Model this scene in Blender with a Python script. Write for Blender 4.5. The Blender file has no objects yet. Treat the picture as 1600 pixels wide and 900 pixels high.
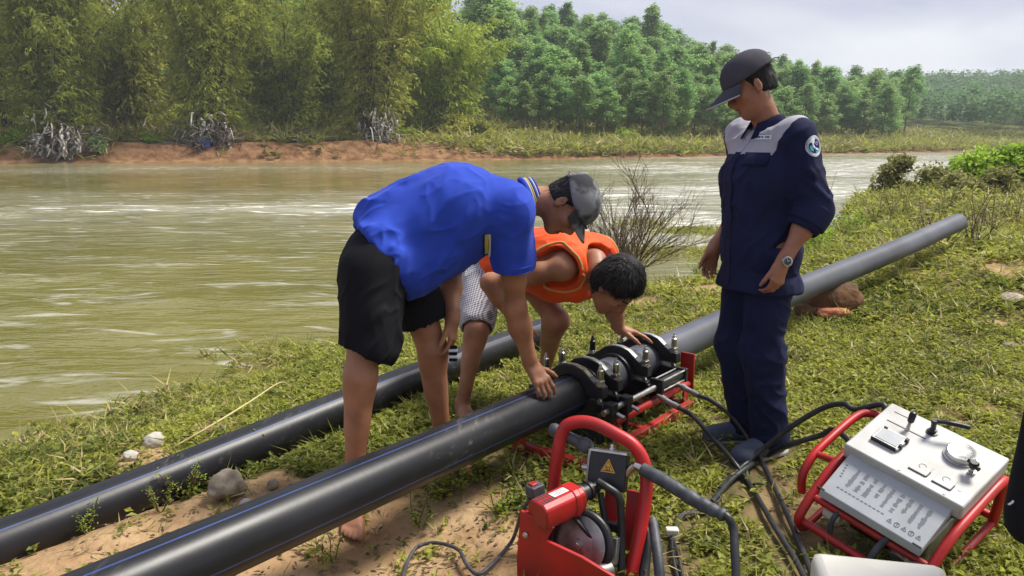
import bpy, bmesh, math, random
import numpy as np
from math import radians, pi, sin, cos, tan, atan2
from mathutils import Vector, Matrix

random.seed(7)
rng = np.random.default_rng(7)
C = bpy.context.scene.collection
scene = bpy.context.scene

# ------------------------------------------------------------------ camera
PITCH = radians(10.85)
CAM = np.array([0.0, 0.0, 1.35])
FPX = 1200.0
cam_data = bpy.data.cameras.new('camera')
cam_data.sensor_width = 36.0
cam_data.lens = 27.0
cam_data.clip_start = 0.05
cam_data.clip_end = 3000
cam = bpy.data.objects.new('camera', cam_data)
C.objects.link(cam)
cam.location = CAM
cam.rotation_euler = (pi/2 - PITCH, 0, 0)
scene.camera = cam

# ------------------------------------------------------------------ world, sun, exposure
SUN_EL, SUN_AZ = radians(58), radians(74)      # azimuth clockwise from +Y
world = bpy.data.worlds.new('World'); scene.world = world
world.use_nodes = True
wn = world.node_tree.nodes; wl = world.node_tree.links
wn.clear()
wout = wn.new('ShaderNodeOutputWorld'); bg = wn.new('ShaderNodeBackground')
sky = wn.new('ShaderNodeTexSky'); sky.sky_type = 'NISHITA'; sky.sun_disc = False
sky.sun_elevation = SUN_EL; sky.sun_rotation = SUN_AZ
hs = wn.new('ShaderNodeHueSaturation'); hs.inputs['Saturation'].default_value = 0.35
wl.new(sky.outputs[0], hs.inputs['Color'])
tcw = wn.new('ShaderNodeTexCoord')
mpw = wn.new('ShaderNodeMapping'); mpw.inputs['Scale'].default_value = (1.0, 1.0, 2.6)
mpw.inputs['Rotation'].default_value = (0.0, radians(14), radians(20))
mpw.inputs['Location'].default_value = (0.65, 0.3, 0.1)
wl.new(tcw.outputs['Generated'], mpw.inputs['Vector'])
nzw = wn.new('ShaderNodeTexNoise'); nzw.inputs['Scale'].default_value = 1.9
nzw.inputs['Detail'].default_value = 6; nzw.inputs['Roughness'].default_value = 0.5
nzw.inputs['Distortion'].default_value = 0.4
wl.new(mpw.outputs[0], nzw.inputs['Vector'])
crw = wn.new('ShaderNodeValToRGB')
crw.color_ramp.elements[0].position = 0.40; crw.color_ramp.elements[0].color = (0.47, 0.50, 0.66, 1)
crw.color_ramp.elements[1].position = 0.58; crw.color_ramp.elements[1].color = (0.86, 0.87, 0.92, 1)
# thin overcast: the cloud is brighter towards the hidden sun
dtw = wn.new('ShaderNodeVectorMath'); dtw.operation = 'DOT_PRODUCT'
dtw.inputs[1].default_value = (sin(SUN_AZ)*cos(SUN_EL), cos(SUN_AZ)*cos(SUN_EL), sin(SUN_EL)*.25)
wl.new(tcw.outputs['Generated'], dtw.inputs[0])
maw = wn.new('ShaderNodeMath'); maw.operation = 'MULTIPLY_ADD'; maw.inputs[1].default_value = .60; maw.inputs[2].default_value = -.25
wl.new(dtw.outputs['Value'], maw.inputs[0])
adw = wn.new('ShaderNodeMath'); adw.operation = 'ADD'; wl.new(maw.outputs[0], adw.inputs[0]); wl.new(nzw.outputs[0], adw.inputs[1])
wl.new(adw.outputs[0], crw.inputs[0])
mulw = wn.new('ShaderNodeMix'); mulw.data_type = 'RGBA'; mulw.blend_type = 'MULTIPLY'
mulw.inputs[0].default_value = 1.0
wl.new(crw.outputs[0], mulw.inputs[6]); mulw.inputs[7].default_value = (5.1, 5.1, 5.1, 1)
mixw = wn.new('ShaderNodeMix'); mixw.data_type = 'RGBA'; mixw.inputs[0].default_value = 0.86
wl.new(hs.outputs[0], mixw.inputs[6]); wl.new(mulw.outputs[2], mixw.inputs[7])
wl.new(mixw.outputs[2], bg.inputs['Color'])
bg.inputs['Strength'].default_value = 0.1
wl.new(bg.outputs[0], wout.inputs[0])

sun_data = bpy.data.lights.new('sun', 'SUN')
sun_data.energy = 3.0; sun_data.angle = radians(16); sun_data.color = (1.0, 0.95, 0.87)
sun = bpy.data.objects.new('sun', sun_data); C.objects.link(sun)
sdir = Vector((sin(SUN_AZ)*cos(SUN_EL), cos(SUN_AZ)*cos(SUN_EL), sin(SUN_EL)))
sun.rotation_euler = sdir.to_track_quat('Z', 'Y').to_euler()
sun.location = (10, 5, 30)

scene.view_settings.view_transform = 'Standard'
scene.view_settings.look = 'None'
scene.view_settings.exposure = 1.05
scene.view_settings.gamma = 1.0
scene.view_settings.use_curve_mapping = False
scene.cycles.use_denoising = True
scene.cycles.max_bounces = 6
scene.cycles.transparent_max_bounces = 6

# ------------------------------------------------------------------ helpers
def v3(*a): return np.array(a, dtype=float)
def nrm(a):
    a = np.asarray(a, float); return a/np.linalg.norm(a)
UPV = v3(0, sin(PITCH), cos(PITCH)); FWD = v3(0, cos(PITCH), -sin(PITCH))
def W(px, py, d):
    """point of the place seen at photo pixel (px,py) at depth d metres"""
    return CAM + d*(v3((px-800)/FPX, 0, 0) + (450-py)/FPX*UPV + FWD)
def G(px, py, z=0.0):
    """point at height z along the sight line of a photo pixel"""
    r = v3((px-800)/FPX, 0, 0) + (450-py)/FPX*UPV + FWD
    return CAM + r*((z-CAM[2])/r[2])
def Yp(px, py, y):
    r = v3((px-800)/FPX, 0, 0) + (450-py)/FPX*UPV + FWD
    return CAM + r*(y/r[1])
def ss(a, b, x):
    t = np.clip((np.asarray(x, float)-a)/(b-a), 0, 1); return t*t*(3-2*t)

_perm = rng.integers(0, 1 << 30, 4096)
def _h(ix, iy, iz):
    n = (ix*73856093) ^ (iy*19349663) ^ (iz*83492791)
    n = n & 0x7fffffff
    n = (n ^ (n >> 13))*1274126177 & 0x7fffffff
    return ((n ^ (n >> 16)) & 0xffff)/65535.0
def noise(P, f=1.0, oct=3):
    """value noise -1..1 of points (N,3)"""
    P = np.asarray(P, float)*f; out = 0; amp = 1; tot = 0
    for o in range(oct):
        i = np.floor(P).astype(np.int64); u = P-i; u = u*u*(3-2*u)
        x, y, z = i[..., 0], i[..., 1], i[..., 2]; a, b, c = u[..., 0], u[..., 1], u[..., 2]
        r = 0
        for dx in (0, 1):
            for dy in (0, 1):
                for dz in (0, 1):
                    r = r + _h(x+dx, y+dy, z+dz)*(a if dx else 1-a)*(b if dy else 1-b)*(c if dz else 1-c)
        out = out+amp*(r*2-1); tot += amp; amp *= .5; P = P*2.03+17.3
    return out/tot
def n2(x, y, f=1.0, oct=3):
    x = np.asarray(x, float); y = np.asarray(y, float)
    return noise(np.stack([x, y, np.zeros_like(x)+.5], -1), f, oct)

def link(name, me, mats=(), parent=None):
    o = bpy.data.objects.new(name, me); C.objects.link(o)
    for m in (mats if isinstance(mats, (list, tuple)) else [mats]): me.materials.append(m)
    if parent is not None: o.parent = parent
    return o
def np_mesh(name, V, F, smooth=True, attr=None, mi=None):
    """V (N,3), F (M,3|4)"""
    V = np.asarray(V, np.float32); F = np.asarray(F, np.int32)
    me = bpy.data.meshes.new(name)
    me.vertices.add(len(V)); me.vertices.foreach_set('co', V.ravel())
    k = F.shape[1]
    me.loops.add(F.size); me.loops.foreach_set('vertex_index', F.ravel())
    me.polygons.add(len(F)); me.polygons.foreach_set('loop_start', np.arange(len(F), dtype=np.int32)*k)
    me.polygons.foreach_set('loop_total', np.full(len(F), k, np.int32))
    me.polygons.foreach_set('use_smooth', np.full(len(F), smooth, bool))
    if mi is not None: me.polygons.foreach_set('material_index', np.asarray(mi, np.int32))
    if attr:
        for n, a in attr.items():
            at = me.attributes.new(n, 'FLOAT', 'POINT'); at.data.foreach_set('value', np.asarray(a, np.float32))
    me.update(calc_edges=True); me.validate()
    return me
def tag(o, label=None, cat=None, group=None, kind=None):
    if label: o['label'] = label
    if cat: o['category'] = cat
    if group: o['group'] = group
    if kind: o['kind'] = kind
    return o
def empty(name, loc, label, cat, group=None, M=None):
    o = bpy.data.objects.new(name, None); C.objects.link(o)
    o.empty_display_size = .1
    if M is not None: o.matrix_world = M
    else: o.location = loc
    return tag(o, label, cat, group)

def frame(d, up=(0, 0, 1)):
    d = nrm(d); up = np.asarray(up, float)
    if abs(np.dot(d, nrm(up))) > .98: up = v3(1, 0, 0)
    x = nrm(np.cross(up, d)); y = np.cross(d, x)
    return x, y, d
class MB:
    def __init__(s): s.v = []; s.f = []; s.m = []
    def _add(s, V, F, m=0):
        b = len(s.v); s.v += [tuple(map(float, p)) for p in V]
        s.f += [tuple(b+i for i in q) for q in F]; s.m += [m]*len(F); return s
    def box(s, c, size, R=None, m=0):
        h = np.asarray(size, float)/2; c = np.asarray(c, float)
        V = [v3(x, y, z)*h for x in (-1, 1) for y in (-1, 1) for z in (-1, 1)]
        if R is not None: V = [np.asarray(R) @ p for p in V]
        F = [(0, 1, 3, 2), (4, 6, 7, 5), (0, 4, 5, 1), (2, 3, 7, 6), (0, 2, 6, 4), (1, 5, 7, 3)]
        return s._add([c+p for p in V], F, m)
    def tube(s, P, r, n=12, closed=False, cap=True, m=0, flat=1.0, up=(0, 0, 1)):
        P = [np.asarray(p, float) for p in P]; N = len(P)
        rs = r if isinstance(r, (list, tuple, np.ndarray)) else [r]*N
        V = []; x = None
        for i in range(N):
            a = P[(i-1) % N] if (closed or i > 0) else P[i]; b = P[(i+1) % N] if (closed or i < N-1) else P[i]
            d = nrm(b-a)
            if x is None: x, y, _ = frame(d, up)
            else:
                x = x-d*np.dot(x, d); x = nrm(x)
            y = np.cross(d, x)
            for k in range(n):
                t = 2*pi*k/n; V.append(P[i]+rs[i]*(cos(t)*x+sin(t)*y*flat))
        F = []
        for i in range(N if closed else N-1):
            j = (i+1) % N
            for k in range(n):
                l = (k+1) % n; F.append((i*n+k, i*n+l, j*n+l, j*n+k))
        if cap and not closed:
            F.append(tuple(range(n-1, -1, -1))); F.append(tuple((N-1)*n+k for k in range(n)))
        return s._add(V, F, m)
    def cyl(s, a, b, r, r2=None, n=20, m=0):
        return s.tube([a, b], [r, r if r2 is None else r2], n, m=m)
    def lathe(s, o, d, prof, n=24, m=0):
        """prof: (dist along d, radius) list"""
        x, y, d = frame(d); o = np.asarray(o, float); V = []
        for (h, r) in prof:
            for k in range(n):
                t = 2*pi*k/n; V.append(o+d*h+r*(cos(t)*x+sin(t)*y))
        F = []
        for i in range(len(prof)-1):
            for k in range(n):
                l = (k+1) % n; F.append((i*n+k, i*n+l, (i+1)*n+l, (i+1)*n+k))
        F.append(tuple(range(n-1, -1, -1))); F.append(tuple((len(prof)-1)*n+k for k in range(n)))
        return s._add(V, F, m)
    def prism(s, poly, o, ax, ay, az, t0, t1, m=0):
        """poly of (a,b) in axes ax, ay, extruded along az from t0 to t1"""
        o, ax, ay, az = [np.asarray(q, float) for q in (o, ax, ay, az)]
        n = len(poly)
        V = [o+a*ax+b*ay+az*t0 for a, b in poly]+[o+a*ax+b*ay+az*t1 for a, b in poly]
        F = [(i, (i+1) % n, n+(i+1) % n, n+i) for i in range(n)]
        F.append(tuple(range(n-1, -1, -1))); F.append(tuple(range(n, 2*n)))
        return s._add(V, F, m)
    def build(s, name, mats, parent=None, bevel=0, angle=38, loc=None):
        me = bpy.data.meshes.new(name)
        V = s.v if loc is None else [tuple(np.asarray(p)-np.asarray(loc)) for p in s.v]
        me.from_pydata(V, [], s.f); me.update()
        bm = bmesh.new(); bm.from_mesh(me); bmesh.ops.recalc_face_normals(bm, faces=bm.faces); bm.to_mesh(me); bm.free()
        for p, m in zip(me.polygons, s.m): p.material_index = m; p.use_smooth = True
        me.set_sharp_from_angle(angle=radians(angle))
        o = link(name, me, mats, parent)
        if loc is not None: o.location = loc
        if bevel:
            b = o.modifiers.new('bevel', 'BEVEL'); b.width = bevel; b.segments = 2; b.limit_method = 'ANGLE'; b.angle_limit = radians(40)
        return o
def spline(P, n=8):
    P = [np.asarray(p, float) for p in P]; out = []
    Q = [2*P[0]-P[1]]+P+[2*P[-1]-P[-2]]
    for i in range(1, len(Q)-2):
        a, b, c, d = Q[i-1:i+3]
        for k in range(n):
            t = k/n
            out.append(.5*((2*b)+(c-a)*t+(2*a-5*b+4*c-d)*t*t+(3*b-a-3*c+d)*t**3))
    out.append(P[-1]); return out

# ------------------------------------------------------------------ materials
def mat(name, c1, c2=None, rough=.6, metal=0, scale=8, detail=4, bump=0, bscale=None, spec=.5, rough2=None,
        ramp=(.35, .65), coords='Object', stretch=(1, 1, 1), transl=0, attr=None, objrand=0, coat=0, sheen=0, sss=0):
    m = bpy.data.materials.new(name); m.use_nodes = True
    nt = m.node_tree; N = nt.nodes; L = nt.links
    b = N['Principled BSDF']; out = N['Material Output']
    b.inputs['Roughness'].default_value = rough; b.inputs['Metallic'].default_value = metal
    b.inputs['Specular IOR Level'].default_value = spec
    if coat: b.inputs['Coat Weight'].default_value = coat; b.inputs['Coat Roughness'].default_value = .15
    if sheen: b.inputs['Sheen Weight'].default_value = sheen; b.inputs['Sheen Roughness'].default_value = .5
    if sss:
        b.inputs['Subsurface Weight'].default_value = sss; b.inputs['Subsurface Radius'].default_value = (.012, .005, .003)
        b.inputs['Subsurface Scale'].default_value = 1
    c2 = c2 or tuple(x*.8 for x in c1)
    tc = N.new('ShaderNodeTexCoord'); mp = N.new('ShaderNodeMapping'); mp.inputs['Scale'].default_value = stretch
    L.new(tc.outputs[coords], mp.inputs[0])
    nz = N.new('ShaderNodeTexNoise'); nz.inputs['Scale'].default_value = scale; nz.inputs['Detail'].default_value = detail
    L.new(mp.outputs[0], nz.inputs['Vector'])
    cr = N.new('ShaderNodeValToRGB'); e = cr.color_ramp.elements
    e[0].position, e[1].position = ramp; e[0].color = (*c2, 1); e[1].color = (*c1, 1)
    fac = nz.outputs[0]
    if attr:
        at = N.new('ShaderNodeAttribute'); at.attribute_name = attr; fac = at.outputs['Fac']
        e[0].position, e[1].position = 0, 1
    L.new(fac, cr.inputs[0])
    col = cr.outputs[0]
    if objrand:
        oi = N.new('ShaderNodeObjectInfo'); h = N.new('ShaderNodeHueSaturation')
        mr = N.new('ShaderNodeMapRange'); mr.inputs[3].default_value = 1-objrand; mr.inputs[4].default_value = 1+objrand
        L.new(oi.outputs['Random'], mr.inputs[0]); L.new(mr.outputs[0], h.inputs['Value'])
        mr2 = N.new('ShaderNodeMapRange'); mr2.inputs[3].default_value = .5-objrand*.09; mr2.inputs[4].default_value = .5+objrand*.09
        ml = N.new('ShaderNodeMath'); ml.operation = 'MULTIPLY'; ml.inputs[1].default_value = 7.31
        fr = N.new('ShaderNodeMath'); fr.operation = 'FRACT'
        L.new(oi.outputs['Random'], ml.inputs[0]); L.new(ml.outputs[0], fr.inputs[0]); L.new(fr.outputs[0], mr2.inputs[0])
        L.new(mr2.outputs[0], h.inputs['Hue']); L.new(col, h.inputs['Color']); col = h.outputs[0]
    L.new(col, b.inputs['Base Color'])
    if rough2 is not None:
        r = N.new('ShaderNodeMapRange'); r.inputs[3].default_value = rough; r.inputs[4].default_value = rough2
        L.new(nz.outputs[0], r.inputs[0]); L.new(r.outputs[0], b.inputs['Roughness'])
    if bump:
        nb = N.new('ShaderNodeTexNoise'); nb.inputs['Scale'].default_value = bscale or scale*4; nb.inputs['Detail'].default_value = 5
        L.new(mp.outputs[0], nb.inputs['Vector'])
        bp = N.new('ShaderNodeBump'); bp.inputs['Strength'].default_value = bump; bp.inputs['Distance'].default_value = .01
        L.new(nb.outputs[0], bp.inputs['Height']); L.new(bp.outputs[0], b.inputs['Normal'])
    if transl:
        t = N.new('ShaderNodeBsdfTranslucent'); L.new(col, t.inputs[0])
        mx = N.new('ShaderNodeMixShader'); mx.inputs[0].default_value = transl
        L.new(b.outputs[0], mx.inputs[1]); L.new(t.outputs[0], mx.inputs[2]); L.new(mx.outputs[0], out.inputs[0])
    return m

M = {}
M['ring_black'] = mat('black_metal', (.018, .018, .02), (.008, .008, .009), rough=.32, rough2=.5, scale=20, bump=.05)
M['steel'] = mat('bright_steel', (.62, .61, .58), (.42, .41, .39), rough=.22, metal=1, scale=30, rough2=.4)
M['dull_steel'] = mat('dull_steel', (.42, .42, .40), (.25, .25, .24), rough=.4, metal=.9, scale=25, rough2=.6)
M['red'] = mat('red_paint', (.52, .011, .013), (.27, .016, .013), rough=.36, scale=6, rough2=.5, bump=.03, bscale=60)
M['red_worn'] = mat('worn_red_paint', (.44, .016, .014), (.22, .022, .016), rough=.45, scale=9, rough2=.65, bump=.08, bscale=50)
M['rubber'] = mat('black_rubber', (.022, .022, .024), (.012, .012, .013), rough=.5, scale=15, bump=.06, bscale=80)
M['hose'] = mat('hose_rubber', (.030, .031, .034), (.014, .014, .016), rough=.42, scale=25, bump=.1, bscale=120)
M['grey_rubber'] = mat('grey_rubber', (.070, .075, .088), (.035, .038, .045), rough=.55, scale=30, bump=.15, bscale=90)
M['white_panel'] = mat('white_painted_panel', (.50, .50, .485), (.38, .365, .33), rough=.42, scale=7, rough2=.55, ramp=(.3, .55))
M['label_panel'] = mat('printed_plate', (.42, .44, .46), (.35, .37, .38), rough=.4, scale=9)
M['white_plastic'] = mat('white_plastic', (.66, .65, .58), (.56, .54, .47), rough=.4, scale=5)
M['ink'] = mat('dark_print', (.05, .05, .055), rough=.6)
M['fine_print'] = mat('fine_grey_print', (.20, .21, .22), rough=.6)
M['white_print'] = mat('white_print', (.78, .78, .78), (.68, .68, .68), rough=.6)
M['yellow_print'] = mat('yellow_print', (.80, .42, .03), (.66, .33, .03), rough=.5)
M['glass'] = mat('gauge_glass', (.70, .71, .70), (.58, .59, .58), rough=.08, scale=4, coat=.6)
# ================================================================== TERRAIN
WATER_Z = -0.35
def plateau_d(P, X, Y):
    """signed distance to polyline, positive on the right-hand side of travel"""
    P = np.asarray(P, float); best = np.full(np.shape(X), 1e9); sg = np.ones(np.shape(X))
    for a, b in zip(P[:-1], P[1:]):
        d = b-a; L2 = d @ d
        t = np.clip(((X-a[0])*d[0]+(Y-a[1])*d[1])/L2, 0, 1)
        dx = X-(a[0]+t*d[0]); dy = Y-(a[1]+t*d[1]); D = np.hypot(dx, dy)
        cr = dx*d[1]-dy*d[0]
        u = D < best-1e-9
        best = np.where(u, D, best); sg = np.where(u, np.sign(cr+1e-12), sg)
    return best*sg
SHORE = [(-30, -30), (-10, -6), (-6, 0), (-3.7, 3.0), (-2.83, 3.99), (-2.21, 4.59), (-1.87, 5.39), (-1.44, 6.18), (0.0, 7.5),
         (1.75, 8.7), (3.6, 10.2), (5.6, 13.4), (7.4, 17.3), (10.0, 22.5), (14.5, 26.5), (26, 34), (45, 47), (90, 72), (400, 190)]
SANDS = [(430, 885, .0, .45, 1.1), (300, 860, -.05, .3, .9), (560, 850, 0, .32, 1.0), (700, 860, 0, .2, .5), (640, 905, 0, .3, .9),
         (120, 880, -.1, .3, 1.0), (420, 800, 0, .25, .8), (230, 735, -.1, .2, .8), (330, 690, -.15, .16, .45),
         (1085, 445, -.05, .5, 1.0), (1000, 470, 0, .3, .5), (1500, 330, .25, .9, .9), (1570, 440, .1, .35, .55), (1580, 520, 0, .25, .6),
         (770, 770, 0, .12, .7), (1290, 800, 0, .3, .35), (1100, 860, 0, .25, .4), (800, 850, 0, .2, .6), (1130, 450, 0, .3, .8)]
SANDW = [(*G(px, py, z)[:2], r, k) for px, py, z, r, k in SANDS]
def near_s(X, Y): return plateau_d(SHORE, X, Y) + .16*n2(X, Y, 1.3, 2)
def ground_z(X, Y, fine=True):
    X = np.asarray(X, float); Y = np.asarray(Y, float)
    s = near_s(X, Y)
    z = WATER_Z + np.where(s < 0, np.maximum(.22*s, -1.4), .35*ss(0, 1, np.clip(s, 0, 9)/1.9*.62+.0)*1.0)
    z = np.where(s >= 0, WATER_Z+.35*np.clip(1-(1-np.clip(s/2.0, 0, 1))**2, 0, 1), z)
    z = z + .24*np.exp(-((X-4.7)**2+(Y-7.9)**2)/5.5)*ss(.6, 2.5, s)
    z = z + .10*ss(4, 20, s)*ss(10, 30, Y) + 1.2*ss(14, 60, s)*ss(25, 60, Y)
    dx_, dy_ = .626, .78; dp = np.abs((X+1.77)*dy_-(Y-2.445)*dx_); z = z - .075*np.exp(-(dp/.17)**2)*ss(.2, -.9, X)
    z = z - .06*np.exp(-((X-1.4)**2+(Y-2.3)**2)/.4)
    z = z - .085*np.exp(-((X+.42)**2+(Y-2.42)**2)/.10)
    if fine:
        z = z + .022*n2(X, Y, 2.1, 3) + .011*n2(X+9, Y-4, 9, 3) - .012*np.maximum(0, n2(X+3, Y+5, 5, 2)-.15)
    return z
def grassy(X, Y):
    g = .76 + .55*n2(X, Y, 1.9, 4) + .22*n2(X+31, Y, .45, 2) + .35*n2(X-8, Y+3, 7, 2)
    for x, y, r, k in SANDW: g = g-.88*k*np.exp(-((X-x)**2+(Y-y)**2)/(r*r))
    return np.clip(g, 0, 1)

def axis(parts):
    out = []
    for a, b, st in parts: out.append(np.arange(a, b, st))
    return np.concatenate(out+[[parts[-1][1]]])
def grid_faces(nx, ny):
    i, j = np.meshgrid(np.arange(nx-1), np.arange(ny-1), indexing='ij'); a = (i*ny+j).ravel()
    return np.stack([a, a+ny, a+ny+1, a+1], 1)

def ground_material():
    m = bpy.data.materials.new('river_bank_soil'); m.use_nodes = True
    nt = m.node_tree; N = nt.nodes; L = nt.links; b = N['Principled BSDF']; b.inputs['Roughness'].default_value = .9
    b.inputs['Specular IOR Level'].default_value = .2
    tc = N.new('ShaderNodeTexCoord')
    def nz(sc, det=5):
        n = N.new('ShaderNodeTexNoise'); n.inputs['Scale'].default_value = sc; n.inputs['Detail'].default_value = det
        L.new(tc.outputs['Object'], n.inputs['Vector']); return n.outputs[0]
    def ramp(f, p, c):
        r = N.new('ShaderNodeValToRGB'); e = r.color_ramp.elements
        e[0].position, e[1].position = p; e[0].color = (*c[0], 1); e[1].color = (*c[1], 1); L.new(f, r.inputs[0]); return r.outputs[0]
    sand = ramp(nz(5), (.35, .68), ((.29, .175, .085), (.43, .29, .155)))
    soil = ramp(nz(11), (.35, .68), ((.075, .062, .026), (.19, .145, .065)))
    at = N.new('ShaderNodeAttribute'); at.attribute_name = 'grassy'
    mx = N.new('ShaderNodeMix'); mx.data_type = 'RGBA'
    mr = N.new('ShaderNodeMapRange'); mr.inputs[1].default_value = .28; mr.inputs[2].default_value = .62
    ad = N.new('ShaderNodeMath'); ad.operation = 'ADD'; sb = N.new('ShaderNodeMath'); sb.operation = 'MULTIPLY_ADD'
    sb.inputs[1].default_value = .5; sb.inputs[2].default_value = -.25; L.new(nz(22), sb.inputs[0])
    L.new(at.outputs['Fac'], ad.inputs[0]); L.new(sb.outputs[0], ad.inputs[1]); L.new(ad.outputs[0], mr.inputs[0])
    L.new(mr.outputs[0], mx.inputs[0]); L.new(sand, mx.inputs[6]); L.new(soil, mx.inputs[7])
    # wet strip at the waterline
    sp = N.new('ShaderNodeSeparateXYZ'); L.new(tc.outputs['Object'], sp.inputs[0])
    wr = N.new('ShaderNodeMapRange'); wr.inputs[1].default_value = WATER_Z+.02; wr.inputs[2].default_value = WATER_Z+.12
    wr.inputs[3].default_value = .45; wr.inputs[4].default_value = 1; L.new(sp.outputs[2], wr.inputs[0])
    mw = N.new('ShaderNodeMix'); mw.data_type = 'RGBA'; mw.blend_type = 'MULTIPLY'; mw.inputs[0].default_value = 1
    L.new(mx.outputs[2], mw.inputs[6]); L.new(wr.outputs[0], mw.inputs[7]); L.new(mw.outputs[2], b.inputs['Base Color'])
    bp = N.new('ShaderNodeBump'); bp.inputs['Strength'].default_value = .9; bp.inputs['Distance'].default_value = .02
    L.new(nz(26, 8), bp.inputs['Height']); L.new(bp.outputs[0], b.inputs['Normal'])
    return m
xs = axis([(-30, -6, 1.5), (-6, -3, .12), (-3, 3.2, .04), (3.2, 8, .1), (8, 20, .4), (20, 100, 2.5), (100, 420, 20)])
ys = axis([(-30, -2, 2), (-2, 1.2, .3), (1.2, 5.2, .04), (5.2, 11, .1), (11, 25, .4), (25, 150, 2.5), (150, 260, 10)])
X, Y = np.meshgrid(xs, ys, indexing='ij')
Z = ground_z(X, Y)
g = grassy(X, Y)
Vg = np.stack([X, Y, Z], -1).reshape(-1, 3); Fg = grid_faces(len(xs), len(ys))
sgr = near_s(X, Y).ravel(); keep = (sgr[Fg] > -6-.08*np.abs(Vg[Fg][:, :, 1])).any(1)
ground = link('ground', np_mesh('ground', Vg, Fg[keep], attr={'grassy': g.ravel()}), ground_material())
ground['kind'] = 'structure'

# ------------------------------------------------------------------ river
FB = [(-190, 42), (-120, 47), (-70, 54), (-40, 60), (-11.5, 68), (14, 81), (43, 102), (69, 122), (115, 152), (200, 190), (420, 262)]
FBs = np.array(spline([(*p, 0) for p in FB], 24))[:, :2]
RAP = lambda X, Y: None
def water_material():
    m = bpy.data.materials.new('muddy_river_water'); m.use_nodes = True
    nt = m.node_tree; N = nt.nodes; L = nt.links; b = N['Principled BSDF']
    b.inputs['IOR'].default_value = 1.33
    tc = N.new('ShaderNodeTexCoord')
    def nz(sc, st, det=4, rot=0, dist=0):
        mp = N.new('ShaderNodeMapping'); mp.inputs['Scale'].default_value = st; mp.inputs['Rotation'].default_value = (0, 0, rot)
        L.new(tc.outputs['Object'], mp.inputs[0])
        n = N.new('ShaderNodeTexNoise'); n.inputs['Scale'].default_value = sc; n.inputs['Detail'].default_value = det
        n.inputs['Distortion'].default_value = dist; L.new(mp.outputs[0], n.inputs['Vector']); return n.outputs[0]
    def mth(op, a, b_):
        k = N.new('ShaderNodeMath'); k.operation = op
        for i, q in enumerate((a, b_)):
            if isinstance(q, (int, float)): k.inputs[i].default_value = q
            else: L.new(q, k.inputs[i])
        return k.outputs[0]
    def rmp(f, p0, p1, o0=0, o1=1):
        r = N.new('ShaderNodeMapRange'); r.interpolation_type = 'SMOOTHSTEP'
        for i, q in zip((1, 2, 3, 4), (p0, p1, o0, o1)): r.inputs[i].default_value = q
        L.new(f, r.inputs[0]); return r.outputs[0]
    rap = N.new('ShaderNodeAttribute'); rap.attribute_name = 'rapid'; rap = rap.outputs['Fac']
    # silt laden water: olive body colour, paler where the rapids stir up bubbles
    silt = nz(.35, (1, 1, 1), 4)
    c1 = N.new('ShaderNodeMix'); c1.data_type = 'RGBA'; L.new(rmp(silt, .3, .7), c1.inputs[0])
    c1.inputs[6].default_value = (.128, .116, .020, 1); c1.inputs[7].default_value = (.185, .166, .040, 1)
    c2 = N.new('ShaderNodeMix'); c2.data_type = 'RGBA'; L.new(mth('MULTIPLY', rap, rmp(nz(.5, (.8, 2.4, 1), 5, .15), .32, .55, .4, 1)), c2.inputs[0])
    L.new(c1.outputs[2], c2.inputs[6]); c2.inputs[7].default_value = (.43, .41, .31, 1)
    foam_and_glint = rmp(mth('ADD', nz(1.5, (.7, 3.2, 1), 7, .12, .6), mth('MULTIPLY', rap, .17)), .71, .80)
    foam_and_glint = mth('MULTIPLY', foam_and_glint, rmp(rap, .02, .5, .10, .9))
    painted_glint = rmp(mth('ADD', nz(1.9, (.55, 1.9, 1), 5, .35, .8), mth('MULTIPLY', nz(9, (.5, 1.6, 1), 3, .3, .5), .16)), .64, .78, 0, .34)  # sky glints off the waves, painted into the base colour as pale patches
    foam_and_glint = mth('MAXIMUM', foam_and_glint, painted_glint)  # one mask for real foam and the painted sky glints
    c3 = N.new('ShaderNodeMix'); c3.data_type = 'RGBA'; L.new(foam_and_glint, c3.inputs[0])
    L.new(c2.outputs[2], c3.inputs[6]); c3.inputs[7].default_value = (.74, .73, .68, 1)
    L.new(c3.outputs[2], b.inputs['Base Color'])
    rr = mth('ADD', mth('MULTIPLY', rap, .10), mth('ADD', .05, mth('MULTIPLY', foam_and_glint, .4))); L.new(rr, b.inputs['Roughness'])
    h = mth('ADD', mth('MULTIPLY', nz(7, (.6, 1.3, 1), 3, .2), .028), mth('MULTIPLY', nz(26, (.7, 1.2, 1), 2, .1), .006))
    h = mth('ADD', h, mth('MULTIPLY', nz(2.4, (.5, 1.5, 1), 3, .1), .06))
    bp = N.new('ShaderNodeBump'); bp.inputs['Strength'].default_value = .6; bp.inputs['Distance'].default_value = 1
    L.new(h, bp.inputs['Height']); L.new(bp.outputs[0], b.inputs['Normal'])
    return m
wy = np.concatenate([np.arange(1.0, 8, .07), 8*np.exp(np.linspace(0, np.log(300/8), 210))])
wx = np.linspace(-1.25, 1.6, 330)
A, R = np.meshgrid(wx, wy, indexing='ij'); WX = A*R; WY = R
def rapid(X, Y):
    c = 21+.02*X
    r = np.exp(-((Y-c)/6.0)**2)*ss(2.5, -2, X-.2*Y)
    r = r+.9*ss(9.5, 15, Y)*ss(-.02, .25, X/np.maximum(Y, 1))
    r = r+.6*np.exp(-((Y-50)/10.)**2)
    return np.clip(r*(.75+.7*n2(X*.5, Y*1.4, .25, 3)), 0, 1)
rp = rapid(WX, WY)
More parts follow.
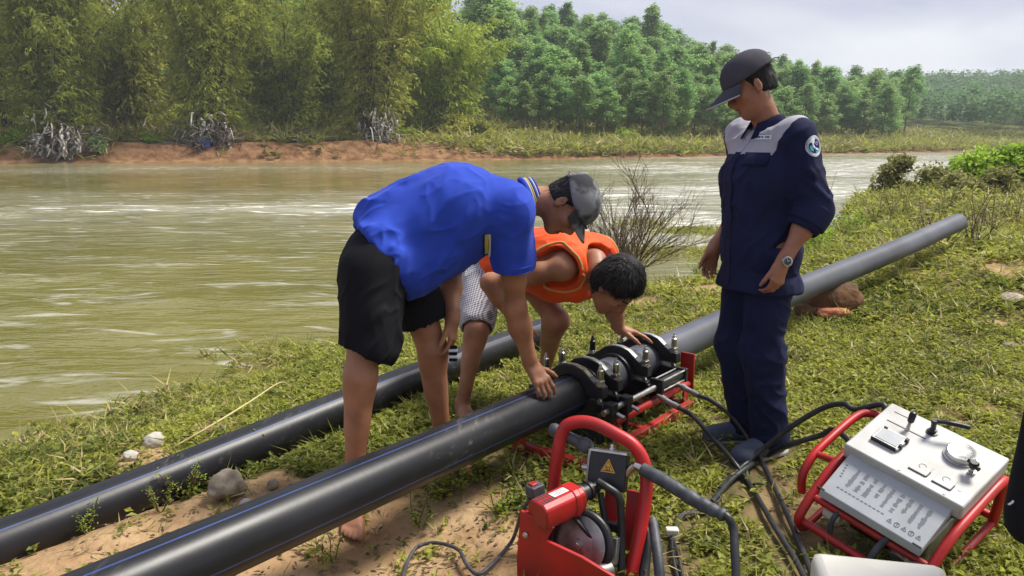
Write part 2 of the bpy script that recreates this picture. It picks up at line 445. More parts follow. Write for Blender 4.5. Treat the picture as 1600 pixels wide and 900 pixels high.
def waves(X, Y):
    z = 0
    for i in range(9):
        a = rng.uniform(-.75, .75)+pi/2*1.02; k = 2*pi/rng.uniform(.5, 2.2); ph = rng.uniform(0, 6.28)
        wob = 1.2*n2(X+i*7, Y, .5, 2)
        q = np.sin(k*(X*cos(a)+Y*sin(a))+ph+wob*3)
        z = z+ (.5+.5*q)**2*rng.uniform(.25, 1)*(1/k)*.09
    return z
near_f = ss(30, 6, WY)
wz = WATER_Z-.02+waves(WX, WY)*near_f*(.35+.65*np.clip(.5+.9*n2(WX, WY, .7, 2), 0, 1)) + .07*rp*n2(WX*.6, WY*1.6, 1.0, 3)
Vw = np.stack([WX, WY, wz], -1).reshape(-1, 3)
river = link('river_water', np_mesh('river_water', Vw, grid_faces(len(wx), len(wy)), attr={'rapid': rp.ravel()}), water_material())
river['kind'] = 'structure'

# ------------------------------------------------------------------ far bank and hills
SD = v3(-.35, .94, 0)
def far_xy(t, s):
    i = np.clip(t, 0, len(FBs)-1.001); k = i.astype(int); u = (i-k)[..., None]
    p = FBs[k]*(1-u)+FBs[np.minimum(k+1, len(FBs)-1)]*u
    return p[..., 0]+SD[0]*s, p[..., 1]+SD[1]*s
def far_h(x, y, s):
    lf = ss(6, -12, x)                                     # steep earth bank on the left, gentle grass on the right
    z = WATER_Z+np.where(s < 0, .5*s, (1.5*ss(0, 3.2, s)+.25*ss(3, 9, s))*lf + (1-lf)*(.55*ss(0, 2.5, s)+2.0*ss(2, 22, s)))
    z = z+.4*n2(x, y, .22, 3)*ss(.5, 3, s)+.26*n2(x, y, .8, 3)*ss(.2, 1.5, s)
    z = z+(15.5*ss(12, 92, s)+3*ss(90, 170, s))*ss(-75, 5, x)*(1-.72*ss(14, 95, x-.1*s))*ss(165, 105, x-.1*s)
    z = z+19*np.exp(-((y-345)/75)**2)*ss(90, 175, x)+10*np.exp(-((y-260)/60)**2)*ss(230, 320, x)
    z = z+3.0*n2(x, y, .022, 2)*ss(60, 200, s)
    return z
def far_s(x, y):
    """distance along SD from the far waterline, numerically"""
    d = plateau_d(FBs, x, y)
    return -d*1.06
ts = np.linspace(0, len(FBs)-1.01, 420)
sv = np.concatenate([np.linspace(-5, 6, 34), 6*np.exp(np.linspace(.06, np.log(420/6), 70))])
T_, S_ = np.meshgrid(ts, sv, indexing='ij')
FX, FY = far_xy(T_, S_)
FZ = far_h(FX, FY, S_)
def far_material():
    m = bpy.data.materials.new('far_bank_earth_and_grass'); m.use_nodes = True
    nt = m.node_tree; N = nt.nodes; L = nt.links; b = N['Principled BSDF']; b.inputs['Roughness'].default_value = .95
    b.inputs['Specular IOR Level'].default_value = .1
    tc = N.new('ShaderNodeTexCoord')
    def nz(sc, det=5):
        n = N.new('ShaderNodeTexNoise'); n.inputs['Scale'].default_value = sc; n.inputs['Detail'].default_value = det
        L.new(tc.outputs['Object'], n.inputs['Vector']); return n.outputs[0]
    def ramp(f, p, c):
        r = N.new('ShaderNodeValToRGB'); e = r.color_ramp.elements
        e[0].position, e[1].position = p; e[0].color = (*c[0], 1); e[1].color = (*c[1], 1); L.new(f, r.inputs[0]); return r.outputs[0]
    soil = ramp(nz(1.2), (.35, .65), ((.13, .062, .030), (.30, .17, .085)))
    gras = ramp(nz(.5), (.35, .65), ((.055, .075, .018), (.14, .15, .04)))
    at = N.new('ShaderNodeAttribute'); at.attribute_name = 'green'
    ad = N.new('ShaderNodeMath'); ad.operation = 'MULTIPLY_ADD'; ad.inputs[1].default_value = .9; ad.inputs[2].default_value = -.45
    L.new(nz(.9), ad.inputs[0]); a2 = N.new('ShaderNodeMath'); a2.operation = 'ADD'; L.new(ad.outputs[0], a2.inputs[0]); L.new(at.outputs['Fac'], a2.inputs[1])
    mr = N.new('ShaderNodeMapRange'); mr.inputs[1].default_value = .35; mr.inputs[2].default_value = .6; L.new(a2.outputs[0], mr.inputs[0])
    mx = N.new('ShaderNodeMix'); mx.data_type = 'RGBA'; L.new(mr.outputs[0], mx.inputs[0]); L.new(soil, mx.inputs[6]); L.new(gras, mx.inputs[7])
    L.new(mx.outputs[2], b.inputs['Base Color'])
    bp = N.new('ShaderNodeBump'); bp.inputs['Strength'].default_value = 1; bp.inputs['Distance'].default_value = .15
    L.new(nz(3, 8), bp.inputs['Height']); L.new(bp.outputs[0], b.inputs['Normal'])
    return m
lfm = ss(6, -12, FX)
green = np.clip(ss(3.2, 7, S_)*lfm + (1-lfm)*ss(.6, 2.4, S_), 0, 1)
for (px, y, r, k) in [(455, 76, 3.2, 1.2), (640, 75, 3.0, 1.1), (970, 93, 3.0, 1.1), (1045, 98, 4.5, 1.3), (1120, 104, 4, .9), (150, 62, 6, .5), (1450, 132, 8, .8)]:
    x = (px-800)/1200*y*1.02; green = green-k*np.exp(-((FX-x)**2+((FY-y)*1.2)**2)/(r*r))
green = np.clip(green, 0, 1)
far_bank = link('far_bank', np_mesh('far_bank', np.stack([FX, FY, FZ], -1).reshape(-1, 3), grid_faces(len(ts), len(sv)), attr={'green': green.ravel()}), far_material())
far_bank['kind'] = 'structure'
def far_ground(x, y):
    x = np.asarray(x, float); y = np.asarray(y, float)
    # invert the (t,s) layout by search along the bank line
    tt = np.arange(len(FBs)); out_s = np.zeros(x.shape)
    for idx in np.ndindex(x.shape):
        # s so that p - s*SD lies on the line
        best = None
        d = FBs-np.array([x[idx], y[idx]])
        perp = d[:, 0]*SD[1]-d[:, 1]*SD[0]
        k = np.where(np.sign(perp[:-1]) != np.sign(perp[1:]))[0]
        if len(k) == 0: out_s[idx] = 50; continue
        k = k[0]; u = perp[k]/(perp[k]-perp[k+1]); q = FBs[k]*(1-u)+FBs[k+1]*u
        out_s[idx] = (np.array([x[idx], y[idx]])-q) @ SD[:2]/(SD[:2] @ SD[:2])
    return far_h(x, y, out_s), out_s

# ================================================================== PLANTS
def leaf_quads(base, d, n, ln, wd, droop=.15):
    """diamond leaves: base (N,3), direction d, normal n, length, width -> verts (4N,3), faces"""
    side = np.cross(d, n); side /= np.linalg.norm(side, axis=1, keepdims=True)+1e-9
    ln = np.asarray(ln)[:, None]; wd = np.asarray(wd)[:, None]
    mid = base+d*ln*.5+n*ln*.06
    tip = base+d*ln-n*ln*droop
    V = np.stack([base, mid+side*wd*.5, tip, mid-side*wd*.5], 1).reshape(-1, 3)
    F = np.arange(len(base)*4).reshape(-1, 4)
    return V, F
def rdir(N, zmin=-1, zmax=1):
    z = rng.uniform(zmin, zmax, N); a = rng.uniform(0, 2*pi, N); r = np.sqrt(np.maximum(0, 1-z*z))
    return np.stack([r*np.cos(a), r*np.sin(a), z], 1)
def perp_normal(d, upbias=.6):
    n = rdir(len(d)); n[:, 2] = np.abs(n[:, 2])+upbias
    n = n-d*np.sum(n*d, 1, keepdims=True); return n/(np.linalg.norm(n, axis=1, keepdims=True)+1e-9)
def leafmat(name, lo, hi, rough=.5, transl=.5, objrand=0, spec=.35):
    return mat(name, hi, lo, rough=rough, transl=transl, attr='tone', objrand=objrand, spec=spec)
M['weed'] = leafmat('ground_cover_leaves', (.095, .125, .018), (.49, .50, .088))
M['straw'] = leafmat('dry_straw', (.22, .155, .06), (.50, .40, .20), transl=.15)
M['bamboo_leaf'] = leafmat('bamboo_leaves', (.15, .175, .022), (.62, .64, .12), objrand=.16)
M['bamboo_leaf_bright'] = leafmat('bright_bamboo_leaves', (.19, .25, .025), (.60, .70, .11), objrand=.1)
M['acacia_leaf'] = leafmat('plantation_leaves', (.15, .26, .075), (.42, .62, .21), objrand=.18)
M['bush_leaf'] = leafmat('bush_leaves', (.14, .24, .02), (.48, .64, .08), objrand=.1)
M['dull_bush_leaf'] = leafmat('dull_bush_leaves', (.15, .155, .045), (.42, .41, .15), objrand=.1)
M['bark'] = mat('bark', (.22, .17, .12), (.09, .07, .05), rough=.9, scale=6, stretch=(1, 1, .2), bump=.4)
M['bamboo_culm'] = mat('bamboo_stems', (.12, .11, .05), (.05, .045, .025), rough=.7, scale=2)
M['twig'] = mat('dry_twig', (.16, .105, .065), (.08, .05, .03), rough=.9, scale=20)
M['far_leaf'] = leafmat('far_wood_leaves', (.085, .16, .07), (.20, .33, .135))

def plants(P, scale, kind_mix=.76):
    """small broad-leaved weeds and grass blades growing at points P"""
    N = len(P); Vs, Fs, tone, mi = [], [], [], []; off = 0
    broad = rng.random(N) < kind_mix
    # --- broad-leaved sprigs
    B = P[broad]; sc = scale[broad]; K = 9
    t0 = np.clip(.47+.45*noise(B, 3.0, 2)+.35*noise(B+7, .9, 2)+rng.normal(0, .16, len(B)), 0, 1)
    base = np.repeat(B, K, 0); s = np.repeat(sc, K); n = len(base)
    h = rng.uniform(.004, .05, n)*s; a = rng.uniform(0, 2*pi, n); rr = rng.uniform(0, .03, n)*s
    base = base+np.stack([np.cos(a)*rr, np.sin(a)*rr, h], 1)
    d = rdir(n, -.15, .75)
    V, F = leaf_quads(base, d, perp_normal(d, 1.0), rng.uniform(.020, .040, n)*s, rng.uniform(.012, .023, n)*s)
    Vs.append(V); Fs.append(F+off); off += len(V)
    tone.append(np.repeat(np.clip(np.repeat(t0, K)+rng.normal(0, .18, n), 0, 1), 4)); mi.append(np.zeros(n, int))
    # --- blades
    B = P[~broad]; sc = scale[~broad]; K = 7
    base = np.repeat(B, K, 0); s = np.repeat(sc, K); n = len(base)
    base = base+rng.normal(0, .008, (n, 3))*s[:, None]*v3(1, 1, 0)
    d = rdir(n, .25, .95)
    V, F = leaf_quads(base, d, perp_normal(d, .3), rng.uniform(.05, .14, n)*s, rng.uniform(.004, .008, n)*s, droop=.25)
    dry = np.repeat(rng.random(len(B)) < .32+.5*noise(B+3, 1.1, 2), K)
    Vs.append(V); Fs.append(F+off); off += len(V)
    tone.append(np.repeat(np.clip(rng.normal(.6, .22, n), 0, 1), 4)); mi.append(dry.astype(int))
    return np.concatenate(Vs), np.concatenate(Fs), np.concatenate(tone), np.concatenate(mi)

PIPE2 = (v3(-1.77, 2.445, 0), v3(.21, 4.91, 0))
HOSE_CLEAR = [[G(px, py, .03)[:2] for px, py in l] for l in ([(1075, 650), (1112, 682), (1160, 740), (1210, 822), (1252, 892), (1275, 960)], [(1105, 640), (1150, 670), (1190, 722), (1226, 795), (1262, 880), (1285, 950)], [(1235, 690), (1180, 712), (1150, 738), (1125, 765)], [(1235, 700), (1195, 714), (1165, 732), (1112, 785)], [(815, 830), (765, 885), (745, 897), (728, 880), (715, 858), (680, 848), (652, 855), (636, 880)], [(1120, 780), (1068, 805), (1052, 838), (1051, 865), (1062, 900)])]
def sample_near(n, r0, r1, pw):
    u = rng.random(n); r = (r0**pw+u*(r1**pw-r0**pw))**(1/pw)
    a = rng.uniform(-.66, .66, n)
    X = r*np.sin(a)*1.0; Y = r*np.cos(a)
    s = near_s(X, Y)
    g = grassy(X, Y)
    keep = (s > .05) & (rng.random(n) < ss(.28, .86, g)+.04)
    d = PIPE2[1]-PIPE2[0]; L = np.hypot(*d[:2]); dn = np.abs((X-PIPE2[0][0])*d[1]-(Y-PIPE2[0][1])*d[0])/L
    keep &= ~((dn < .07) & (Y < 4.95) & (X < .25))
    for hp in HOSE_CLEAR:
        for a_, b_ in zip(hp[:-1], hp[1:]):
            t_ = np.clip(((X-a_[0])*(b_[0]-a_[0])+(Y-a_[1])*(b_[1]-a_[1]))/((b_[0]-a_[0])**2+(b_[1]-a_[1])**2+1e-9), 0, 1)
            keep &= (np.hypot(X-a_[0]-t_*(b_[0]-a_[0]), Y-a_[1]-t_*(b_[1]-a_[1])) > .045) | (rng.random(n) < .08)
    keep &= (((X-1.27)**2+(Y-2.55)**2 > .07) | (rng.random(n) < .1)) & ((X-.80)**2+(Y-1.6)**2 > .02)
    keep &= ((X-.36)**2+(Y-2.2)**2 > .06) | (rng.random(n) < .35)
    X, Y, r = X[keep], Y[keep], r[keep]
    return np.stack([X, Y, ground_z(X, Y)-.004], 1), r
Pa, ra = sample_near(42000, 1.4, 6.5, 1.75)
Pb, rb = sample_near(34000, 6, 14, 1.6)
Pc, rc_ = sample_near(34000, 13, 42, 1.3)
P_all = np.concatenate([Pa, Pb, Pc])
S_all = np.concatenate([np.full(len(Pa), .86), .9+rb*.085, 1.2+rc_*.11])*rng.uniform(.65, 1.35, len(P_all))
V, F, tn, mi = plants(P_all, S_all)
cover = link('ground_cover_plants', np_mesh('ground_cover_plants', V, F, False, {'tone': tn}, mi), [M['weed'], M['straw']])
tag(cover, 'low green weeds and grass covering the near river bank', 'ground cover', kind='stuff')

# water weeds poking from the shallows right of the orange vest
wp = []
for px, py, r, n in [(1095, 363, .9, 420), (1040, 396, .8, 260), (1000, 350, .6, 120), (1130, 395, .5, 140), (880, 480, .4, 60), (470, 560, .5, 160), (300, 625, .35, 120), (120, 690, .3, 90), (215, 660, .3, 70)]:
    c = G(px, py, WATER_Z); k = rng.normal(0, 1, (n, 2))*r*np.array([.55, .35]); wp.append(np.column_stack([c[0]+k[:, 0], c[1]+k[:, 1], np.full(n, WATER_Z-.01)]))
wp = np.concatenate(wp)
V, F, tn, mi = plants(wp, rng.uniform(1.0, 1.9, len(wp)), .3)
ww = link('water_weeds', np_mesh('water_weeds', V, F, False, {'tone': tn}, mi), [M['weed'], M['straw']])
tag(ww, 'yellow green weeds standing in the shallow water along the bank', 'water weeds', kind='stuff')

# rough grass on the far bank
nf = 26000
tt = rng.uniform(60, len(FBs)-40, nf); sf = .6+rng.random(nf)**1.6*42
fx, fy = far_xy(tt, sf); fz = far_h(fx, fy, sf)
lf_ = ss(6, -12, fx); kp = rng.random(nf) < np.clip(ss(2.6, 6, sf)*lf_+(1-lf_)*ss(.4, 2, sf), .04, 1)
for (px, y, r) in [(455, 76, 2.2), (640, 75, 2.0), (970, 93, 2.4), (1045, 98, 4.0), (1120, 104, 3)]:
    x = (px-800)/1200*y*1.02; kp &= ((fx-x)**2+((fy-y)*1.2)**2 > r*r) | (rng.random(nf) < .1)
fP = np.stack([fx, fy, fz], 1)[kp]
V, F, tn, mi = plants(fP, rng.uniform(9, 20, len(fP)), .35)
fg = link('far_bank_grass', np_mesh('far_bank_grass', V, F, False, {'tone': tn}, mi), [M['weed'], M['straw']])
tag(fg, 'rough olive and straw coloured grass on the far bank', 'grass', kind='stuff')
# ================================================================== TREES
def tree_parts(seed, H, kind):
    """returns trunk MB-like mesh data and crown mesh data of one plantation tree (local, base at origin)"""
    global rng
    keep = rng; rng = np.random.default_rng(seed)
    tb = MB(); lean = rng.normal(0, .03, 2)
    def tp(t): return v3(lean[0]*H*t+.12*sin(3*t+seed), lean[1]*H*t, H*t)
    tb.tube([tp(t) for t in np.linspace(0, .92, 9)], [.13*(1-t*.85)+.015 for t in np.linspace(0, .92, 9)], 7)
    cl = []
    n = 26 if kind != 'conical' else 30
    for i in range(n):
        t = .30+.68*(i/n)**.9; a = i*2.4+rng.uniform(-.5, .5)
        prof = (1.9*sin(pi*min(1, (t-.2)/.78)**.75)+.35) if kind != 'conical' else 2.1*(1.05-t)+.25
        L = prof*rng.uniform(.65, 1.15); p0 = tp(t-.05); p1 = tp(t)+v3(cos(a)*L, sin(a)*L, rng.uniform(.1, .8))
        tb.tube([p0, (p0+p1)/2+v3(0, 0, .1), p1], [.045, .03, .012], 5)
        cl.append((p1, rng.uniform(.65, 1.05)*(1.0 if kind != 'conical' else .75)))
        cl.append(((p0+2*p1)/3+rng.normal(0, .2, 3), rng.uniform(.5, .85)))
    cl.append((tp(.97), .6)); cl.append((tp(1.0), .4))
    B, T = [], []
    for c, r in cl:
        k = int(70*r/.7); q = rdir(k)*r*(rng.random((k, 1))**.4)*v3(1, 1, .75)
        B.append(c+q); T.append(np.clip(.42+.16*rng.normal()+.22*q[:, 2]/r*0+rng.normal(0, .17, k), 0, 1))
    B = np.concatenate(B); T = np.concatenate(T); d = rdir(len(B), -.7, .7)
    V, F = leaf_quads(B, d, perp_normal(d, .5), rng.uniform(.26, .50, len(B)), rng.uniform(.15, .26, len(B)))
    rng = keep
    return tb, V, F, np.repeat(T, 4)
def mesh_of(mb, name, m):
    me = bpy.data.meshes.new(name); me.from_pydata(mb.v, [], mb.f); me.update()
    for p in me.polygons: p.use_smooth = True
    me.materials.append(m); return me
tree_bank = []
for i, (H, k) in enumerate([(11, 'round'), (12.5, 'round'), (10, 'round'), (13, 'conical'), (11.5, 'round')]):
    tb, V, F, T = tree_parts(100+i, H, k)
    cm = np_mesh('crown', V, F, False, {'tone': T}); cm.materials.append(M['acacia_leaf'])
    tree_bank.append((mesh_of(tb, 'trunk', M['bark']), cm))
def put_tree(x, y, z, v, sc, rz, label, group, sink=.2):
    e = empty('plantation_tree', (x, y, z-sink), label, 'tree', group)
    wd = random.uniform(1.1, 1.45); e.scale = (sc*wd, sc*wd*random.uniform(.9, 1.1), sc); e.rotation_euler = (0, 0, rz)
    for nm, me in zip(('trunk', 'crown'), tree_bank[v]):
        o = bpy.data.objects.new(nm, me); C.objects.link(o); o.parent = e
    return e
# rows of the plantation, nearest rows first: px positions in the photo at a distance
rows = [(785, 1390, 97, 27), (770, 1400, 104, 27), (760, 1405, 112, 27), (760, 1400, 122, 27), (760, 1395, 134, 27), (760, 1390, 148, 26), (760, 1385, 165, 26), (760, 1380, 186, 26)]
px_l, y_l = [], []
for r, (a, b, yy, n) in enumerate(rows):
    for i in range(n):
        px = a+(b-a)*(i+random.uniform(.1, .9))/n
        y = yy+random.uniform(-3, 3)+max(0, (px-1000))*.085
        px_l.append(px); y_l.append(y)
px_l = np.array(px_l); y_l = np.array(y_l); xl = (px_l-800)/1200*y_l*1.0
zl, sl = far_ground(xl, y_l)
ROWN = ['front edge of the plantation above the grassy far bank', 'plantation behind its front row', 'plantation slope halfway up the hill', 'plantation high up the hill against the sky']
for i, (x, y, z, s) in enumerate(zip(xl, y_l, zl, sl)):
    if s < 9: continue
    k = min(3, i//27 if i < 54 else (2 if i < 135 else 3)); zn = int(np.searchsorted([850, 950, 1090, 1230], px_l[i]))
    ZL = ['at its left end beside the bright bamboo', 'above the grey cap of the bent man', 'over the bright rounded bush', 'beside the capped man\'s head', 'at its right end next to the distant hill']
    v = random.choice([0, 1, 2, 4, 0, 1, 4, 3 if k > 0 else 2])
    put_tree(x, y, z, v, random.uniform(.78, 1.1)*(.66, .8, .92, 1.02)[k], random.uniform(0, 6.28), ['slim front row plantation tree, ', 'second row plantation tree, ', 'plantation tree halfway up the slope, ', 'skyline plantation tree, '][k]+ZL[zn], 'plantation trees, '+['front row ', 'second row ', 'mid slope ', 'skyline '][k]+ZL[zn])
zt, _ = far_ground(np.array([25.5]), np.array([152.]))
put_tree(25.5, 152, zt[0], 3, 1.25, 1, 'tallest conical plantation tree, sticking out above the tree line', None)

# ---- bamboo clumps
def bamboo(seed, H, R, n=34, leaf=1.0, lpb=13):
    global rng
    keep = rng; rng = np.random.default_rng(seed)
    tb = MB(); B, D, T = [], [], []
    for i in range(n):
        a = rng.uniform(0, 2*pi); b0 = v3(cos(a), sin(a), 0)*rng.uniform(.1, 1.3); h = H*rng.uniform(.6, 1.05); r = R*rng.uniform(.15, 1.0)
        a2 = a+rng.normal(0, .4); o = v3(cos(a2), sin(a2), 0)
        pt = lambda t: b0+o*r*t**2.1+v3(0, 0, h*(t-.22*t**4))+.12*v3(sin(5*t+i), cos(4*t+i), 0)
        tb.tube([pt(t) for t in np.linspace(0, 1, 10)], [.055*(1-t)+.012 for t in np.linspace(0, 1, 10)], 5, cap=False)
        tc = np.clip(.45+rng.normal(0, .13), .1, .9)
        for j in range(17):
            t = .12+.88*((j+rng.random())/17)**.85
            for q in range(2):
                aa = rng.uniform(0, 2*pi); L = rng.uniform(.7, 1.9)*(1.15-.4*t)*(1.25 if t < .4 else 1)
                bd = nrm(v3(cos(aa), sin(aa), rng.uniform(-.35, .35))+o*.5)
                k = lpb; u = rng.uniform(.15, 1, k)
                pp = pt(t)+bd*(u*L)[:, None]-v3(0, 0, 1)*(u**2*L*.35)[:, None]+rng.normal(0, .12, (k, 3))
                B.append(pp); dd = rdir(k, -.95, -.05)+bd*.7; D.append(dd/np.linalg.norm(dd, axis=1, keepdims=True))
                T.append(np.clip(tc+rng.normal(0, .1)+rng.normal(0, .14, k), 0, 1))
    B = np.concatenate(B); D = np.concatenate(D); T = np.concatenate(T); ok = B[:, 2] > .25
    B, D, T = B[ok], D[ok], T[ok]; m = len(B)
    V, F = leaf_quads(B, D, perp_normal(D, .4), rng.uniform(.32, .62, m)*leaf, rng.uniform(.10, .17, m)*leaf, droop=.1)
    rng = keep
    return tb, V, F, np.repeat(T, 4)
bam = []
for i, (H, R, n) in enumerate([(16, 5.2, 40), (18, 6.0, 44), (15, 5.6, 40), (13, 4.6, 32)]):
    tb, V, F, T = bamboo(300+i, H, R, n)
    cm = np_mesh('crown', V, F, False, {'tone': T}); cm.materials.append(M['bamboo_leaf'])
    cb = cm.copy(); cb.materials.clear(); cb.materials.append(M['bamboo_leaf_bright'])
    bam.append((mesh_of(tb, 'stems', M['bamboo_culm']), cm, cb))
BAM = [ # px, y, variant, scale, rot, bright, label
    (108, 65.5, 0, .95, .3, 0, 'olive bamboo clump with pale flood rags caught round its foot, far left'),
    (338, 69.5, 1, .95, 2.1, 0, 'dark footed bamboo clump above the pile of grey debris and a blue scrap'),
    (592, 75.5, 1, 1.0, 4.4, 0, 'tall bamboo clump with pale washed out roots, behind the man in blue'),
    (700, 84, 2, 1.0, 5.2, 1, 'bright green bamboo clump at the right end, hanging beside the plantation'),
    (-75, 63, 2, 1.0, 1.2, 0, 'bamboo clump cut off by the left edge of the picture'),
    (215, 78, 3, 1.15, 3.0, 0, 'smaller bamboo clump set back between the rag hung and the dark footed clumps'),
    (455, 84, 2, 1.0, 0.4, 0, 'bamboo clump set back above the sandy landing'),
    (10, 76, 1, 1.0, 2.6, 0, 'bamboo clump behind the far left rag hung clump'),
    (640, 92, 0, 1.1, 3.3, 1, 'pale bamboo clump rising behind the one with washed out roots'),
    (540, 96, 3, 1.3, 1.7, 1, 'yellow green bamboo clump far back over the sandy landing'),
]
bx = np.array([(b[0]-800)/1200*b[1] for b in BAM]); by = np.array([b[1] for b in BAM]); bz, _ = far_ground(bx, by)
for (px, y, v, sc, rz, br, lab), x, z in zip(BAM, bx, bz):
    e = empty('bamboo_clump', (x, y, z-.15), lab, 'bamboo', 'bamboo clumps on the far bank'); e.scale = (sc*1.25, sc*1.25, sc*1.3); e.rotation_euler = (0, 0, rz)
    for nm, me in (('stems', bam[v][0]), ('crown', bam[v][2 if br else 1])):
        o = bpy.data.objects.new(nm, me); C.objects.link(o); o.parent = e
# background trees that close the gaps behind the bamboo
bpx = np.array([random.uniform(-220, 770) for _ in range(60)]+[215+32*i for i in range(14)]+[-240-34*i for i in range(22)]); bby = np.array([random.uniform(98, 150) for _ in range(60)]+[random.uniform(97, 108) for _ in range(14)]+[random.uniform(80, 120) for _ in range(22)])
bbx = (bpx-800)/1200*bby; bbz, _ = far_ground(bbx, bby)
ZB = ['far off beyond the left edge of the picture', 'behind the bamboo at the far left', 'behind the rag hung and dark footed bamboos', 'behind the bamboos over the sandy landing', 'behind the bright green bamboo at the right end']
for x, y, z in zip(bbx, bby, bbz):
    put_tree(x, y, z, random.choice([0, 1, 2, 4]), random.uniform(1.15, 1.7), random.uniform(0, 6.28), 'dense green tree in the wood '+ZB[int(np.searchsorted([-120, -70, -40, -20], x))], 'trees '+ZB[int(np.searchsorted([-120, -70, -40, -20], x))])

# ---- shrubs of the far bank
def bush_mesh(seed, n, sx, sz, leaf=(.2, .1), up=.3, lumps=9):
    global rng
    keep = rng; rng = np.random.default_rng(seed)
    B, T, tb = [], [], MB()
    for i in range(lumps):
        c = rdir(1, 0, 1)[0]*v3(sx*.62, sx*.62, sz*.7)*rng.uniform(.45, 1)+v3(0, 0, .16*sz); r = rng.uniform(.25, .42)*sx
        k = n//lumps; q = rdir(k)*r*(rng.random((k, 1))**.45)*v3(1, 1, .8*sz/sx if sz < sx else 1)
        B.append(c+q); T.append(np.clip(.5+rng.normal(0, .15)+rng.normal(0, .16, k), 0, 1))
        tb.tube([v3(0, 0, -.05), c*.5+rng.normal(0, .04, 3)*sx, c], [.03*sx, .02*sx, .006*sx], 5)
    B = np.concatenate(B); T = np.concatenate(T); ok = B[:, 2] > .02; B, T = B[ok], T[ok]; d = rdir(len(B), -.4, .9)
    V, F = leaf_quads(B, d, perp_normal(d, up), rng.uniform(.6, 1.3, len(B))*leaf[0], rng.uniform(.7, 1.2, len(B))*leaf[1])
    rng = keep; return tb, V, F, np.repeat(T, 4)
def put_bush(px, py_or_y, z, seed, n, sx, sz, leaf, m, name, label, group=None, y=None, lumps=9):
    tb, V, F, T = bush_mesh(seed, n, sx, sz, leaf, lumps=lumps)
    p = Yp(px, py_or_y, y) if y else G(px, py_or_y, z)
    e = empty(name, (p[0], p[1], z), label, 'shrub', group)
    cm = np_mesh('foliage', V, F, False, {'tone': T})
    link('foliage', cm, m, e); o = bpy.data.objects.new('stems', mesh_of(tb, 'stems', M['twig'])); C.objects.link(o); o.parent = e
    return e
fb = [(978, 92, 2.3, 1.9, 'bush_leaf', 'bright green rounded bush standing alone below the plantation'),
      (1040, 99, 1.8, 1.9, 'acacia_leaf', 'grey green small bush right of the bright rounded bush'),
      (910, 86, 1.3, 1.0, 'dull_bush_leaf', 'small dark shrub by the far water, left of the sand patches'),
      (1110, 106, 1.6, 1.8, 'dull_bush_leaf', 'dark shrub at the far sand patch, just left of the capped man'),
      (930, 84, 1.2, .9, 'bush_leaf', 'low fresh green shrub in the far grass'),
      (640, 78, 1.5, 1.6, 'bush_leaf', 'yellow green shrub on the sand right of the pale roots'),
      (480, 74, 1.8, 1.0, 'dull_bush_leaf', 'brushwood heap shrub below the sandy landing'),
      (510, 73, 1.7, .9, 'dull_bush_leaf', 'dull low shrub leaning out to the water left of the pale roots'),
      (850, 82, 1.5, .9, 'dull_bush_leaf', 'straw brown shrub on the waterline behind the grey cap'),
      (780, 80, 1.6, .9, 'dull_bush_leaf', 'straw brown shrub on the waterline above the blue shirt'),
      (1310, 116, 2.6, 2.2, 'dull_bush_leaf', 'grey brown shrub on the far bank right of the capped man'),
      (1350, 121, 2.2, 1.9, 'dull_bush_leaf', 'brownish shrub at the far sand bar near the river bend'),
      (250, 66.5, 1.4, 1.2, 'bush_leaf', 'fresh green shrub on the earth bank between the first two bamboo clumps'),
      (40, 63, 1.5, 1.6, 'bush_leaf', 'grey green shrub at the left end of the earth bank'),
      (425, 77, 1.6, 1.5, 'dull_bush_leaf', 'reddish brown dry bush behind the sandy landing'),
      (160, 63.2, 1.0, 1.4, 'acacia_leaf', 'bluish shrub hanging over the red bank beside the pale rags')]
fbx = np.array([(b[0]-800)/1200*b[1] for b in fb]); fby = np.array([b[1] for b in fb]); fbz, _ = far_ground(fbx, fby)
for i, (b, x, z) in enumerate(zip(fb, fbx, fbz)):
    tb, V, F, T = bush_mesh(500+i, 900, b[2], b[3], (.42, .22))
    e = empty('shrub', (x, b[1], z-.1), b[5], 'shrub', 'shrubs of the far bank')
    link('foliage', np_mesh('foliage', V, F, False, {'tone': T}), M[b[4]], e)
    o = bpy.data.objects.new('stems', mesh_of(tb, 'stems', M['twig'])); C.objects.link(o); o.parent = e

us = []
for i, (sx_, sz_) in enumerate([(3.0, 3.4), (3.6, 2.8), (2.6, 4.2)]):
    tb, V, F, T = bush_mesh(700+i, 2400, sx_, sz_, (.5, .24), lumps=16); cm = np_mesh('foliage', V, F, False, {'tone': T}); cm.materials.append(M['bamboo_leaf'])
    us.append((cm, mesh_of(tb, 'stems', M['twig'])))
upx = np.array([-40+27*i+random.uniform(-9, 9) for i in range(30)]+[300, 345, 372, 392, 420, 470, 520]); uy = np.array([80+random.uniform(0, 14) for _ in upx[:30]]+[97.]*7); ux = (upx-800)/1200*uy; uz, _ = far_ground(ux, uy)
ZU = ['at the far left', 'between the first two bamboos', 'over the sandy landing', 'behind the bright green bamboo']
for x, y, z in zip(ux, uy, uz):
    zu = ZU[int(np.searchsorted([170, 400, 560], x/y*1200+800))]
    e = empty('undergrowth_shrub', (x, y, z-.1), 'dense olive shrub in the shade under the bamboo, '+zu, 'shrub', 'undergrowth '+zu); e.rotation_euler = (0, 0, random.uniform(0, 6.28)); e.scale = (1, 1, random.uniform(.8, 1.25)) if y < 96.9 else (1.5, 1.2, 2.1)
    for nm, me in zip(('foliage', 'stems'), random.choice(us)):
        o = bpy.data.objects.new(nm, me); C.objects.link(o); o.parent = e

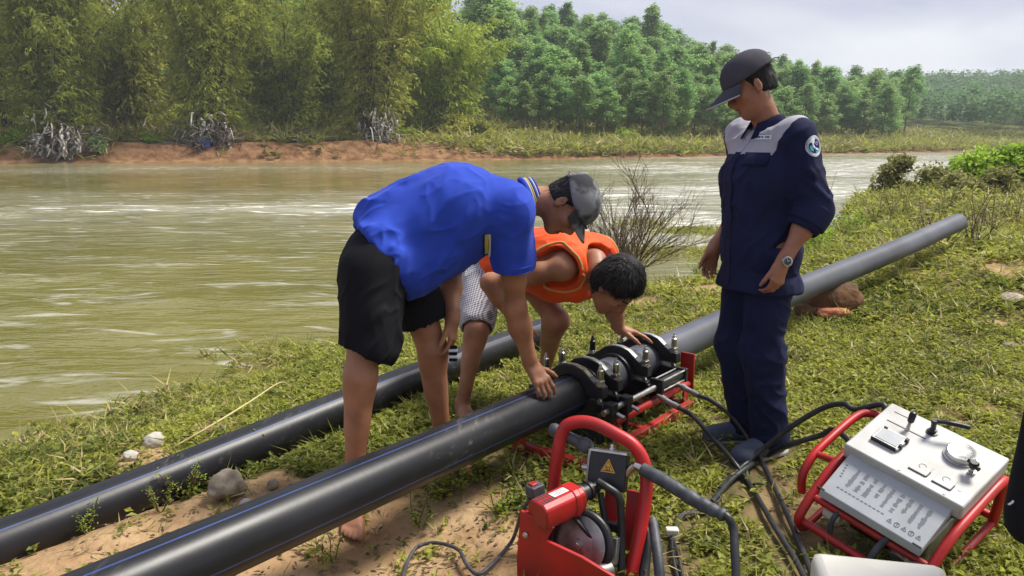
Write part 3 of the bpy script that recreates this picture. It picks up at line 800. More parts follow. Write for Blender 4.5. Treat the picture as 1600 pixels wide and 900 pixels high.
# ---- far wooded hill: one mass
N = 4200
hx = rng.uniform(95, 420, N); hy = rng.uniform(160, 400, N)
px_ = 800+1200*hx/hy
ok = (px_ > 1330) & (px_ < 1900); hx, hy = hx[ok], hy[ok]
hz, hs_ = far_ground(hx, hy); ok = hs_ > 8; hx, hy, hz = hx[ok], hy[ok], hz[ok]
k = 90; sc = rng.uniform(.8, 1.3, len(hx))
q = rdir(len(hx)*k, -.5, 1); cen = np.repeat(np.stack([hx, hy, hz+5.2*sc], 1), k, 0); ssz = np.repeat(sc, k)[:, None]
B = cen+q*v3(2.6, 2.6, 3.8)*ssz*rng.uniform(.6, 1, (len(q), 1)); d = rdir(len(B), -.5, .6)
V, F = leaf_quads(B, d, perp_normal(d, .5), rng.uniform(.7, 1.4, len(B)), rng.uniform(.5, .9, len(B)))
T = np.repeat(np.clip(np.repeat(rng.normal(.5, .22, len(hx)), k)+rng.normal(0, .08, len(B)), 0, 1), 4)
o = link('far_hill_wood', np_mesh('far_hill_wood', V, F, False, {'tone': T}), M['far_leaf'])
tag(o, 'blue green wood covering the distant hill at the river bend', 'wood', kind='stuff')

# ---- flood debris and driftwood round the bamboo feet
M['rag'] = mat('pale_rags_and_roots', (.58, .55, .49), (.20, .17, .14), rough=.9, scale=3)
M['driftwood'] = mat('grey_driftwood', (.17, .14, .11), (.06, .05, .04), rough=.9, scale=4)
M['dead_brush'] = leafmat('dead_brush', (.035, .028, .020), (.15, .115, .075), transl=.05)
M['blue_scrap'] = mat('blue_plastic_scrap', (.03, .07, .30), rough=.4)
def debris(px, y, w, h, n, label, frac, y_off=0):
    x = (px-800)/1200*y; z = float(far_ground(np.array([x]), np.array([y]))[0][0])
    e = empty('flood_debris', (x, y, z), label, 'flood debris', 'flood debris on the far bank')
    a, b = MB(), MB()
    tb, V, F, T = bush_mesh(int(px)+900, 1500, w*.62, h*.85, (.35, .09), lumps=12)
    link('dead_brush', np_mesh('dead_brush', V, F, False, {'tone': T}), M['dead_brush'], e)
    for i in range(n):
        israg = rng.random() < frac
        p = v3(rng.normal(0, w*.4), rng.normal(-.35, .6), abs(rng.normal(0, h*.5))); d = rdir(1, -.9, .5)[0]; L = rng.uniform(.4, 1.5)
        if israg: d = nrm(v3(rng.normal(0, .35), rng.normal(-.1, .3), -1)); p[2] += .5*L; L *= rng.uniform(.3, 1.0)
        P = [p, p+d*L*.5+rng.normal(0, .15, 3), p+d*L+rng.normal(0, .25, 3)-v3(0, 0, .2)]
        (a if israg else b).tube(spline(P, 3), rng.uniform(.05, .15) if israg else rng.uniform(.02, .075), 5, flat=rng.uniform(.2, .4) if israg else rng.uniform(.5, 1), up=tuple(rdir(1)[0]))
    o = bpy.data.objects.new('pale_rags', mesh_of(a, 'pale_rags', M['rag'])); C.objects.link(o); o.parent = e; o['kind'] = 'stuff'
    o = bpy.data.objects.new('driftwood', mesh_of(b, 'driftwood', M['driftwood'])); C.objects.link(o); o.parent = e; o['kind'] = 'stuff'
    return e
debris(105, 62.3, 2.6, 2.6, 200, 'white and grey rags and roots hanging at the foot of the far left bamboo', .5)
d2 = debris(335, 66.8, 3.2, 1.9, 210, 'dark grey mound of debris with a blue scrap under the second bamboo', .22)
c = MB(); c.box((.1, -1.3, .15), (.9, .25, .45)); c.box((.35, -1.42, -.15), (.55, .12, .3))
c.build('scrap', M['blue_scrap'], d2, bevel=.05)
debris(598, 72.5, 2.0, 2.1, 150, 'pale forked roots hanging down the bank below the tall bamboo', .6)
debris(470, 71, 3.0, .7, 90, 'heap of brown brushwood on the waterline under the sandy landing', .06)
debris(165, 63.6, 1.0, 1.9, 40, 'grey driftwood stump with rags right of the white hanging rags', .3)
# ================================================================== PIPES
def pipe_material():
    m = mat('black_polyethylene', (.015, .0155, .019), (.009, .0095, .011), rough=.30, rough2=.46, scale=3, bump=.03, bscale=40)
    nt = m.node_tree; N = nt.nodes; L = nt.links; b = N['Principled BSDF']
    tc = N.new('ShaderNodeTexCoord')
    # scuffs and dried mud: real marks on the plastic
    mp = N.new('ShaderNodeMapping'); mp.inputs['Rotation'].default_value = (0, 0, radians(-38)); mp.inputs['Scale'].default_value = (30, 5, 30)
    L.new(tc.outputs['Object'], mp.inputs[0])
    n = N.new('ShaderNodeTexNoise'); n.inputs['Scale'].default_value = 1.3; n.inputs['Detail'].default_value = 8; n.inputs['Roughness'].default_value = .75
    L.new(mp.outputs[0], n.inputs['Vector'])
    n2_ = N.new('ShaderNodeTexNoise'); n2_.inputs['Scale'].default_value = 2.2; n2_.inputs['Detail'].default_value = 3; L.new(tc.outputs['Object'], n2_.inputs['Vector'])
    r = N.new('ShaderNodeMapRange'); r.inputs[1].default_value = .54; r.inputs[2].default_value = .70; L.new(n.outputs[0], r.inputs[0])
    r2 = N.new('ShaderNodeMapRange'); r2.inputs[1].default_value = .45; r2.inputs[2].default_value = .65; L.new(n2_.outputs[0], r2.inputs[0])
    ml = N.new('ShaderNodeMath'); ml.operation = 'MULTIPLY'; L.new(r.outputs[0], ml.inputs[0]); L.new(r2.outputs[0], ml.inputs[1])
    m3 = N.new('ShaderNodeMath'); m3.operation = 'MULTIPLY'; m3.inputs[1].default_value = .5; L.new(ml.outputs[0], m3.inputs[0])
    mx = N.new('ShaderNodeMix'); mx.data_type = 'RGBA'; L.new(m3.outputs[0], mx.inputs[0])
    old = b.inputs['Base Color'].links[0].from_socket; L.new(old, mx.inputs[6]); mx.inputs[7].default_value = (.20, .18, .15, 1)
    L.new(mx.outputs[2], b.inputs['Base Color'])
    b.inputs['Specular IOR Level'].default_value = .34
    return m
M['pipe'] = pipe_material()
M['pipe_dusty'] = mat('dusty_black_polyethylene', (.090, .095, .11), (.042, .044, .052), rough=.36, rough2=.55, scale=1.7, bump=.015, bscale=30)
M['pipe_in'] = mat('pipe_bore', (.02, .02, .022), rough=.7)
M['blue_stripe'] = mat('blue_pipe_stripe', (.032, .062, .19), (.02, .04, .12), rough=.45, scale=6)
M['pipe_cut'] = mat('pipe_cut_face', (.24, .25, .28), (.15, .16, .18), rough=.5)
PR = .0875
def pipe(name, pts, label, stripes, m, group=None):
    P = [np.asarray(p, float) for p in pts]; n = 96; loc = P[0]
    V, F, mi = [], [], []
    x = None
    for i, p in enumerate(P):
        a = P[max(i-1, 0)]; b = P[min(i+1, len(P)-1)]; d = nrm(b-a)
        side = nrm(np.cross(d, v3(0, 0, 1))); up = np.cross(side, d)
        for k in range(n):
            t = 2*pi*(k)/n; V.append(p+PR*(cos(t)*side+sin(t)*up)-loc)
    sk = {int(round((a % 360)/360*n-.5)) % n for a in stripes}
    for i in range(len(P)-1):
        for k in range(n):
            l = (k+1) % n; F.append((i*n+k, (i+1)*n+k, (i+1)*n+l, i*n+l)); mi.append(1 if k in sk else 0)
    # wall thickness and bore at both ends
    ri = PR-.0105
    for end in (0, len(P)-1):
        p = P[end]; d = nrm(P[min(end+1, len(P)-1)]-P[max(end-1, 0)]); side = nrm(np.cross(d, v3(0, 0, 1))); up = np.cross(side, d)
        inn = d*(.35 if end == 0 else -.35); b0 = len(V)
        for k in range(n): V.append(p+ri*(cos(2*pi*k/n)*side+sin(2*pi*k/n)*up)-loc)
        for k in range(n): V.append(p+inn+ri*(cos(2*pi*k/n)*side+sin(2*pi*k/n)*up)-loc)
        for k in range(n):
            l = (k+1) % n
            q = (end*n+k, end*n+l, b0+l, b0+k); F.append(q if end == 0 else q[::-1]); mi.append(2)
            q = (b0+k, b0+l, b0+n+l, b0+n+k); F.append(q if end == 0 else q[::-1]); mi.append(3)
    me = np_mesh(name, V, F, True, None, mi)
    me.set_sharp_from_angle(angle=radians(40))
    o = link(name, me, [m, M['blue_stripe'], M['pipe_cut'], M['pipe_in']]); o.location = loc
    return tag(o, label, 'pipe', group)
PB = v3(.257, 3.28, .24); PE = nrm(v3(.635, .772, .012)); PN = nrm(v3(PE[1], -PE[0], 0))
def mc(s, n, z): return v3(PB[0]+PE[0]*s+PN[0]*n, PB[1]+PE[1]*s+PN[1]*n, z)
def pax(s): return PB+PE*s
near_pts = spline([(-1.75, .76, .27), (-.665, 2.11, .252), PB-PE*.1, PB+PE*.268], 10)
far_pts = spline([PB+PE*.272, PB+PE*.8, (2.0, 5.28, .32), (3.25, 6.5, .42), (4.45, 7.65, .55)], 10)
pipe('water_pipe', near_pts, 'near black striped pipe running from the bottom left corner into the clamps', (76, -14, 166, 256), M['pipe'])
pipe('water_pipe', far_pts, 'dusty grey pipe rising from the clamps behind the standing man to an open end', (70, -20, 160, 250), M['pipe_dusty'])
p2 = spline([(-2.9, 1.04, -.06), (-1.77, 2.445, -.025), (-.665, 3.82, .07), (.23, 4.93, .12)], 10)
pipe('water_pipe', p2, 'black pipe lying on the ground between the water and the men', (58, -32, 148, 238), M['pipe'])

# ================================================================== BUTT FUSION MACHINE
M['yellow_wear'] = mat('worn_yellow_marking', (.50, .44, .22), (.16, .15, .12), rough=.6, scale=40)
fm = empty('pipe_welding_machine', mc(.3, 0, 0), 'black clamp machine on a red base frame gripping the two pipe ends', 'machine')
FMI = mc(.3, 0, 0)
def fpart(mb, name, m, bevel=0, parent=None, label=None):
    o = mb.build(name, m, parent or fm, bevel, loc=FMI)
    o.location = (0, 0, 0)
    if label: o['label'] = label
    return o
AZ = PB[2]
ZV = v3(0, 0, 1)
def jaw_poly(up):
    sgn = 1 if up else -1; out = []
    for a, b in [(.175, .012), (.175, .062), (.135, .070), (.105, .092), (.065, .122), (.02, .134), (-.02, .134), (-.065, .122), (-.105, .092), (-.135, .070), (-.175, .062), (-.175, .012)]:
        out.append((a, b*sgn))
    for k in range(13):
        t = pi-.13-(pi-.26)*k/12; out.append((.0885*cos(t), .0885*sin(t)*sgn))
    return out
SJ = [.02, .145, .405, .69]
for i, s in enumerate(SJ):
    z0 = AZ+PE[2]*s; o0 = mc(s, 0, z0)
    mb = MB(); mb.prism(jaw_poly(True), o0, PN, ZV, PE, -.020, .020); fpart(mb, 'upper_jaw', M['ring_black'], .003)
    mb = MB(); mb.prism(jaw_poly(False), o0, PN, ZV, PE, -.022, .022); fpart(mb, 'lower_jaw', M['ring_black'], .003)
    for sd in (1, -1):
        b = o0+PN*sd*.148
        st = MB(); st.lathe(b-ZV*.02, ZV, [(0, .010), (.081, .010), (.082, .022), (.089, .022), (.0895, .0185), (.108, .0185), (.109, .013), (.112, .0145), (.152, .0145), (.156, .010), (.168, .009), (.169, .006), (.180, .005)], 14)
        stud = fpart(st, 'clamp_stud', M['steel'] if not (i == 2 and sd == -1) else M['ring_black'])
        nt_ = MB(); nt_.lathe(b-ZV*.02, ZV, [(.0894, .021), (.107, .021)], 6); fpart(nt_, 'nut', M['steel'], .001, stud)
        # hinge block with pin on the lower lug
        hb = MB(); hb.box(b+PN*sd*.012-ZV*.045, (.05, .044, .05), np.stack([PN, PE, ZV], 1)); hinge = fpart(hb, 'hinge_block', M['ring_black'], .004)
        pn = MB(); pn.cyl(b+PN*sd*.03-ZV*.045, b+PN*sd*.062-ZV*.045, .0095, n=14); fpart(pn, 'pin', M['steel'], .002, hinge)
        pn = MB(); pn.lathe(b+PN*sd*.018+ZV*.004-PE*.026, PE*-1, [(0, .011), (.012, .011)], 6); fpart(pn, 'hex_bolt', M['steel'], 0, hinge)
    wr = MB(); wr.tube([o0+PN*a_+ZV*(b_+.0012)+PE*0 for a_, b_ in ((-.03, .134), (.02, .134), (.065, .122), (.103, .094))], .0145, 8, flat=.12, up=(0, 0, 1)); fpart(wr, 'worn_edge', M['dull_steel'] if i else M['yellow_wear'])
    # inserts: black liner rings round the pipe
    if i in (1, 2):
        lr = MB(); lr.lathe(pax(s-.045), PE, [(0, .089), (.001, .101), (.012, .103), (.03, .101), (.089, .101), (.09, .089)], 40); fpart(lr, 'liner_ring', M['ring_black'])
for sd in (1, -1):
    n = .205*sd
    g = MB(); g.cyl(mc(-.04, n, AZ-.035), mc(.40, n, AZ-.03), .0135, n=16); fpart(g, 'guide_rod', M['steel'])
    cy = MB(); cy.cyl(mc(.435, n, AZ-.028), mc(.655, n, AZ-.026), .024, n=20); c = fpart(cy, 'hydraulic_cylinder', M['ring_black'])
    for q in ((.024, .024), (.024, -.024), (-.024, .024), (-.024, -.024)):
        t = MB(); t.cyl(mc(.42, n+q[0], AZ-.028+q[1]), mc(.672, n+q[0], AZ-.026+q[1]), .0055, n=10); fpart(t, 'tie_rod', M['steel'], 0, c)
    for s in (.425, .665):
        t = MB(); t.box(mc(s, n, AZ-.027), (.068, .022, .068), np.stack([PN, PE, ZV], 1)); fpart(t, 'end_block', M['ring_black'], .003, c)
    for s in (.02, .145):
        t = MB(); t.box(mc(s, n, AZ-.04), (.046, .05, .075), np.stack([PN, PE, ZV], 1)); t.cyl(mc(s, n, AZ-.05), mc(s, n-.0*sd, .06), .013, n=12); fpart(t, 'slide_block', M['ring_black'], .004)
        t = MB(); t.cyl(mc(s+.01, n+.024*sd, AZ-.05), mc(s+.01, n+.062*sd, AZ-.06), .009, n=12); fpart(t, 'locking_pin', M['steel'], .002)
t = MB()
for sd in (1, -1):
    t.box(mc(.27, .228*sd, .03), (.035, .95, .05), np.stack([PN, PE, ZV], 1))
for s in (-.2, .3, .74): t.box(mc(s, 0, .028), (.425, .034, .042), np.stack([PN, PE, ZV], 1))
fpart(t, 'base_frame', M['red_worn'], .004)
for sd in (1, -1):
    t = MB(); t.tube([mc(.06, .195*sd, .135), mc(.76, .195*sd, .137)], .0205, 16); fpart(t, 'base_tube', M['red'])
    for s in (.075, .735):
        t = MB(); t.box(mc(s, .2*sd, .09), (.012, .05, .10), np.stack([PN, PE, ZV], 1)); fpart(t, 'bracket', M['red_worn'], .002)
    t = MB(); t.box(mc(.775, .185*sd, .2), (.075, .012, .19), np.stack([PN, PE, ZV], 1)); fpart(t, 'end_plate', M['red'], .003)
    t = MB(); t.box(mc(-.215, -.105*sd-.0, .075), (.05, .008, .09), np.stack([PN, PE, ZV], 1)); fpart(t, 'end_plate', M['red'], .003)
for s in (.02, .145, .405, .69):
    t = MB(); t.box(mc(s, 0, .085), (.30, .03, .075), np.stack([PN, PE, ZV], 1)); fpart(t, 'saddle', M['ring_black'], .004)
for s in (.0, .11):
    t = MB(); t.cyl(mc(s, .16, AZ-.05), mc(s, .165, .05), .017, n=14); fpart(t, 'leg', M['ring_black'])
for s, z in ((.40, .175), (.60, .18)):
    t = MB(); q = mc(s, .222, z); r = mc(s-.0, .36, z-.01)
    r = q+nrm(v3(.55, -.8, -.14))*.14
    t.lathe(q, r-q, [(0, .010), (.03, .010), (.031, .016), (.055, .016), (.056, .0125), (.10, .0125), (.101, .0145), (.14, .0135)], 14); fpart(t, 'hose_fitting', M['dull_steel'])

# ---- hoses and cables on the ground
def gz(p): return float(ground_z(np.array([p[0]]), np.array([p[1]]))[0])
def gp(px, py, h=.03):
    p = G(px, py, 0.0)
    for _ in range(4): p = G(px, py, gz(p)+h)
    return p
def hose(name, pts, r, label, m='hose', group=None, cat='hose', n=10):
    P = spline(pts, 10); mb = MB(); mb.tube(P, r, n); o = mb.build(name, M[m], None, loc=P[0], angle=60)
    return tag(o, label, cat, group)
f1 = mc(.40, .222, .175)+nrm(v3(.55, -.8, -.14))*.135; f2 = mc(.60, .222, .18)+nrm(v3(.55, -.8, -.14))*.135
hose('hydraulic_hose', [f1, f1+nrm(v3(.6, -.75, -.2))*.08, Yp(1112, 682, 3.07), gp(1160, 740, .02), gp(1210, 822), gp(1252, 892), gp(1275, 960)], .0105, 'black hydraulic hose from the left fitting, lower of the two curving down')
hose('hydraulic_hose', [f2, f2+nrm(v3(.65, -.7, -.12))*.08, Yp(1150, 658, 3.27), gp(1190, 722, .03), gp(1226, 795), gp(1262, 880), gp(1285, 950)], .0105, 'black hydraulic hose from the right grey fitting, crossing in front of the navy trouser leg')

# ================================================================== PIPE END TRIMMER
TA = nrm(v3(.883, -.469, 0)); TB = nrm(v3(-.469, -.883, 0)); TR = np.stack([TA, -TB, ZV], 1)
tloc = v3(.28, 2.28, 0)
tr = empty('pipe_end_trimmer', tloc, 'red electric pipe end trimmer with a tubular hoop and steel cutter disc', 'power tool')
def tpart(mb, name, m, bevel=0, parent=None, label=None):
    o = mb.build(name, m, parent or tr, bevel, loc=tloc); o.location = (0, 0, 0)
    if label: o['label'] = label
    return o
t = MB(); t.tube(spline([Yp(862, 800, 2.38), Yp(866, 750, 2.40), Yp(871, 710, 2.41), Yp(880, 672, 2.42), Yp(898, 660, 2.41), Yp(925, 661, 2.39), Yp(960, 677, 2.35), Yp(990, 696, 2.32), Yp(1007, 725, 2.30), Yp(1010, 765, 2.28), Yp(1002, 820, 2.25), Yp(990, 880, 2.21), Yp(980, 935, 2.17)], 8), .0212, 16)
tpart(t, 'hoop', M['red'])
gc = Yp(951, 736, 2.33)
tl = nrm(ZV*.93+TA*-.05-TB*.3); GX = nrm(TA-tl*np.dot(TA, tl)); GN = np.cross(GX, tl)     # gearbox axes
GR = np.stack([GX, tl, GN], 1)
t = MB(); t.box(gc, (.125, .118, .038), GR); box = tpart(t, 'gearbox', M['ring_black'], .004)
t = MB(); t.box(gc+tl*.062, (.128, .010, .044), GR); tpart(t, 'top_plate', M['steel'], .002, box)
t = MB(); t.box(gc-GX*.0655, (.008, .112, .040), GR); tpart(t, 'side_plate', M['dull_steel'], .002, box)
t = MB(); t.lathe(gc+tl*.066+GX*.005, tl, [(0, .010), (.008, .010), (.009, .0065), (.02, .0065)], 12); tpart(t, 'bolt', M['steel'], 0, box)
def flat_tri(c, s, X, Yv, N, d, w=0):
    P = [c+N*d+X*(s*cos(a))+Yv*(s*sin(a)) for a in (pi/2, pi/2+2*pi/3, pi/2+4*pi/3)]
    return P
fn = GN if np.dot(GN, CAM-gc) > 0 else -GN
sx = GX if np.dot(np.cross(GX, tl), fn) > 0 else -GX
wc = gc+GX*.004+tl*.012
t = MB(); t._add(flat_tri(wc, .029, sx, tl, fn, .0200), [(0, 1, 2)]); tpart(t, 'warning_sign', M['yellow_print'], 0, box, 'yellow warning triangle with a black hot surface symbol')
ws = MB(); ws._add(flat_tri(wc, .0225, sx, tl, fn, .0206), [(0, 1, 2)])
ws.build('sign_face', M['ink'], box, loc=tloc).location = (0, 0, 0)
t = MB(); P = flat_tri(wc, .0190, sx, tl, fn, .0212); t._add(P, [(0, 1, 2)])
t.build('sign_field', M['yellow_print'], box, loc=tloc).location = (0, 0, 0)
t = MB()
for k in (-1, 0, 1):
    t.tube([wc+fn*.0215+sx*(k*.0055+.0016*sin(q*3.0))+tl*(-.006+.0115*q/3) for q in range(4)], .0011, 5)
t.tube([wc+fn*.0215+sx*-.010-tl*.0078, wc+fn*.0215+sx*.010-tl*.0078], .0011, 5)
t.build('hot_surface_symbol', M['ink'], box, loc=tloc).location = (0, 0, 0)
hl0, hl1 = Yp(922, 700, 2.37), Yp(861, 669, 2.47); d = hl1-hl0; Lh = np.linalg.norm(d)
t = MB(); t.lathe(gc-GX*.06, GX*-1, [(0, .012), (.03, .012)], 14); t.cyl(gc-GX*.06, hl0, .011, n=12); tpart(t, 'shaft', M['steel'])
t = MB(); t.lathe(hl0, d, [(0, .021), (.012, .026), (.03, .026), (.036, .021), (.06, .0195), (.10, .0185), (Lh-.035, .0175), (Lh-.028, .021), (Lh-.012, .023), (Lh, .018)], 18); tpart(t, 'handle', M['grey_rubber'])
hr0, hr1 = Yp(992, 727, 2.29), Yp(1018, 741, 2.25)
t = MB(); t.cyl(gc+GX*.06, hr0, .013, n=14); t.cyl(hr0, hr1, .012, n=14); tpart(t, 'shaft', M['steel'])
P = spline([Yp(1004, 733, 2.28), Yp(1040, 753, 2.22), Yp(1080, 778, 2.16), Yp(1112, 796, 2.12), Yp(1133, 806, 2.09)], 8)
t = MB(); t.tube(P, [.0215+.0022*sin(i*1.3)*(i > 12)-.003*(i > 24) for i in range(len(P))], 14); tpart(t, 'taped_handle', M['grey_rubber'])
P = spline([Yp(1120, 800, 2.105), Yp(1137, 808, 2.085), Yp(1146, 828, 2.07), Yp(1148, 862, 2.03), Yp(1150, 900, 1.99), Yp(1150, 960, 1.93)], 6)
t = MB(); t.tube(P, .0125, 12); tpart(t, 'power_cable', M['hose'])
# motor
mo = Yp(872, 789, 2.20); MXa = nrm(Yp(914, 768, 2.27)-Yp(830, 808, 2.13)); MY = nrm(np.cross(ZV, MXa)); MZ = np.cross(MXa, MY); MR = np.stack([MXa, MY, MZ], 1)
t = MB()
prof = [(-.038, -.04), (.038, -.04), (.046, -.01), (.043, .026), (.026, .040), (-.026, .040), (-.043, .026), (-.046, -.01)]
t.prism(prof, mo, MY, MZ, MXa, -.085, .082); motor = tpart(t, 'motor', M['red'], .006)
t = MB(); t.prism([(a*1.07, b*1.06) for a, b in prof], mo, MY, MZ, MXa, .035, .062); tpart(t, 'motor_collar', M['red'], .005, motor)
t = MB(); t.lathe(mo+MXa*.082, MXa, [(0, .036), (.012, .036), (.014, .028), (.04, .026), (.042, .031), (.055, .030), (.056, .02), (.085, .02)], 20); tpart(t, 'motor_head', M['ring_black'], 0, motor)
t = MB(); t.box(mo+MXa*.005-MY*.0+MZ*.0410, (.06, .028, .0012), MR); lb = tpart(t, 'rating_label', M['white_print'], 0, motor)
t = MB()
for k in range(4): t.box(mo+MXa*(.005)+MY*(-.009+.006*k)+MZ*.0419, (.05 if k % 2 else .036, .0016, .0005), MR)
tpart(t, 'label_print', M['ink'], 0, motor)
for k in range(5):
    for q in (-1, 1):
        t = MB(); t.box(mo+MXa*(-.072+.0115*k)+MY*q*.015+MZ*.0402, (.0055, .022, .0015), MR); tpart(t, 'vent_slot', M['ink'], 0, motor)
t = MB(); t.box(Yp(836, 765, 2.24), (.05, .04, .035), MR); sw = tpart(t, 'switch_box', M['grey_rubber'], .004)
t = MB(); t.box(Yp(833, 757, 2.24), (.026, .022, .012), MR); tpart(t, 'switch_button', M['red'], .003, sw)
# red side plate with a V cut, cutter disc, black guard, arms
po = Yp(880, 860, 2.13)
def tloc2(px, py):          # plane coordinates on the plate
    r = v3((px-800)/FPX, 0, 0)+(450-py)/FPX*UPV+FWD; k = np.dot(po-CAM, TB)/np.dot(r, TB); q = CAM+r*k-po
    return (np.dot(q, TA), q[2])
t = MB(); t.prism([tloc2(*q) for q in [(816, 795), (868, 822), (856, 842), (912, 868), (962, 898), (965, 950), (812, 950), (810, 870)]], po, TA, ZV, TB, 0, .014); tpart(t, 'side_plate', M['red'], .003)
t = MB(); t.prism([tloc2(*q) for q in [(818, 800), (862, 818), (850, 842), (816, 835)]], po, TA, ZV, TB, -.05, -.002); tpart(t, 'cheek_block', M['red'], .003)
b = po+TA*tloc2(825, 832)[0]+ZV*tloc2(825, 832)[1]+TB*.014
t = MB(); t.lathe(b, TB, [(0, .0095), (.006, .0095), (.009, .005)], 12); tpart(t, 'bolt', M['steel'])
dc = Yp(905, 850, 2.2); dn = nrm(TB+ZV*.28-TA*.15)
t = MB(); t.lathe(dc-dn*.006, dn, [(0, .088), (.002, .09), (.008, .09), (.010, .086), (.0105, .05), (.0107, .047), (.012, .046), (.013, .018), (.022, .016), (.023, .008), (.030, .007)], 48); disc = tpart(t, 'cutter_disc', M['dull_steel'])
x_, y_, _ = frame(dn)
t = MB(); t.tube([dc-dn*.004+.099*(cos(a)*TA+sin(a)*nrm(np.cross(TA*-1, dn))) for a in np.linspace(-.5, pi+.3, 26)], .013, 10); tpart(t, 'disc_guard', M['ring_black'])
t = MB(); t.tube([dc-dn*.02, dc-dn*.05], .095, 30); tpart(t, 'guard_plate', M['ring_black'])
t = MB(); t.box(dc+TA*.02+dn*.012+tl*.05, (.13, .012, .012), np.stack([nrm(TA*.75-ZV*.65), nrm(ZV*.75+TA*.65), TB], 1)); tpart(t, 'blade', M['ring_black'], .002)
t = MB(); t.tube(spline([Yp(934, 752, 2.28), Yp(950, 762, 2.26), Yp(966, 775, 2.25), Yp(970, 800, 2.24), Yp(971, 840, 2.22), Yp(971, 895, 2.18)], 5), .0125, 10); tpart(t, 'arm', M['ring_black'])
t = MB(); t.tube([Yp(938, 770, 2.3), Yp(946, 820, 2.27), Yp(950, 880, 2.22)], .011, 10); tpart(t, 'arm', M['ring_black'])
t = MB(); t.box(Yp(955, 822, 2.26), (.075, .022, .03), TR); tpart(t, 'cross_bar', M['ring_black'], .003)
t = MB(); t.box(Yp(956, 792, 2.34), (.05, .11, .02), GR); tpart(t, 'inner_plate', M['red'], .003)
t = MB(); t.box(Yp(987, 830, 2.31), (.05, .26, .016), GR); tpart(t, 'back_plate', M['red'], .003)
t = MB(); t.box(Yp(954, 859, 2.2), (.05, .082, .03), GR); tpart(t, 'slide_block', M['dull_steel'], .003)
t = MB(); t.cyl(Yp(930, 897, 2.13), Yp(956, 888, 2.15), .024, n=18); tpart(t, 'end_stop', M['dull_steel'], .003)
t = MB(); t.tube(spline([Yp(1019, 812, 2.28), Yp(1024, 840, 2.22), Yp(1030, 890, 2.13), Yp(1035, 950, 2.04)], 5), .0165, 14); tpart(t, 'support_tube', M['grey_rubber'])
t = MB(); t.tube(spline([Yp(1010, 820, 2.32), Yp(1008, 850, 2.27), Yp(1004, 900, 2.2), Yp(1002, 950, 2.12)], 5), .022, 12); tpart(t, 'support_tube', M['ring_black'])

hose('power_cable', [Yp(828, 780, 2.24), Yp(815, 800, 2.26), gp(800, 845), gp(765, 885), gp(745, 897), gp(728, 880), gp(715, 858), gp(680, 848), gp(652, 855), gp(636, 880), gp(625, 920)], .0065, 'grey cable looping over the sand left of the red trimmer', 'grey_rubber', None, 'cable')
cb = empty('cable_pair', gp(1050, 830), 'pair of thin dark cables with a white plug beside the red trimmer', 'cable')
for k in range(2):
    P = spline([gp(1120+k*6, 780, .02), gp(1098, 795+k*5, .02), gp(1068-k*4, 805, .03), gp(1052, 838, .02), gp(1051+k*8, 865, .02), gp(1058+k*8, 900, .012), gp(1072, 940, .012)], 8)
    t = MB(); t.tube(P, .0065, 8); t.build('cable', M['rubber'], cb, loc=gp(1050, 830)).location = (0, 0, 0)
t = MB(); t.box(gp(1050, 829, .03), (.045, .03, .024)); t.build('plug', M['white_plastic'], cb, .005, loc=gp(1050, 829)).location = (0, 0, 0)

# ================================================================== HYDRAULIC POWER UNIT
HF = v3(1.181, 2.548, .30)
HU = nrm(v3(.208, -.262, -.072)); HV = v3(.199, .158, .087); HV = nrm(HV-HU*np.dot(HU, HV)); HW = np.cross(HU, HV)
HR = np.stack([HU, HV, HW], 1)
def h(a, b, c): return HF+a*HU+b*HV+c*HW
hu = empty('hydraulic_power_unit', h(.19, .05, -.28), 'white panelled hydraulic power unit in a red tube frame on the grass', 'machine')
HL = h(.19, .05, -.28)
def hpart(mb, name, m, bevel=0, parent=None, label=None):
    o = mb.build(name, m, parent or hu, bevel, loc=HL); o.location = (0, 0, 0)
    if label: o['label'] = label
    return o
t = MB(); t.box(h(.1925, .15, -.03), (.41, .305, .06), HR); top = hpart(t, 'control_panel', M['white_panel'], .006)
t = MB(); t.prism([(.002, -.030), (-.170, -.082), (-.178, -.110), (.01, -.062)], HF, HV, HW, HU, .012, .368); low = hpart(t, 'instruction_panel', M['label_panel'], .003)
sl = nrm(v3(0, -.172, -.052)); SLv = HV*sl[1]+HW*sl[2]; SLn = np.cross(HU, -SLv)
def q(a, d, e): return h(a, .002, -.030)+SLv*d+SLn*e
SR = np.stack([HU, SLv, SLn], 1)
if np.dot(SLn, HW) < 0: SLn = -SLn
t = MB()
r_ = random.Random(3)
for cidx in range(9):
    a0 = .075+.031*cidx
    for row in range(13):
        d = .045+.0062*row
        if r_.random() < .9 and not (cidx in (3, 6) and row > 9): t.box(q(a0+r_.uniform(-.001, .001), d, .0012), (r_.uniform(.008, .017), .0018, .0005), SR)
for k in range(12): t.box(q(.055+.0145*k, .140, .0012), (.010, .0024, .0005), SR)
for k in range(5): t.box(q(.03+.002*k, .05+.012*k, .0012), (.008, .003, .0005), SR)
pr_ = hpart(t, 'printed_text', M['fine_print'], 0, low); pr_['kind'] = 'stuff'
for k in range(5):
    c0 = q(.245+.024*k, .150, .0012); t = MB()
    if k % 2: t.tube([c0+HU*.008*cos(x)+SLv*.008*sin(x) for x in np.linspace(0, 2*pi, 17)[:-1]], .0007, 4, closed=True)
    else: t.tube([c0+HU*.009*cos(x)+SLv*.009*sin(x) for x in (-pi/2, pi/6, 5*pi/6)], .0007, 4, closed=True)
    t.box(c0, (.0018, .007, .0006), SR); hpart(t, 'pictogram', M['ink'], 0, low)
t = MB(); t.box(q(.012, .176, -.006), (.03, .006, .016), SR); t.box(q(.35, .176, -.006), (.03, .006, .016), SR); hpart(t, 'rubber_buffer', M['rubber'], .001, low)
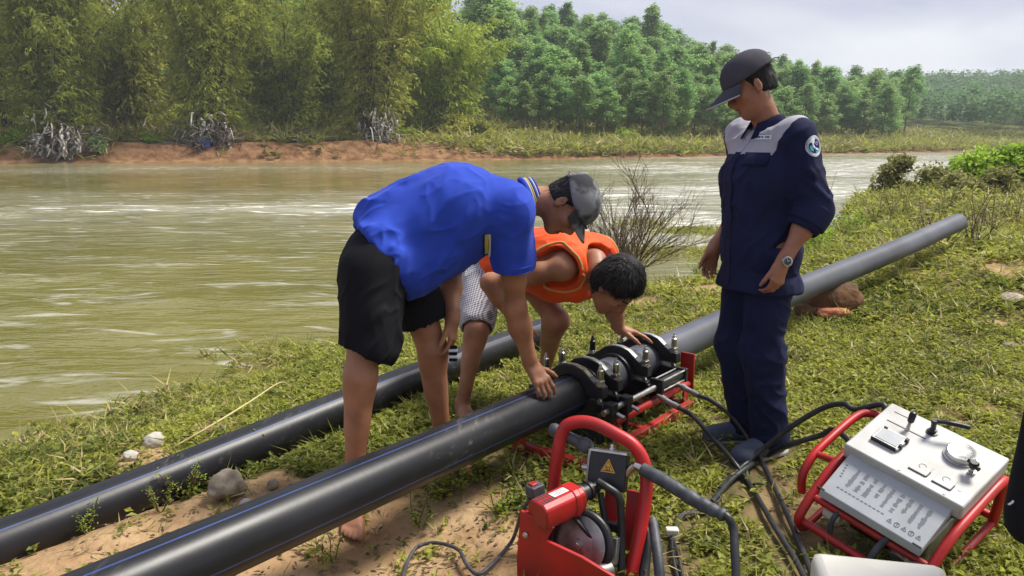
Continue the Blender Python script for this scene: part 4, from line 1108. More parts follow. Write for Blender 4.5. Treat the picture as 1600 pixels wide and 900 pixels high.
# frame
tr_ = .0165
for a in (-.018, .404):
    t = MB(); t.tube(spline([h(a, .29, -.30), h(a, .295, -.12), h(a, .26, -.075), h(a, .10, -.072), h(a, -.05, -.082), h(a, -.16, -.135), h(a, -.225, -.185), h(a, -.235, -.215), h(a, -.21, -.27)], 6), tr_, 14); hpart(t, 'side_tube', M['red'])
for b, c in ((-.226, -.215), (-.165, -.142), (.29, -.27)):
    t = MB(); t.tube([h(-.018, b, c), h(.404, b, c)], .0135 if c > -.2 else .0145, 12); hpart(t, 'cross_tube', M['red'])
t = MB(); t.tube([h(-.018, .28, -.29), h(-.018, -.2, -.285)], .013, 12); t.tube([h(.404, .28, -.29), h(.404, -.2, -.285)], .013, 12); hpart(t, 'skid', M['red_worn'])
t = MB(); t.tube(spline([h(-.018, .30, -.09), h(-.07, .29, -.085), h(-.105, .24, -.085), h(-.108, .06, -.09), h(-.106, -.04, -.105), h(-.10, -.10, -.15), h(-.085, -.12, -.21)], 6), .0155, 14); hpart(t, 'carrying_handle', M['red'])
t = MB(); t.tube([h(-.105, -.02, -.10), h(-.018, -.02, -.08)], .012, 12); hpart(t, 'handle_strut', M['red'])
# motor, pump and tank under the panels
t = MB(); t.lathe(h(.10, -.06, -.2), HU, [(0, .055), (.01, .068), (.14, .068), (.15, .055), (.16, .02)], 24); hpart(t, 'motor', M['rubber'])
t = MB(); t.box(h(.3, .0, -.19), (.12, .2, .14), HR); hpart(t, 'oil_tank', M['dull_steel'], .01)
t = MB(); t.box(h(.19, .16, -.17), (.34, .22, .2), HR); hpart(t, 'housing', M['ring_black'], .01)
t = MB(); t.lathe(h(.03, -.15, -.19), HU, [(0, .02), (.02, .024), (.05, .024), (.06, .016)], 14); hpart(t, 'filler_cap', M['white_plastic'])
t = MB(); t.lathe(h(.30, -.16, -.20), -SLv, [(0, .03), (.02, .034), (.03, .022), (.06, .02)], 16); hpart(t, 'pump', M['dull_steel'])
t = MB(); t.tube(spline([h(.10, -.10, -.12), h(.085, -.19, -.15), h(.09, -.215, -.22), h(.07, -.2, -.28)], 6), .009, 10); hpart(t, 'oil_hose', M['grey_rubber'])
t = MB(); t.tube(spline([h(.26, -.15, -.12), h(.25, -.21, -.15), h(.245, -.24, -.2), h(.235, -.25, -.27)], 6), .0115, 10); hpart(t, 'oil_hose', M['grey_rubber'])
t = MB(); t.tube(spline([h(.33, -.2, -.26), h(.34, -.23, -.17), h(.37, -.225, -.12), h(.42, -.22, -.12), h(.47, -.25, -.2), h(.5, -.28, -.28)], 7), .021, 12); hpart(t, 'suction_hose', M['hose'])
# things on the panel
t = MB(); t.lathe(h(.285, .205, 0), HW, [(0, .054), (.006, .054), (.007, .047), (.022, .046), (.024, .042), (.0235, .040)], 36); gg = hpart(t, 'pressure_gauge', M['steel'])
t = MB(); t.lathe(h(.285, .205, .0225), HW, [(0, .0415), (.001, .0405)], 36); hpart(t, 'dial', M['glass'], 0, gg)
t = MB()
for k in range(21):
    a = radians(-45+13.5*k); p0 = h(.285, .205, .0238)+(HU*cos(a)+HV*sin(a))*.036; dr = HU*cos(a)+HV*sin(a)
    t.tube([p0-dr*(.009 if k % 5 == 0 else .004), p0], .0007, 4)
t.tube([h(.285, .205, .0242), h(.285, .205, .0242)+nrm(HU*-.5-HV*.6)*.028], .0009, 4); hpart(t, 'scale_and_needle', M['ink'], 0, gg)
t = MB(); t.lathe(h(.345, .155, 0), HW, [(0, .012), (.012, .012), (.013, .007), (.03, .007)], 14); vk = hpart(t, 'valve', M['steel'])
t = MB(); t.lathe(h(.345, .155, .026), HW, [(0, .011), (.006, .015), (.02, .016), (.026, .012)], 14); t.cyl(h(.325, .165, .038), h(.365, .145, .038), .008, n=12); hpart(t, 'valve_knob', M['ring_black'], 0, vk)
t = MB(); t.box(h(.095, .205, .0006), (.14, .004, .0012), HR); t.box(h(.055, .262, .0006), (.07, .0025, .0012), HR); hpart(t, 'slot', M['ink'], 0, top)
t = MB(); t.lathe(h(.10, .205, 0), nrm(HW*.9+HV*.35), [(0, .008), (.02, .006), (.035, .005)], 12); lv = hpart(t, 'control_lever', M['steel'])
t = MB(); t.lathe(h(.10, .205, 0)+nrm(HW*.9+HV*.35)*.03, nrm(HW*.9+HV*.35), [(0, .008), (.006, .0115), (.03, .012), (.04, .010), (.044, .004)], 14); hpart(t, 'lever_grip', M['ring_black'], 0, lv)
t = MB(); t.lathe(h(.165, .25, 0), HW, [(0, .020), (.004, .020), (.005, .013), (.016, .012), (.017, .009), (.04, .009), (.05, .012), (.058, .010)], 16); lk = hpart(t, 'clamp_lever', M['ring_black'])
t = MB(); t.tube(spline([h(.165, .25, .05), h(.195, .262, .058), h(.235, .285, .055), h(.262, .298, .052)], 5), [.007]*6+[.009]*9+[.006], 10); hpart(t, 'lever_handle', M['ring_black'], 0, lk)
t = MB(); t.box(h(.085, .118, .006), (.098, .082, .012), HR); tb_ = hpart(t, 'timer', M['dull_steel'], .003)
t = MB(); t.box(h(.083, .12, .0125), (.078, .062, .002), HR); hpart(t, 'timer_window', M['label_panel'], .001, tb_)
t = MB(); t.box(h(.083, .078, .008), (.09, .005, .016), HR); t.box(h(.132, .102, .010), (.012, .014, .018), HR); t.box(h(.132, .142, .010), (.012, .014, .018), HR); t.box(h(.05, .152, .009), (.014, .008, .016), HR); hpart(t, 'timer_clip', M['ring_black'], .002, tb_)
for a0, b0 in ((.225, .055), (.305, .052)):
    t = MB(); t.box(h(a0, b0+.012, .0015), (.058, .05, .003), HR); bb = hpart(t, 'socket_cover', M['white_panel'], .001)
    t = MB(); t.box(h(a0, b0-.015, .002), (.06, .004, .004), HR); t.box(h(a0+.031, b0+.0, .002), (.003, .025, .004), HR); t.tube([h(a0+.0, b0+.02, .0035)+.011*(cos(x)*HU+sin(x)*HV) for x in np.linspace(.3, 4.5, 12)], .0008, 4); hpart(t, 'cover_marking', M['ink'], 0, bb)
t = MB()
for a0, b0 in ((.18, .012), (.33, .012), (.355, .06)): t.lathe(h(a0, b0, 0), HW, [(0, .005), (.002, .0045)], 10)
hpart(t, 'screw', M['dull_steel'], 0, top)
hose('hydraulic_hose', [h(-.03, .24, -.16), h(-.04, .31, -.04), Yp(1336, 640, 2.86), Yp(1318, 631, 2.92), Yp(1285, 638, 2.98), Yp(1235, 668, 3.03), gp(1180, 712, .05), gp(1150, 738, .02), gp(1125, 765)], .0115, 'dark hose arching up from behind the red carrying handle of the power unit')
hose('hydraulic_hose', [h(-.03, .18, -.2), Yp(1308, 673, 2.86), Yp(1280, 681, 2.92), Yp(1235, 695, 2.98), gp(1195, 714, .02), gp(1165, 732), gp(1140, 752), gp(1112, 785)], .0115, 'dark hose lying lower, from the red handle to beside the blue grey shoe')

# white plastic case at the bottom edge
cx = v3(.80, 1.60, 0); ang = radians(-12); CXa = v3(cos(ang), sin(ang), 0); CYa = v3(-sin(ang), cos(ang), 0); CR = np.stack([CXa, CYa, ZV], 1)
we = empty('plastic_case', cx, 'white plastic case corner at the bottom edge, in front of the power unit', 'case')
t = MB(); t.box(cx+ZV*.185+CXa*.06, (.30, .26, .345), CR); t.build('body', M['white_plastic'], we, .022, loc=cx).location = (0, 0, 0)
t = MB(); t.box(cx+ZV*.3585+CXa*.10-CYa*.02, (.10, .07, .003), CR); t.build('grey_label', M['grey_rubber'], we, .001, loc=cx).location = (0, 0, 0)
t = MB(); t.box(cx+ZV*.3605+CXa*.10-CYa*.02, (.09, .06, .002), CR); t.build('label_plate', M['label_panel'], we, .001, loc=cx).location = (0, 0, 0)
# ================================================================== BODIES: distance fields meshed with surface nets
class Vol:
    def __init__(s, lo, hi, hh):
        s.lo = np.asarray(lo, float); s.h = hh
        s.n = np.ceil((np.asarray(hi, float)-s.lo)/hh).astype(int)+1
        s.D = np.full(s.n, .2, np.float32)
    def _sub(s, lo, hi):
        i0 = np.clip(np.floor((lo-s.lo)/s.h).astype(int), 0, s.n-1); i1 = np.clip(np.ceil((hi-s.lo)/s.h).astype(int)+1, 1, s.n)
        if np.any(i1 <= i0): return None, None
        g = [(s.lo[k]+s.h*np.arange(i0[k], i1[k])).astype(np.float32) for k in range(3)]
        return tuple(slice(a, b) for a, b in zip(i0, i1)), np.stack(np.meshgrid(*g, indexing='ij'), -1)
    def _mix(s, sl, d, k, sub):
        A = s.D[sl]
        if sub:
            d = -d; hh = np.maximum(k-np.abs(A-d), 0)/k if k > 0 else 0; s.D[sl] = np.maximum(A, d)+hh*hh*k*.25
        else:
            hh = np.maximum(k-np.abs(A-d), 0)/k if k > 0 else 0; s.D[sl] = np.minimum(A, d)-hh*hh*k*.25
    def cap(s, a, b, ra, rb=None, k=.015, flat=None, sub=False, wob=0):
        a = np.asarray(a, float); b = np.asarray(b, float); rb = ra if rb is None else rb
        R = max(ra, rb)*(1 if flat is None else max(1, flat[1]))+k+.02
        sl, P = s._sub(np.minimum(a, b)-R, np.maximum(a, b)+R)
        if sl is None: return
        q = P-a.astype(np.float32); d = b-a; L2 = max(d @ d, 1e-9)
        t = np.clip((q @ d.astype(np.float32))/L2, 0, 1)
        w = q-t[..., None]*d.astype(np.float32)
        if flat is not None:
            n = nrm(flat[0]).astype(np.float32); w = w+((1/flat[1]-1)*(w @ n))[..., None]*n
        s._mix(sl, np.sqrt((w*w).sum(-1))-(ra+t*(rb-ra)).astype(np.float32), k, sub)
    def ell(s, c, R, r, k=.015, sub=False):
        c = np.asarray(c, float); r = np.asarray(r, float); m = r.max()+k+.02
        sl, P = s._sub(c-m, c+m)
        if sl is None: return
        q = (P-c.astype(np.float32)) @ np.asarray(R, np.float32)
        k0 = np.sqrt(((q/r)**2).sum(-1)); k1 = np.sqrt(((q/(r*r))**2).sum(-1))+1e-9
        s._mix(sl, (k0*(k0-1)/k1).astype(np.float32), k, sub)
    def chain(s, P, R, k=.012, flat=None, sub=False):
        for i in range(len(P)-1): s.cap(P[i], P[i+1], R[i], R[i+1], k, flat, sub)
    def cut(s, c, n, k=0):
        """remove everything on the +n side of the plane through c"""
        g = [(s.lo[i]+s.h*np.arange(s.n[i])).astype(np.float32) for i in range(3)]; n = nrm(n)
        d = ((g[0]-c[0])*n[0])[:, None, None]+((g[1]-c[1])*n[1])[None, :, None]+((g[2]-c[2])*n[2])[None, None, :]
        s.D = np.maximum(s.D, d.astype(np.float32))
    def mesh(s, smooth=2):
        D = s.D; S = D < 0
        m = np.zeros(np.array(D.shape)-1, np.uint8)
        for a in (0, 1):
            for b in (0, 1):
                for c in (0, 1):
                    m += S[a:S.shape[0]-1+a, b:S.shape[1]-1+b, c:S.shape[2]-1+c]
        act = (m > 0) & (m < 8); idx = np.argwhere(act); nv = len(idx)
        ids = np.full(act.shape, -1, np.int64); ids[act] = np.arange(nv)
        acc = np.zeros((nv, 3)); cnt = np.zeros(nv)
        cor = [(a, b, c) for a in (0, 1) for b in (0, 1) for c in (0, 1)]
        vals = {q: D[idx[:, 0]+q[0], idx[:, 1]+q[1], idx[:, 2]+q[2]].astype(float) for q in cor}
        for p in cor:
            for ax in range(3):
                if p[ax] == 0:
                    q = list(p); q[ax] = 1; q = tuple(q); A, B = vals[p], vals[q]
                    w = (A < 0) != (B < 0); t = np.where(w, A/(A-B+1e-12), 0)
                    pt = np.array(p, float)[None]+np.zeros((nv, 3)); pt[:, ax] += t
                    acc += pt*w[:, None]; cnt += w
        V = s.lo+(idx+acc/cnt[:, None])*s.h
        F = []
        for ax in range(3):
            u, v = (ax+1) % 3, (ax+2) % 3
            a = [slice(None)]*3; b = [slice(None)]*3; a[ax] = slice(0, -1); b[ax] = slice(1, None)
            ch = S[tuple(a)] != S[tuple(b)]; e = np.argwhere(ch)
            ok = (e[:, u] > 0) & (e[:, v] > 0) & (e[:, u] < D.shape[u]-1) & (e[:, v] < D.shape[v]-1); e = e[ok]
            def off(du, dv):
                c = e.copy(); c[:, u] -= du; c[:, v] -= dv; return ids[c[:, 0], c[:, 1], c[:, 2]]
            q = np.stack([off(1, 1), off(0, 1), off(0, 0), off(1, 0)], 1)
            ins = S[e[:, 0], e[:, 1], e[:, 2]]
            q[~ins] = q[~ins][:, ::-1]; F.append(q)
        F = np.concatenate(F); F = F[(F >= 0).all(1)]
        E = np.concatenate([F[:, [0, 1]], F[:, [1, 2]], F[:, [2, 3]], F[:, [3, 0]]])
        for _ in range(smooth):
            deg = np.bincount(E[:, 0], minlength=nv)+np.bincount(E[:, 1], minlength=nv)
            nb = np.stack([np.bincount(E[:, 0], V[E[:, 1], i], nv)+np.bincount(E[:, 1], V[E[:, 0], i], nv) for i in range(3)], 1)
            V = V*.5+.5*nb/np.maximum(deg, 1)[:, None]
        return V, F
def vnormals(V, F):
    n = np.cross(V[F[:, 2]]-V[F[:, 0]], V[F[:, 3]]-V[F[:, 1]]); out = np.zeros_like(V)
    for k in range(4):
        for i in range(3): out[:, i] += np.bincount(F[:, k], n[:, i], len(V))
    return out/(np.linalg.norm(out, axis=1, keepdims=True)+1e-12)
def crease(V, F, axis, freq, amp, stretch=3.5, seed=0, sharp=3.6):
    """sharp cloth creases running roughly along an axis"""
    N = vnormals(V, F); a = nrm(axis); al = V @ a; Q = V+(1/stretch-1)*al[:, None]*a+seed*3.1
    Q = Q+.035*np.stack([noise(V*1+seed, 6, 2), noise(V+5+seed, 6, 2), noise(V-9+seed, 6, 2)], 1)
    r = (1-np.abs(noise(Q, freq*1.25, 2)))**sharp*2-.9; m = ss(-.35, .35, noise(V+seed*1.7, 3.5, 2))
    return V+N*(amp*r*(.25+.75*m))[:, None]
def folds(V, F, lines, rnd=0, rf=9):
    """cloth wrinkles: ridge lines (a, b, width, height) plus soft random creasing"""
    N = vnormals(V, F); d = np.zeros(len(V))
    for a, b, w, hgt in lines:
        a = np.asarray(a, float); b = np.asarray(b, float); ab = b-a; t = np.clip((V-a) @ ab/(ab @ ab), 0, 1)
        r = np.linalg.norm(V-(a+t[:, None]*ab), axis=1)
        d += hgt*np.exp(-(r/w)**2)*np.sin(pi*np.clip(t*.9+.05, 0, 1))**.5
    if rnd:
        q = V+.05*np.stack([noise(V+9, 5, 2), noise(V+23, 5, 2), noise(V-7, 5, 2)], 1)
        x = noise(q*np.array([1, 1, .55]), rf, 2); d += rnd*(1-2*np.abs(x))*.8+rnd*.5*noise(V, rf*.5, 2)
    return V+N*d[:, None]
def make(name, V, F, m, parent=None, mi=None, loc=None):
    L = v3(0, 0, 0) if loc is None else loc
    me = np_mesh(name, V-L, F, True, None, mi); o = link(name, me, m, parent)
    if parent is None: o.location = L
    return o

M['skin'] = mat('tanned_skin', (.40, .185, .10), (.27, .115, .060), rough=.5, scale=9, bump=.10, bscale=160, spec=.4, sss=.12)
M['skin_dark'] = mat('sunburnt_skin', (.37, .17, .10), (.27, .11, .062), rough=.47, scale=9, bump=.10, bscale=160, spec=.42, sss=.12)
M['lips'] = mat('lips', (.22, .060, .050), rough=.5)
M['hair'] = mat('black_hair', (.014, .012, .012), (.006, .005, .005), rough=.6, spec=.25, scale=30, bump=.5, bscale=90, stretch=(1, 1, .25))
M['nail'] = mat('nails', (.42, .24, .18), rough=.35)
M['eye'] = mat('dark_eyes', (.02, .015, .012), rough=.2)
def cloth(name, c1, c2, rough=.85, weave=420, sheen=.0, scale=5):
    return mat(name, c1, c2, rough=rough, scale=scale, bump=.22, bscale=weave, sheen=sheen, spec=.2)
M['polo_blue'] = cloth('royal_blue_polo', (.026, .068, .46), (.020, .052, .38), sheen=.06)
M['black_cloth'] = cloth('black_shorts_cloth', (.008, .008, .011), (.005, .005, .007))
M['navy'] = cloth('navy_work_cloth', (.013, .016, .056), (.009, .011, .038))
M['yoke'] = cloth('grey_yoke_cloth', (.40, .39, .43), (.34, .33, .38))
M['orange'] = cloth('orange_vest_cloth', (.90, .105, .012), (.76, .075, .010), rough=.6, sheen=.05)
M['piping'] = cloth('pale_piping', (.66, .46, .18), (.5, .33, .12))
M['cap_navy'] = cloth('dark_cap_cloth', (.066, .063, .076), (.046, .044, .055))
M['cap_grey'] = cloth('faded_grey_cap_cloth', (.19, .195, .21), (.035, .036, .042), scale=11)
M['cap_grey'].node_tree.nodes['Color Ramp'].color_ramp.elements[0].position = .44
M['cap_grey'].node_tree.nodes['Color Ramp'].color_ramp.elements[1].position = .58
M['grey_shirt'] = cloth('grey_shirt_cloth', (.22, .23, .26), (.17, .18, .2))
M['shoe'] = cloth('blue_grey_shoe', (.10, .12, .17), (.06, .07, .10), rough=.7)
M['sole'] = mat('shoe_sole', (.30, .29, .27), rough=.7)
def plaid():
    m = cloth('small_check_cloth', (.55, .53, .55), (.48, .46, .48)); nt = m.node_tree; N = nt.nodes; L = nt.links; b = N['Principled BSDF']
    tc = N.new('ShaderNodeTexCoord'); sp = N.new('ShaderNodeSeparateXYZ'); 
    mp = N.new('ShaderNodeMapping'); mp.inputs['Rotation'].default_value = (radians(12), radians(18), radians(40)); L.new(tc.outputs['Object'], mp.inputs[0]); L.new(mp.outputs[0], sp.inputs[0])
    f = []
    for k in (0, 2):
        w = N.new('ShaderNodeMath'); w.operation = 'MULTIPLY'; w.inputs[1].default_value = 95; L.new(sp.outputs[k], w.inputs[0])
        r = N.new('ShaderNodeMath'); r.operation = 'FRACT'; L.new(w.outputs[0], r.inputs[0])
        g = N.new('ShaderNodeMath'); g.operation = 'LESS_THAN'; g.inputs[1].default_value = .42; L.new(r.outputs[0], g.inputs[0]); f.append(g.outputs[0])
    a = N.new('ShaderNodeMath'); a.operation = 'ADD'; L.new(f[0], a.inputs[0]); L.new(f[1], a.inputs[1])
    h_ = N.new('ShaderNodeMath'); h_.operation = 'MULTIPLY'; h_.inputs[1].default_value = .5; L.new(a.outputs[0], h_.inputs[0])
    cr = N.new('ShaderNodeValToRGB'); cr.color_ramp.elements[0].color = (.58, .56, .58, 1); cr.color_ramp.elements[1].color = (.07, .065, .09, 1); L.new(h_.outputs[0], cr.inputs[0])
    L.new(cr.outputs[0], b.inputs['Base Color']); return m
M['plaid'] = plaid()

def hframe(f, u):
    f = nrm(f); u = np.asarray(u, float); u = nrm(u-f*np.dot(u, f)); l = np.cross(u, f); return np.stack([f, l, u], 1)   # columns fwd, left, up
def head(V, c, R, s=.93, hat=False):
    p = lambda x, y, z: np.asarray(c)+R @ (v3(x, y, z)*s)
    V.ell(p(-.012, 0, .032), R, v3(.097, .077, .090)*s, .02)
    V.ell(p(.030, 0, -.042), R, v3(.062, .060, .082)*s, .03)
    for y in (-1, 1):
        V.cap(p(-.01, .052*y, -.055), p(.066, .014*y, -.106), .020*s, .020*s, .025)
        V.ell(p(.058, .043*y, -.022), R, v3(.026, .024, .024)*s, .02)
        V.cap(p(.082, .012*y, .020), p(.066, .050*y, .018), .011*s, .010*s, .014)
        V.ell(p(.100, .032*y, -.002), R, v3(.020, .017, .013)*s, .012, sub=True)
        V.ell(p(.074, .031*y, -.003), R, v3(.0135, .0150, .0125)*s, .004)
        V.cap(p(.100, .008*y, -.034), p(.096, .013*y, -.036), .0085*s, .008*s, .008)
        e = p(-.008, .076*y, -.012)
        Re = R @ np.array(Matrix.Rotation(radians(18*y), 3, 'Z'))
        V.ell(e+R @ v3(-.006, .008*y, 0)*s, Re, v3(.019, .0075, .031)*s, .006)
        V.ell(e+R @ v3(-.001, .0155*y, .002)*s, Re, v3(.010, .006, .018)*s, .005, sub=True)
        V.cap(e+R @ v3(.0, .004*y, -.026)*s, e+R @ v3(.004, .003*y, -.024)*s, .008*s, .007*s, .006)
    V.cap(p(.086, 0, .012), p(.114, 0, -.030), .0085*s, .0130*s, .012)
    V.cap(p(.110, 0, -.036), p(.094, 0, -.045), .009*s, .007*s, .01)
    V.cap(p(.083, 0, -.055), p(.083, 0, -.075), .022*s, .022*s, .02)
    V.cap(p(.089, -.018, -.067), p(.089, .018, -.067), .0075*s, .0075*s, .006); V.cap(p(.096, -.008, -.066), p(.096, .008, -.066), .007*s, .007*s, .006)
    V.cap(p(.089, -.014, -.080), p(.089, .014, -.080), .0085*s, .0085*s, .006)
    V.cap(p(.102, -.022, -.0735), p(.102, .022, -.0735), .0045*s, .0045*s, .003, sub=True)
    V.ell(p(.074, 0, -.106), R, v3(.020, .022, .018)*s, .015)
def skin_regions(V, F, c, R, s=.93):
    q = (V[F].mean(1)-c) @ R/s
    mi = np.zeros(len(F), int)
    mi[(q[:, 0] > .078) & (np.abs(q[:, 1]) < .024) & (q[:, 2] > -.088) & (q[:, 2] < -.061)] = 1
    ey = np.abs(np.abs(q[:, 1])-.032)
    mi[(q[:, 0] > .070) & (ey < .016) & (np.abs(q[:, 2]+.006) < .0035)] = 2
    mi[(q[:, 0] > .06) & (np.abs(np.abs(q[:, 1])-.034) < .021) & (np.abs(q[:, 2]-.021-.004*np.cos(ey*60)) < .005)] = 2
    return mi
def hair(c, R, s=.93, full=0.0, front=.055, low=-.075, strands=0, seed=1, hh=.005):
    p = lambda x, y, z: np.asarray(c)+R @ (v3(x, y, z)*s)
    V = Vol(np.asarray(c)-.19, np.asarray(c)+.19, hh)
    V.ell(p(-.016, 0, .036), R, (v3(.101, .083, .097)+full)*s, .01)
    V.ell(p(-.030, 0, -.02), R, (v3(.078, .076, .075)+full*.6)*s, .02)
    V.cut(p(front, 0, .045), R @ v3(.88, 0, -.47))
    V.cut(p(0, 0, low), R @ v3(.25, 0, -1))
    for y in (-1, 1): V.ell(p(.035, .085*y, -.055), R, v3(.045, .05, .065)*s, .01, sub=True)
    v, f = V.mesh(1)
    N = vnormals(v, f); q = (v-c) @ R
    dn = noise(q*np.array([40, 120, 40])+seed, 1, 2)*.004+noise(q, 30, 2)*.004
    v = v+N*dn[:, None]
    if strands:
        rg = np.random.default_rng(seed); fi = rg.integers(0, len(f), strands); b = v[f[fi]].mean(1); n = N[f[fi][:, 0]]
        whorl = p(-.07, .01, .125); t = b-whorl; t = t-n*np.sum(t*n, 1, keepdims=True); t /= np.linalg.norm(t, axis=1, keepdims=True)+1e-9
        t = t+rg.normal(0, .25, t.shape); L = rg.uniform(.014, .032, (strands, 1)); sd = np.cross(t, n)*.0011
        V4 = np.stack([b-n*.002-sd, b-n*.002+sd, b+t*L+n*L*.28+sd*.3, b+t*L+n*L*.28-sd*.3], 1).reshape(-1, 3)
        f = np.concatenate([f, np.arange(strands*4).reshape(-1, 4)+len(v)]); v = np.concatenate([v, V4])
    return v, f
def hand(V, w, d, pn, side, curl=(.35, .35, .35, .35), spread=.10, thumb=(.7, .35), s=1.0, tcurl=.3):
    """w wrist, d hand direction, pn palm normal (towards the palm side), side = +1 if thumb lies towards cross(d, pn)"""
    d = nrm(d); pn = nrm(np.asarray(pn, float)-d*np.dot(pn, d)); t = np.cross(d, pn)*side          # t: towards thumb
    P = lambda a, b, c: np.asarray(w)+(d*a+t*b+pn*c)*s
    tips = []
    for b in (.026, .009, -.009, -.026):
        V.cap(P(.012, b*.62, 0), P(.082 if abs(b) < .02 else .076, b, -.002), .0135*s, .0115*s, .012)
    V.cap(P(-.02, 0, 0), P(.03, 0, 0), .024*s, .026*s, .02, flat=(pn, .72))
    V.cap(P(.02, .024, .008), P(.045, .026, .008), .014*s, .012*s, .012)        # ball of the thumb
    L = [(.040, .025, .020), (.044, .028, .021), (.041, .026, .020), (.032, .020, .018)]
    for i, b in enumerate((.028, .0095, -.0095, -.027)):
        q = P(.082 if 0 < i < 3 else .077, b, -.002); a = curl[i]*.7; sp = spread*(1.5-i)/1.5
        r = [.0095, .0086, .0078, .0066]
        if i == 3: r = [x*.88 for x in r]
        for j in range(3):
            dd = nrm(d*cos(a)+pn*sin(a)+t*sp*cos(a)); q2 = q+dd*L[i][j]*s
            V.cap(q, q2, r[j]*s, r[j+1]*s, .003); 
            if j == 0: V.ell(q, np.eye(3), v3(.0108, .0108, .0108)*s*(.9 if i == 3 else 1), .008)
            q = q2; a += curl[i]*(1.15 if j == 0 else .8)
        tips.append((q, dd))
    q = P(.022, .026, .010); a = thumb[0]; b = thumb[1]
    dd = nrm(d*cos(a)+t*sin(a)+pn*b)
    for j, (l, r0, r1) in enumerate(((.040, .0125, .0105), (.030, .0105, .0098), (.025, .0098, .0075))):
        q2 = q+dd*l*s; V.cap(q, q2, r0*s, r1*s, .006); q = q2; dd = nrm(dd+(d*.35+pn*tcurl)*(.6))
    return tips
def foot(V, ank, d, side, s=1.0, ground=None):
    """bare foot: d horizontal direction, side=+1 left foot (big toe towards the right of d)"""
    d = nrm(v3(d[0], d[1], 0)); lt = v3(-d[1], d[0], 0); b = -lt*side            # b points to the big toe side
    g = ank[2]-.075*s if ground is None else ground
    o = v3(ank[0], ank[1], g)
    P = lambda x, y, z: o+(d*x+b*y+v3(0, 0, 1)*z)*s
    V.cap(P(-.045, 0, .030), P(-.02, 0, .035), .030*s, .032*s, .02)
    V.cap(P(-.02, 0, .05), P(.06, .006, .042), .036*s, .030*s, .03, flat=(ZV, .85))
    V.cap(P(.05, .012, .038), P(.125, .022, .022), .030*s, .021*s, .02)
    V.cap(P(.03, -.012, .028), P(.105, -.026, .018), .026*s, .017*s, .02)
    V.cap(P(.06, -.0, .03), P(.120, .0, .019), .028*s, .018*s, .02)
    for i, (y, x0, l, r) in enumerate(((.030, .140, .048, .0135), (.0085, .145, .040, .0095), (-.0085, .138, .034, .009), (-.023, .128, .029, .0085), (-.036, .115, .024, .0082))):
        V.cap(P(x0-.025, y*.9, .018), P(x0+l*.45, y, .019), r*s*1.05, r*s, .006); V.cap(P(x0+l*.45, y, .019), P(x0+l, y*1.02, .0125), r*s, r*s*.98, .003)
def limb_leg(V, hip, knee, ank, sc=1.0, bend=None):
    V.cap(hip, knee, .086*sc, .056*sc, .03)
    ax = nrm(ank-knee); fw = np.asarray(bend, float); fw = nrm(fw-ax*np.dot(fw, ax))
    V.cap(knee, knee+ax*.05, .055*sc, .053*sc, .03); V.ell(knee+fw*.018, np.eye(3), v3(.042, .042, .046)*sc, .025)
    V.cap(knee, ank, .050*sc, .034*sc, .03)
    L = np.linalg.norm(ank-knee); V.cap(knee+ax*L*.14-fw*.022, knee+ax*L*.46-fw*.018, .044*sc, .036*sc, .04)
    V.cap(ank-ax*.05-fw*.014, ank+ax*.02-fw*.016, .020*sc, .022*sc, .02)
    sd = np.cross(ax, fw)
    for k in (-1, 1): V.ell(ank+sd*k*.028, np.eye(3), v3(.014, .014, .016)*sc, .012)
def limb_arm(V, sh, el, wr, sc=1.0):
    V.ell(sh, np.eye(3), v3(.058, .058, .058)*sc, .03); V.cap(sh, el, .050*sc, .040*sc, .03)
    V.cap(sh+(el-sh)*.35, sh+(el-sh)*.7, .046*sc, .043*sc, .03)
    ax = nrm(wr-el); L = np.linalg.norm(wr-el)
    V.ell(el, np.eye(3), v3(.040, .040, .040)*sc, .02)
    V.cap(el, el+ax*L*.35, .041*sc, .043*sc, .03); V.cap(el+ax*L*.3, wr, .042*sc, .026*sc, .03)
    V.cap(wr-ax*.03, wr+ax*.012, .027*sc, .025*sc, .02)
def torso(V, pel, chest, neck, R0, R1, sc=1.0, extra=0.0):
    """R frames: columns fwd, left, up of pelvis and chest"""
    l0, l1 = R0[:, 1], R1[:, 1]; f0, f1 = R0[:, 0], R1[:, 0]
    e = extra
    V.cap(pel-l0*.075, pel+l0*.075, (.105+e)*sc, None, .04)
    mid = (pel+chest)/2
    V.cap(mid-l0*.05, mid+l0*.05, (.100+e)*sc, None, .06); V.cap(pel, chest, (.115+e)*sc, (.12+e)*sc, .06)
    V.cap(chest-l1*.075, chest+l1*.075, (.112+e)*sc, None, .06)
    up = chest+(neck-chest)*.55; V.cap(up-l1*.105, up+l1*.105, (.072+e)*sc, None, .05)
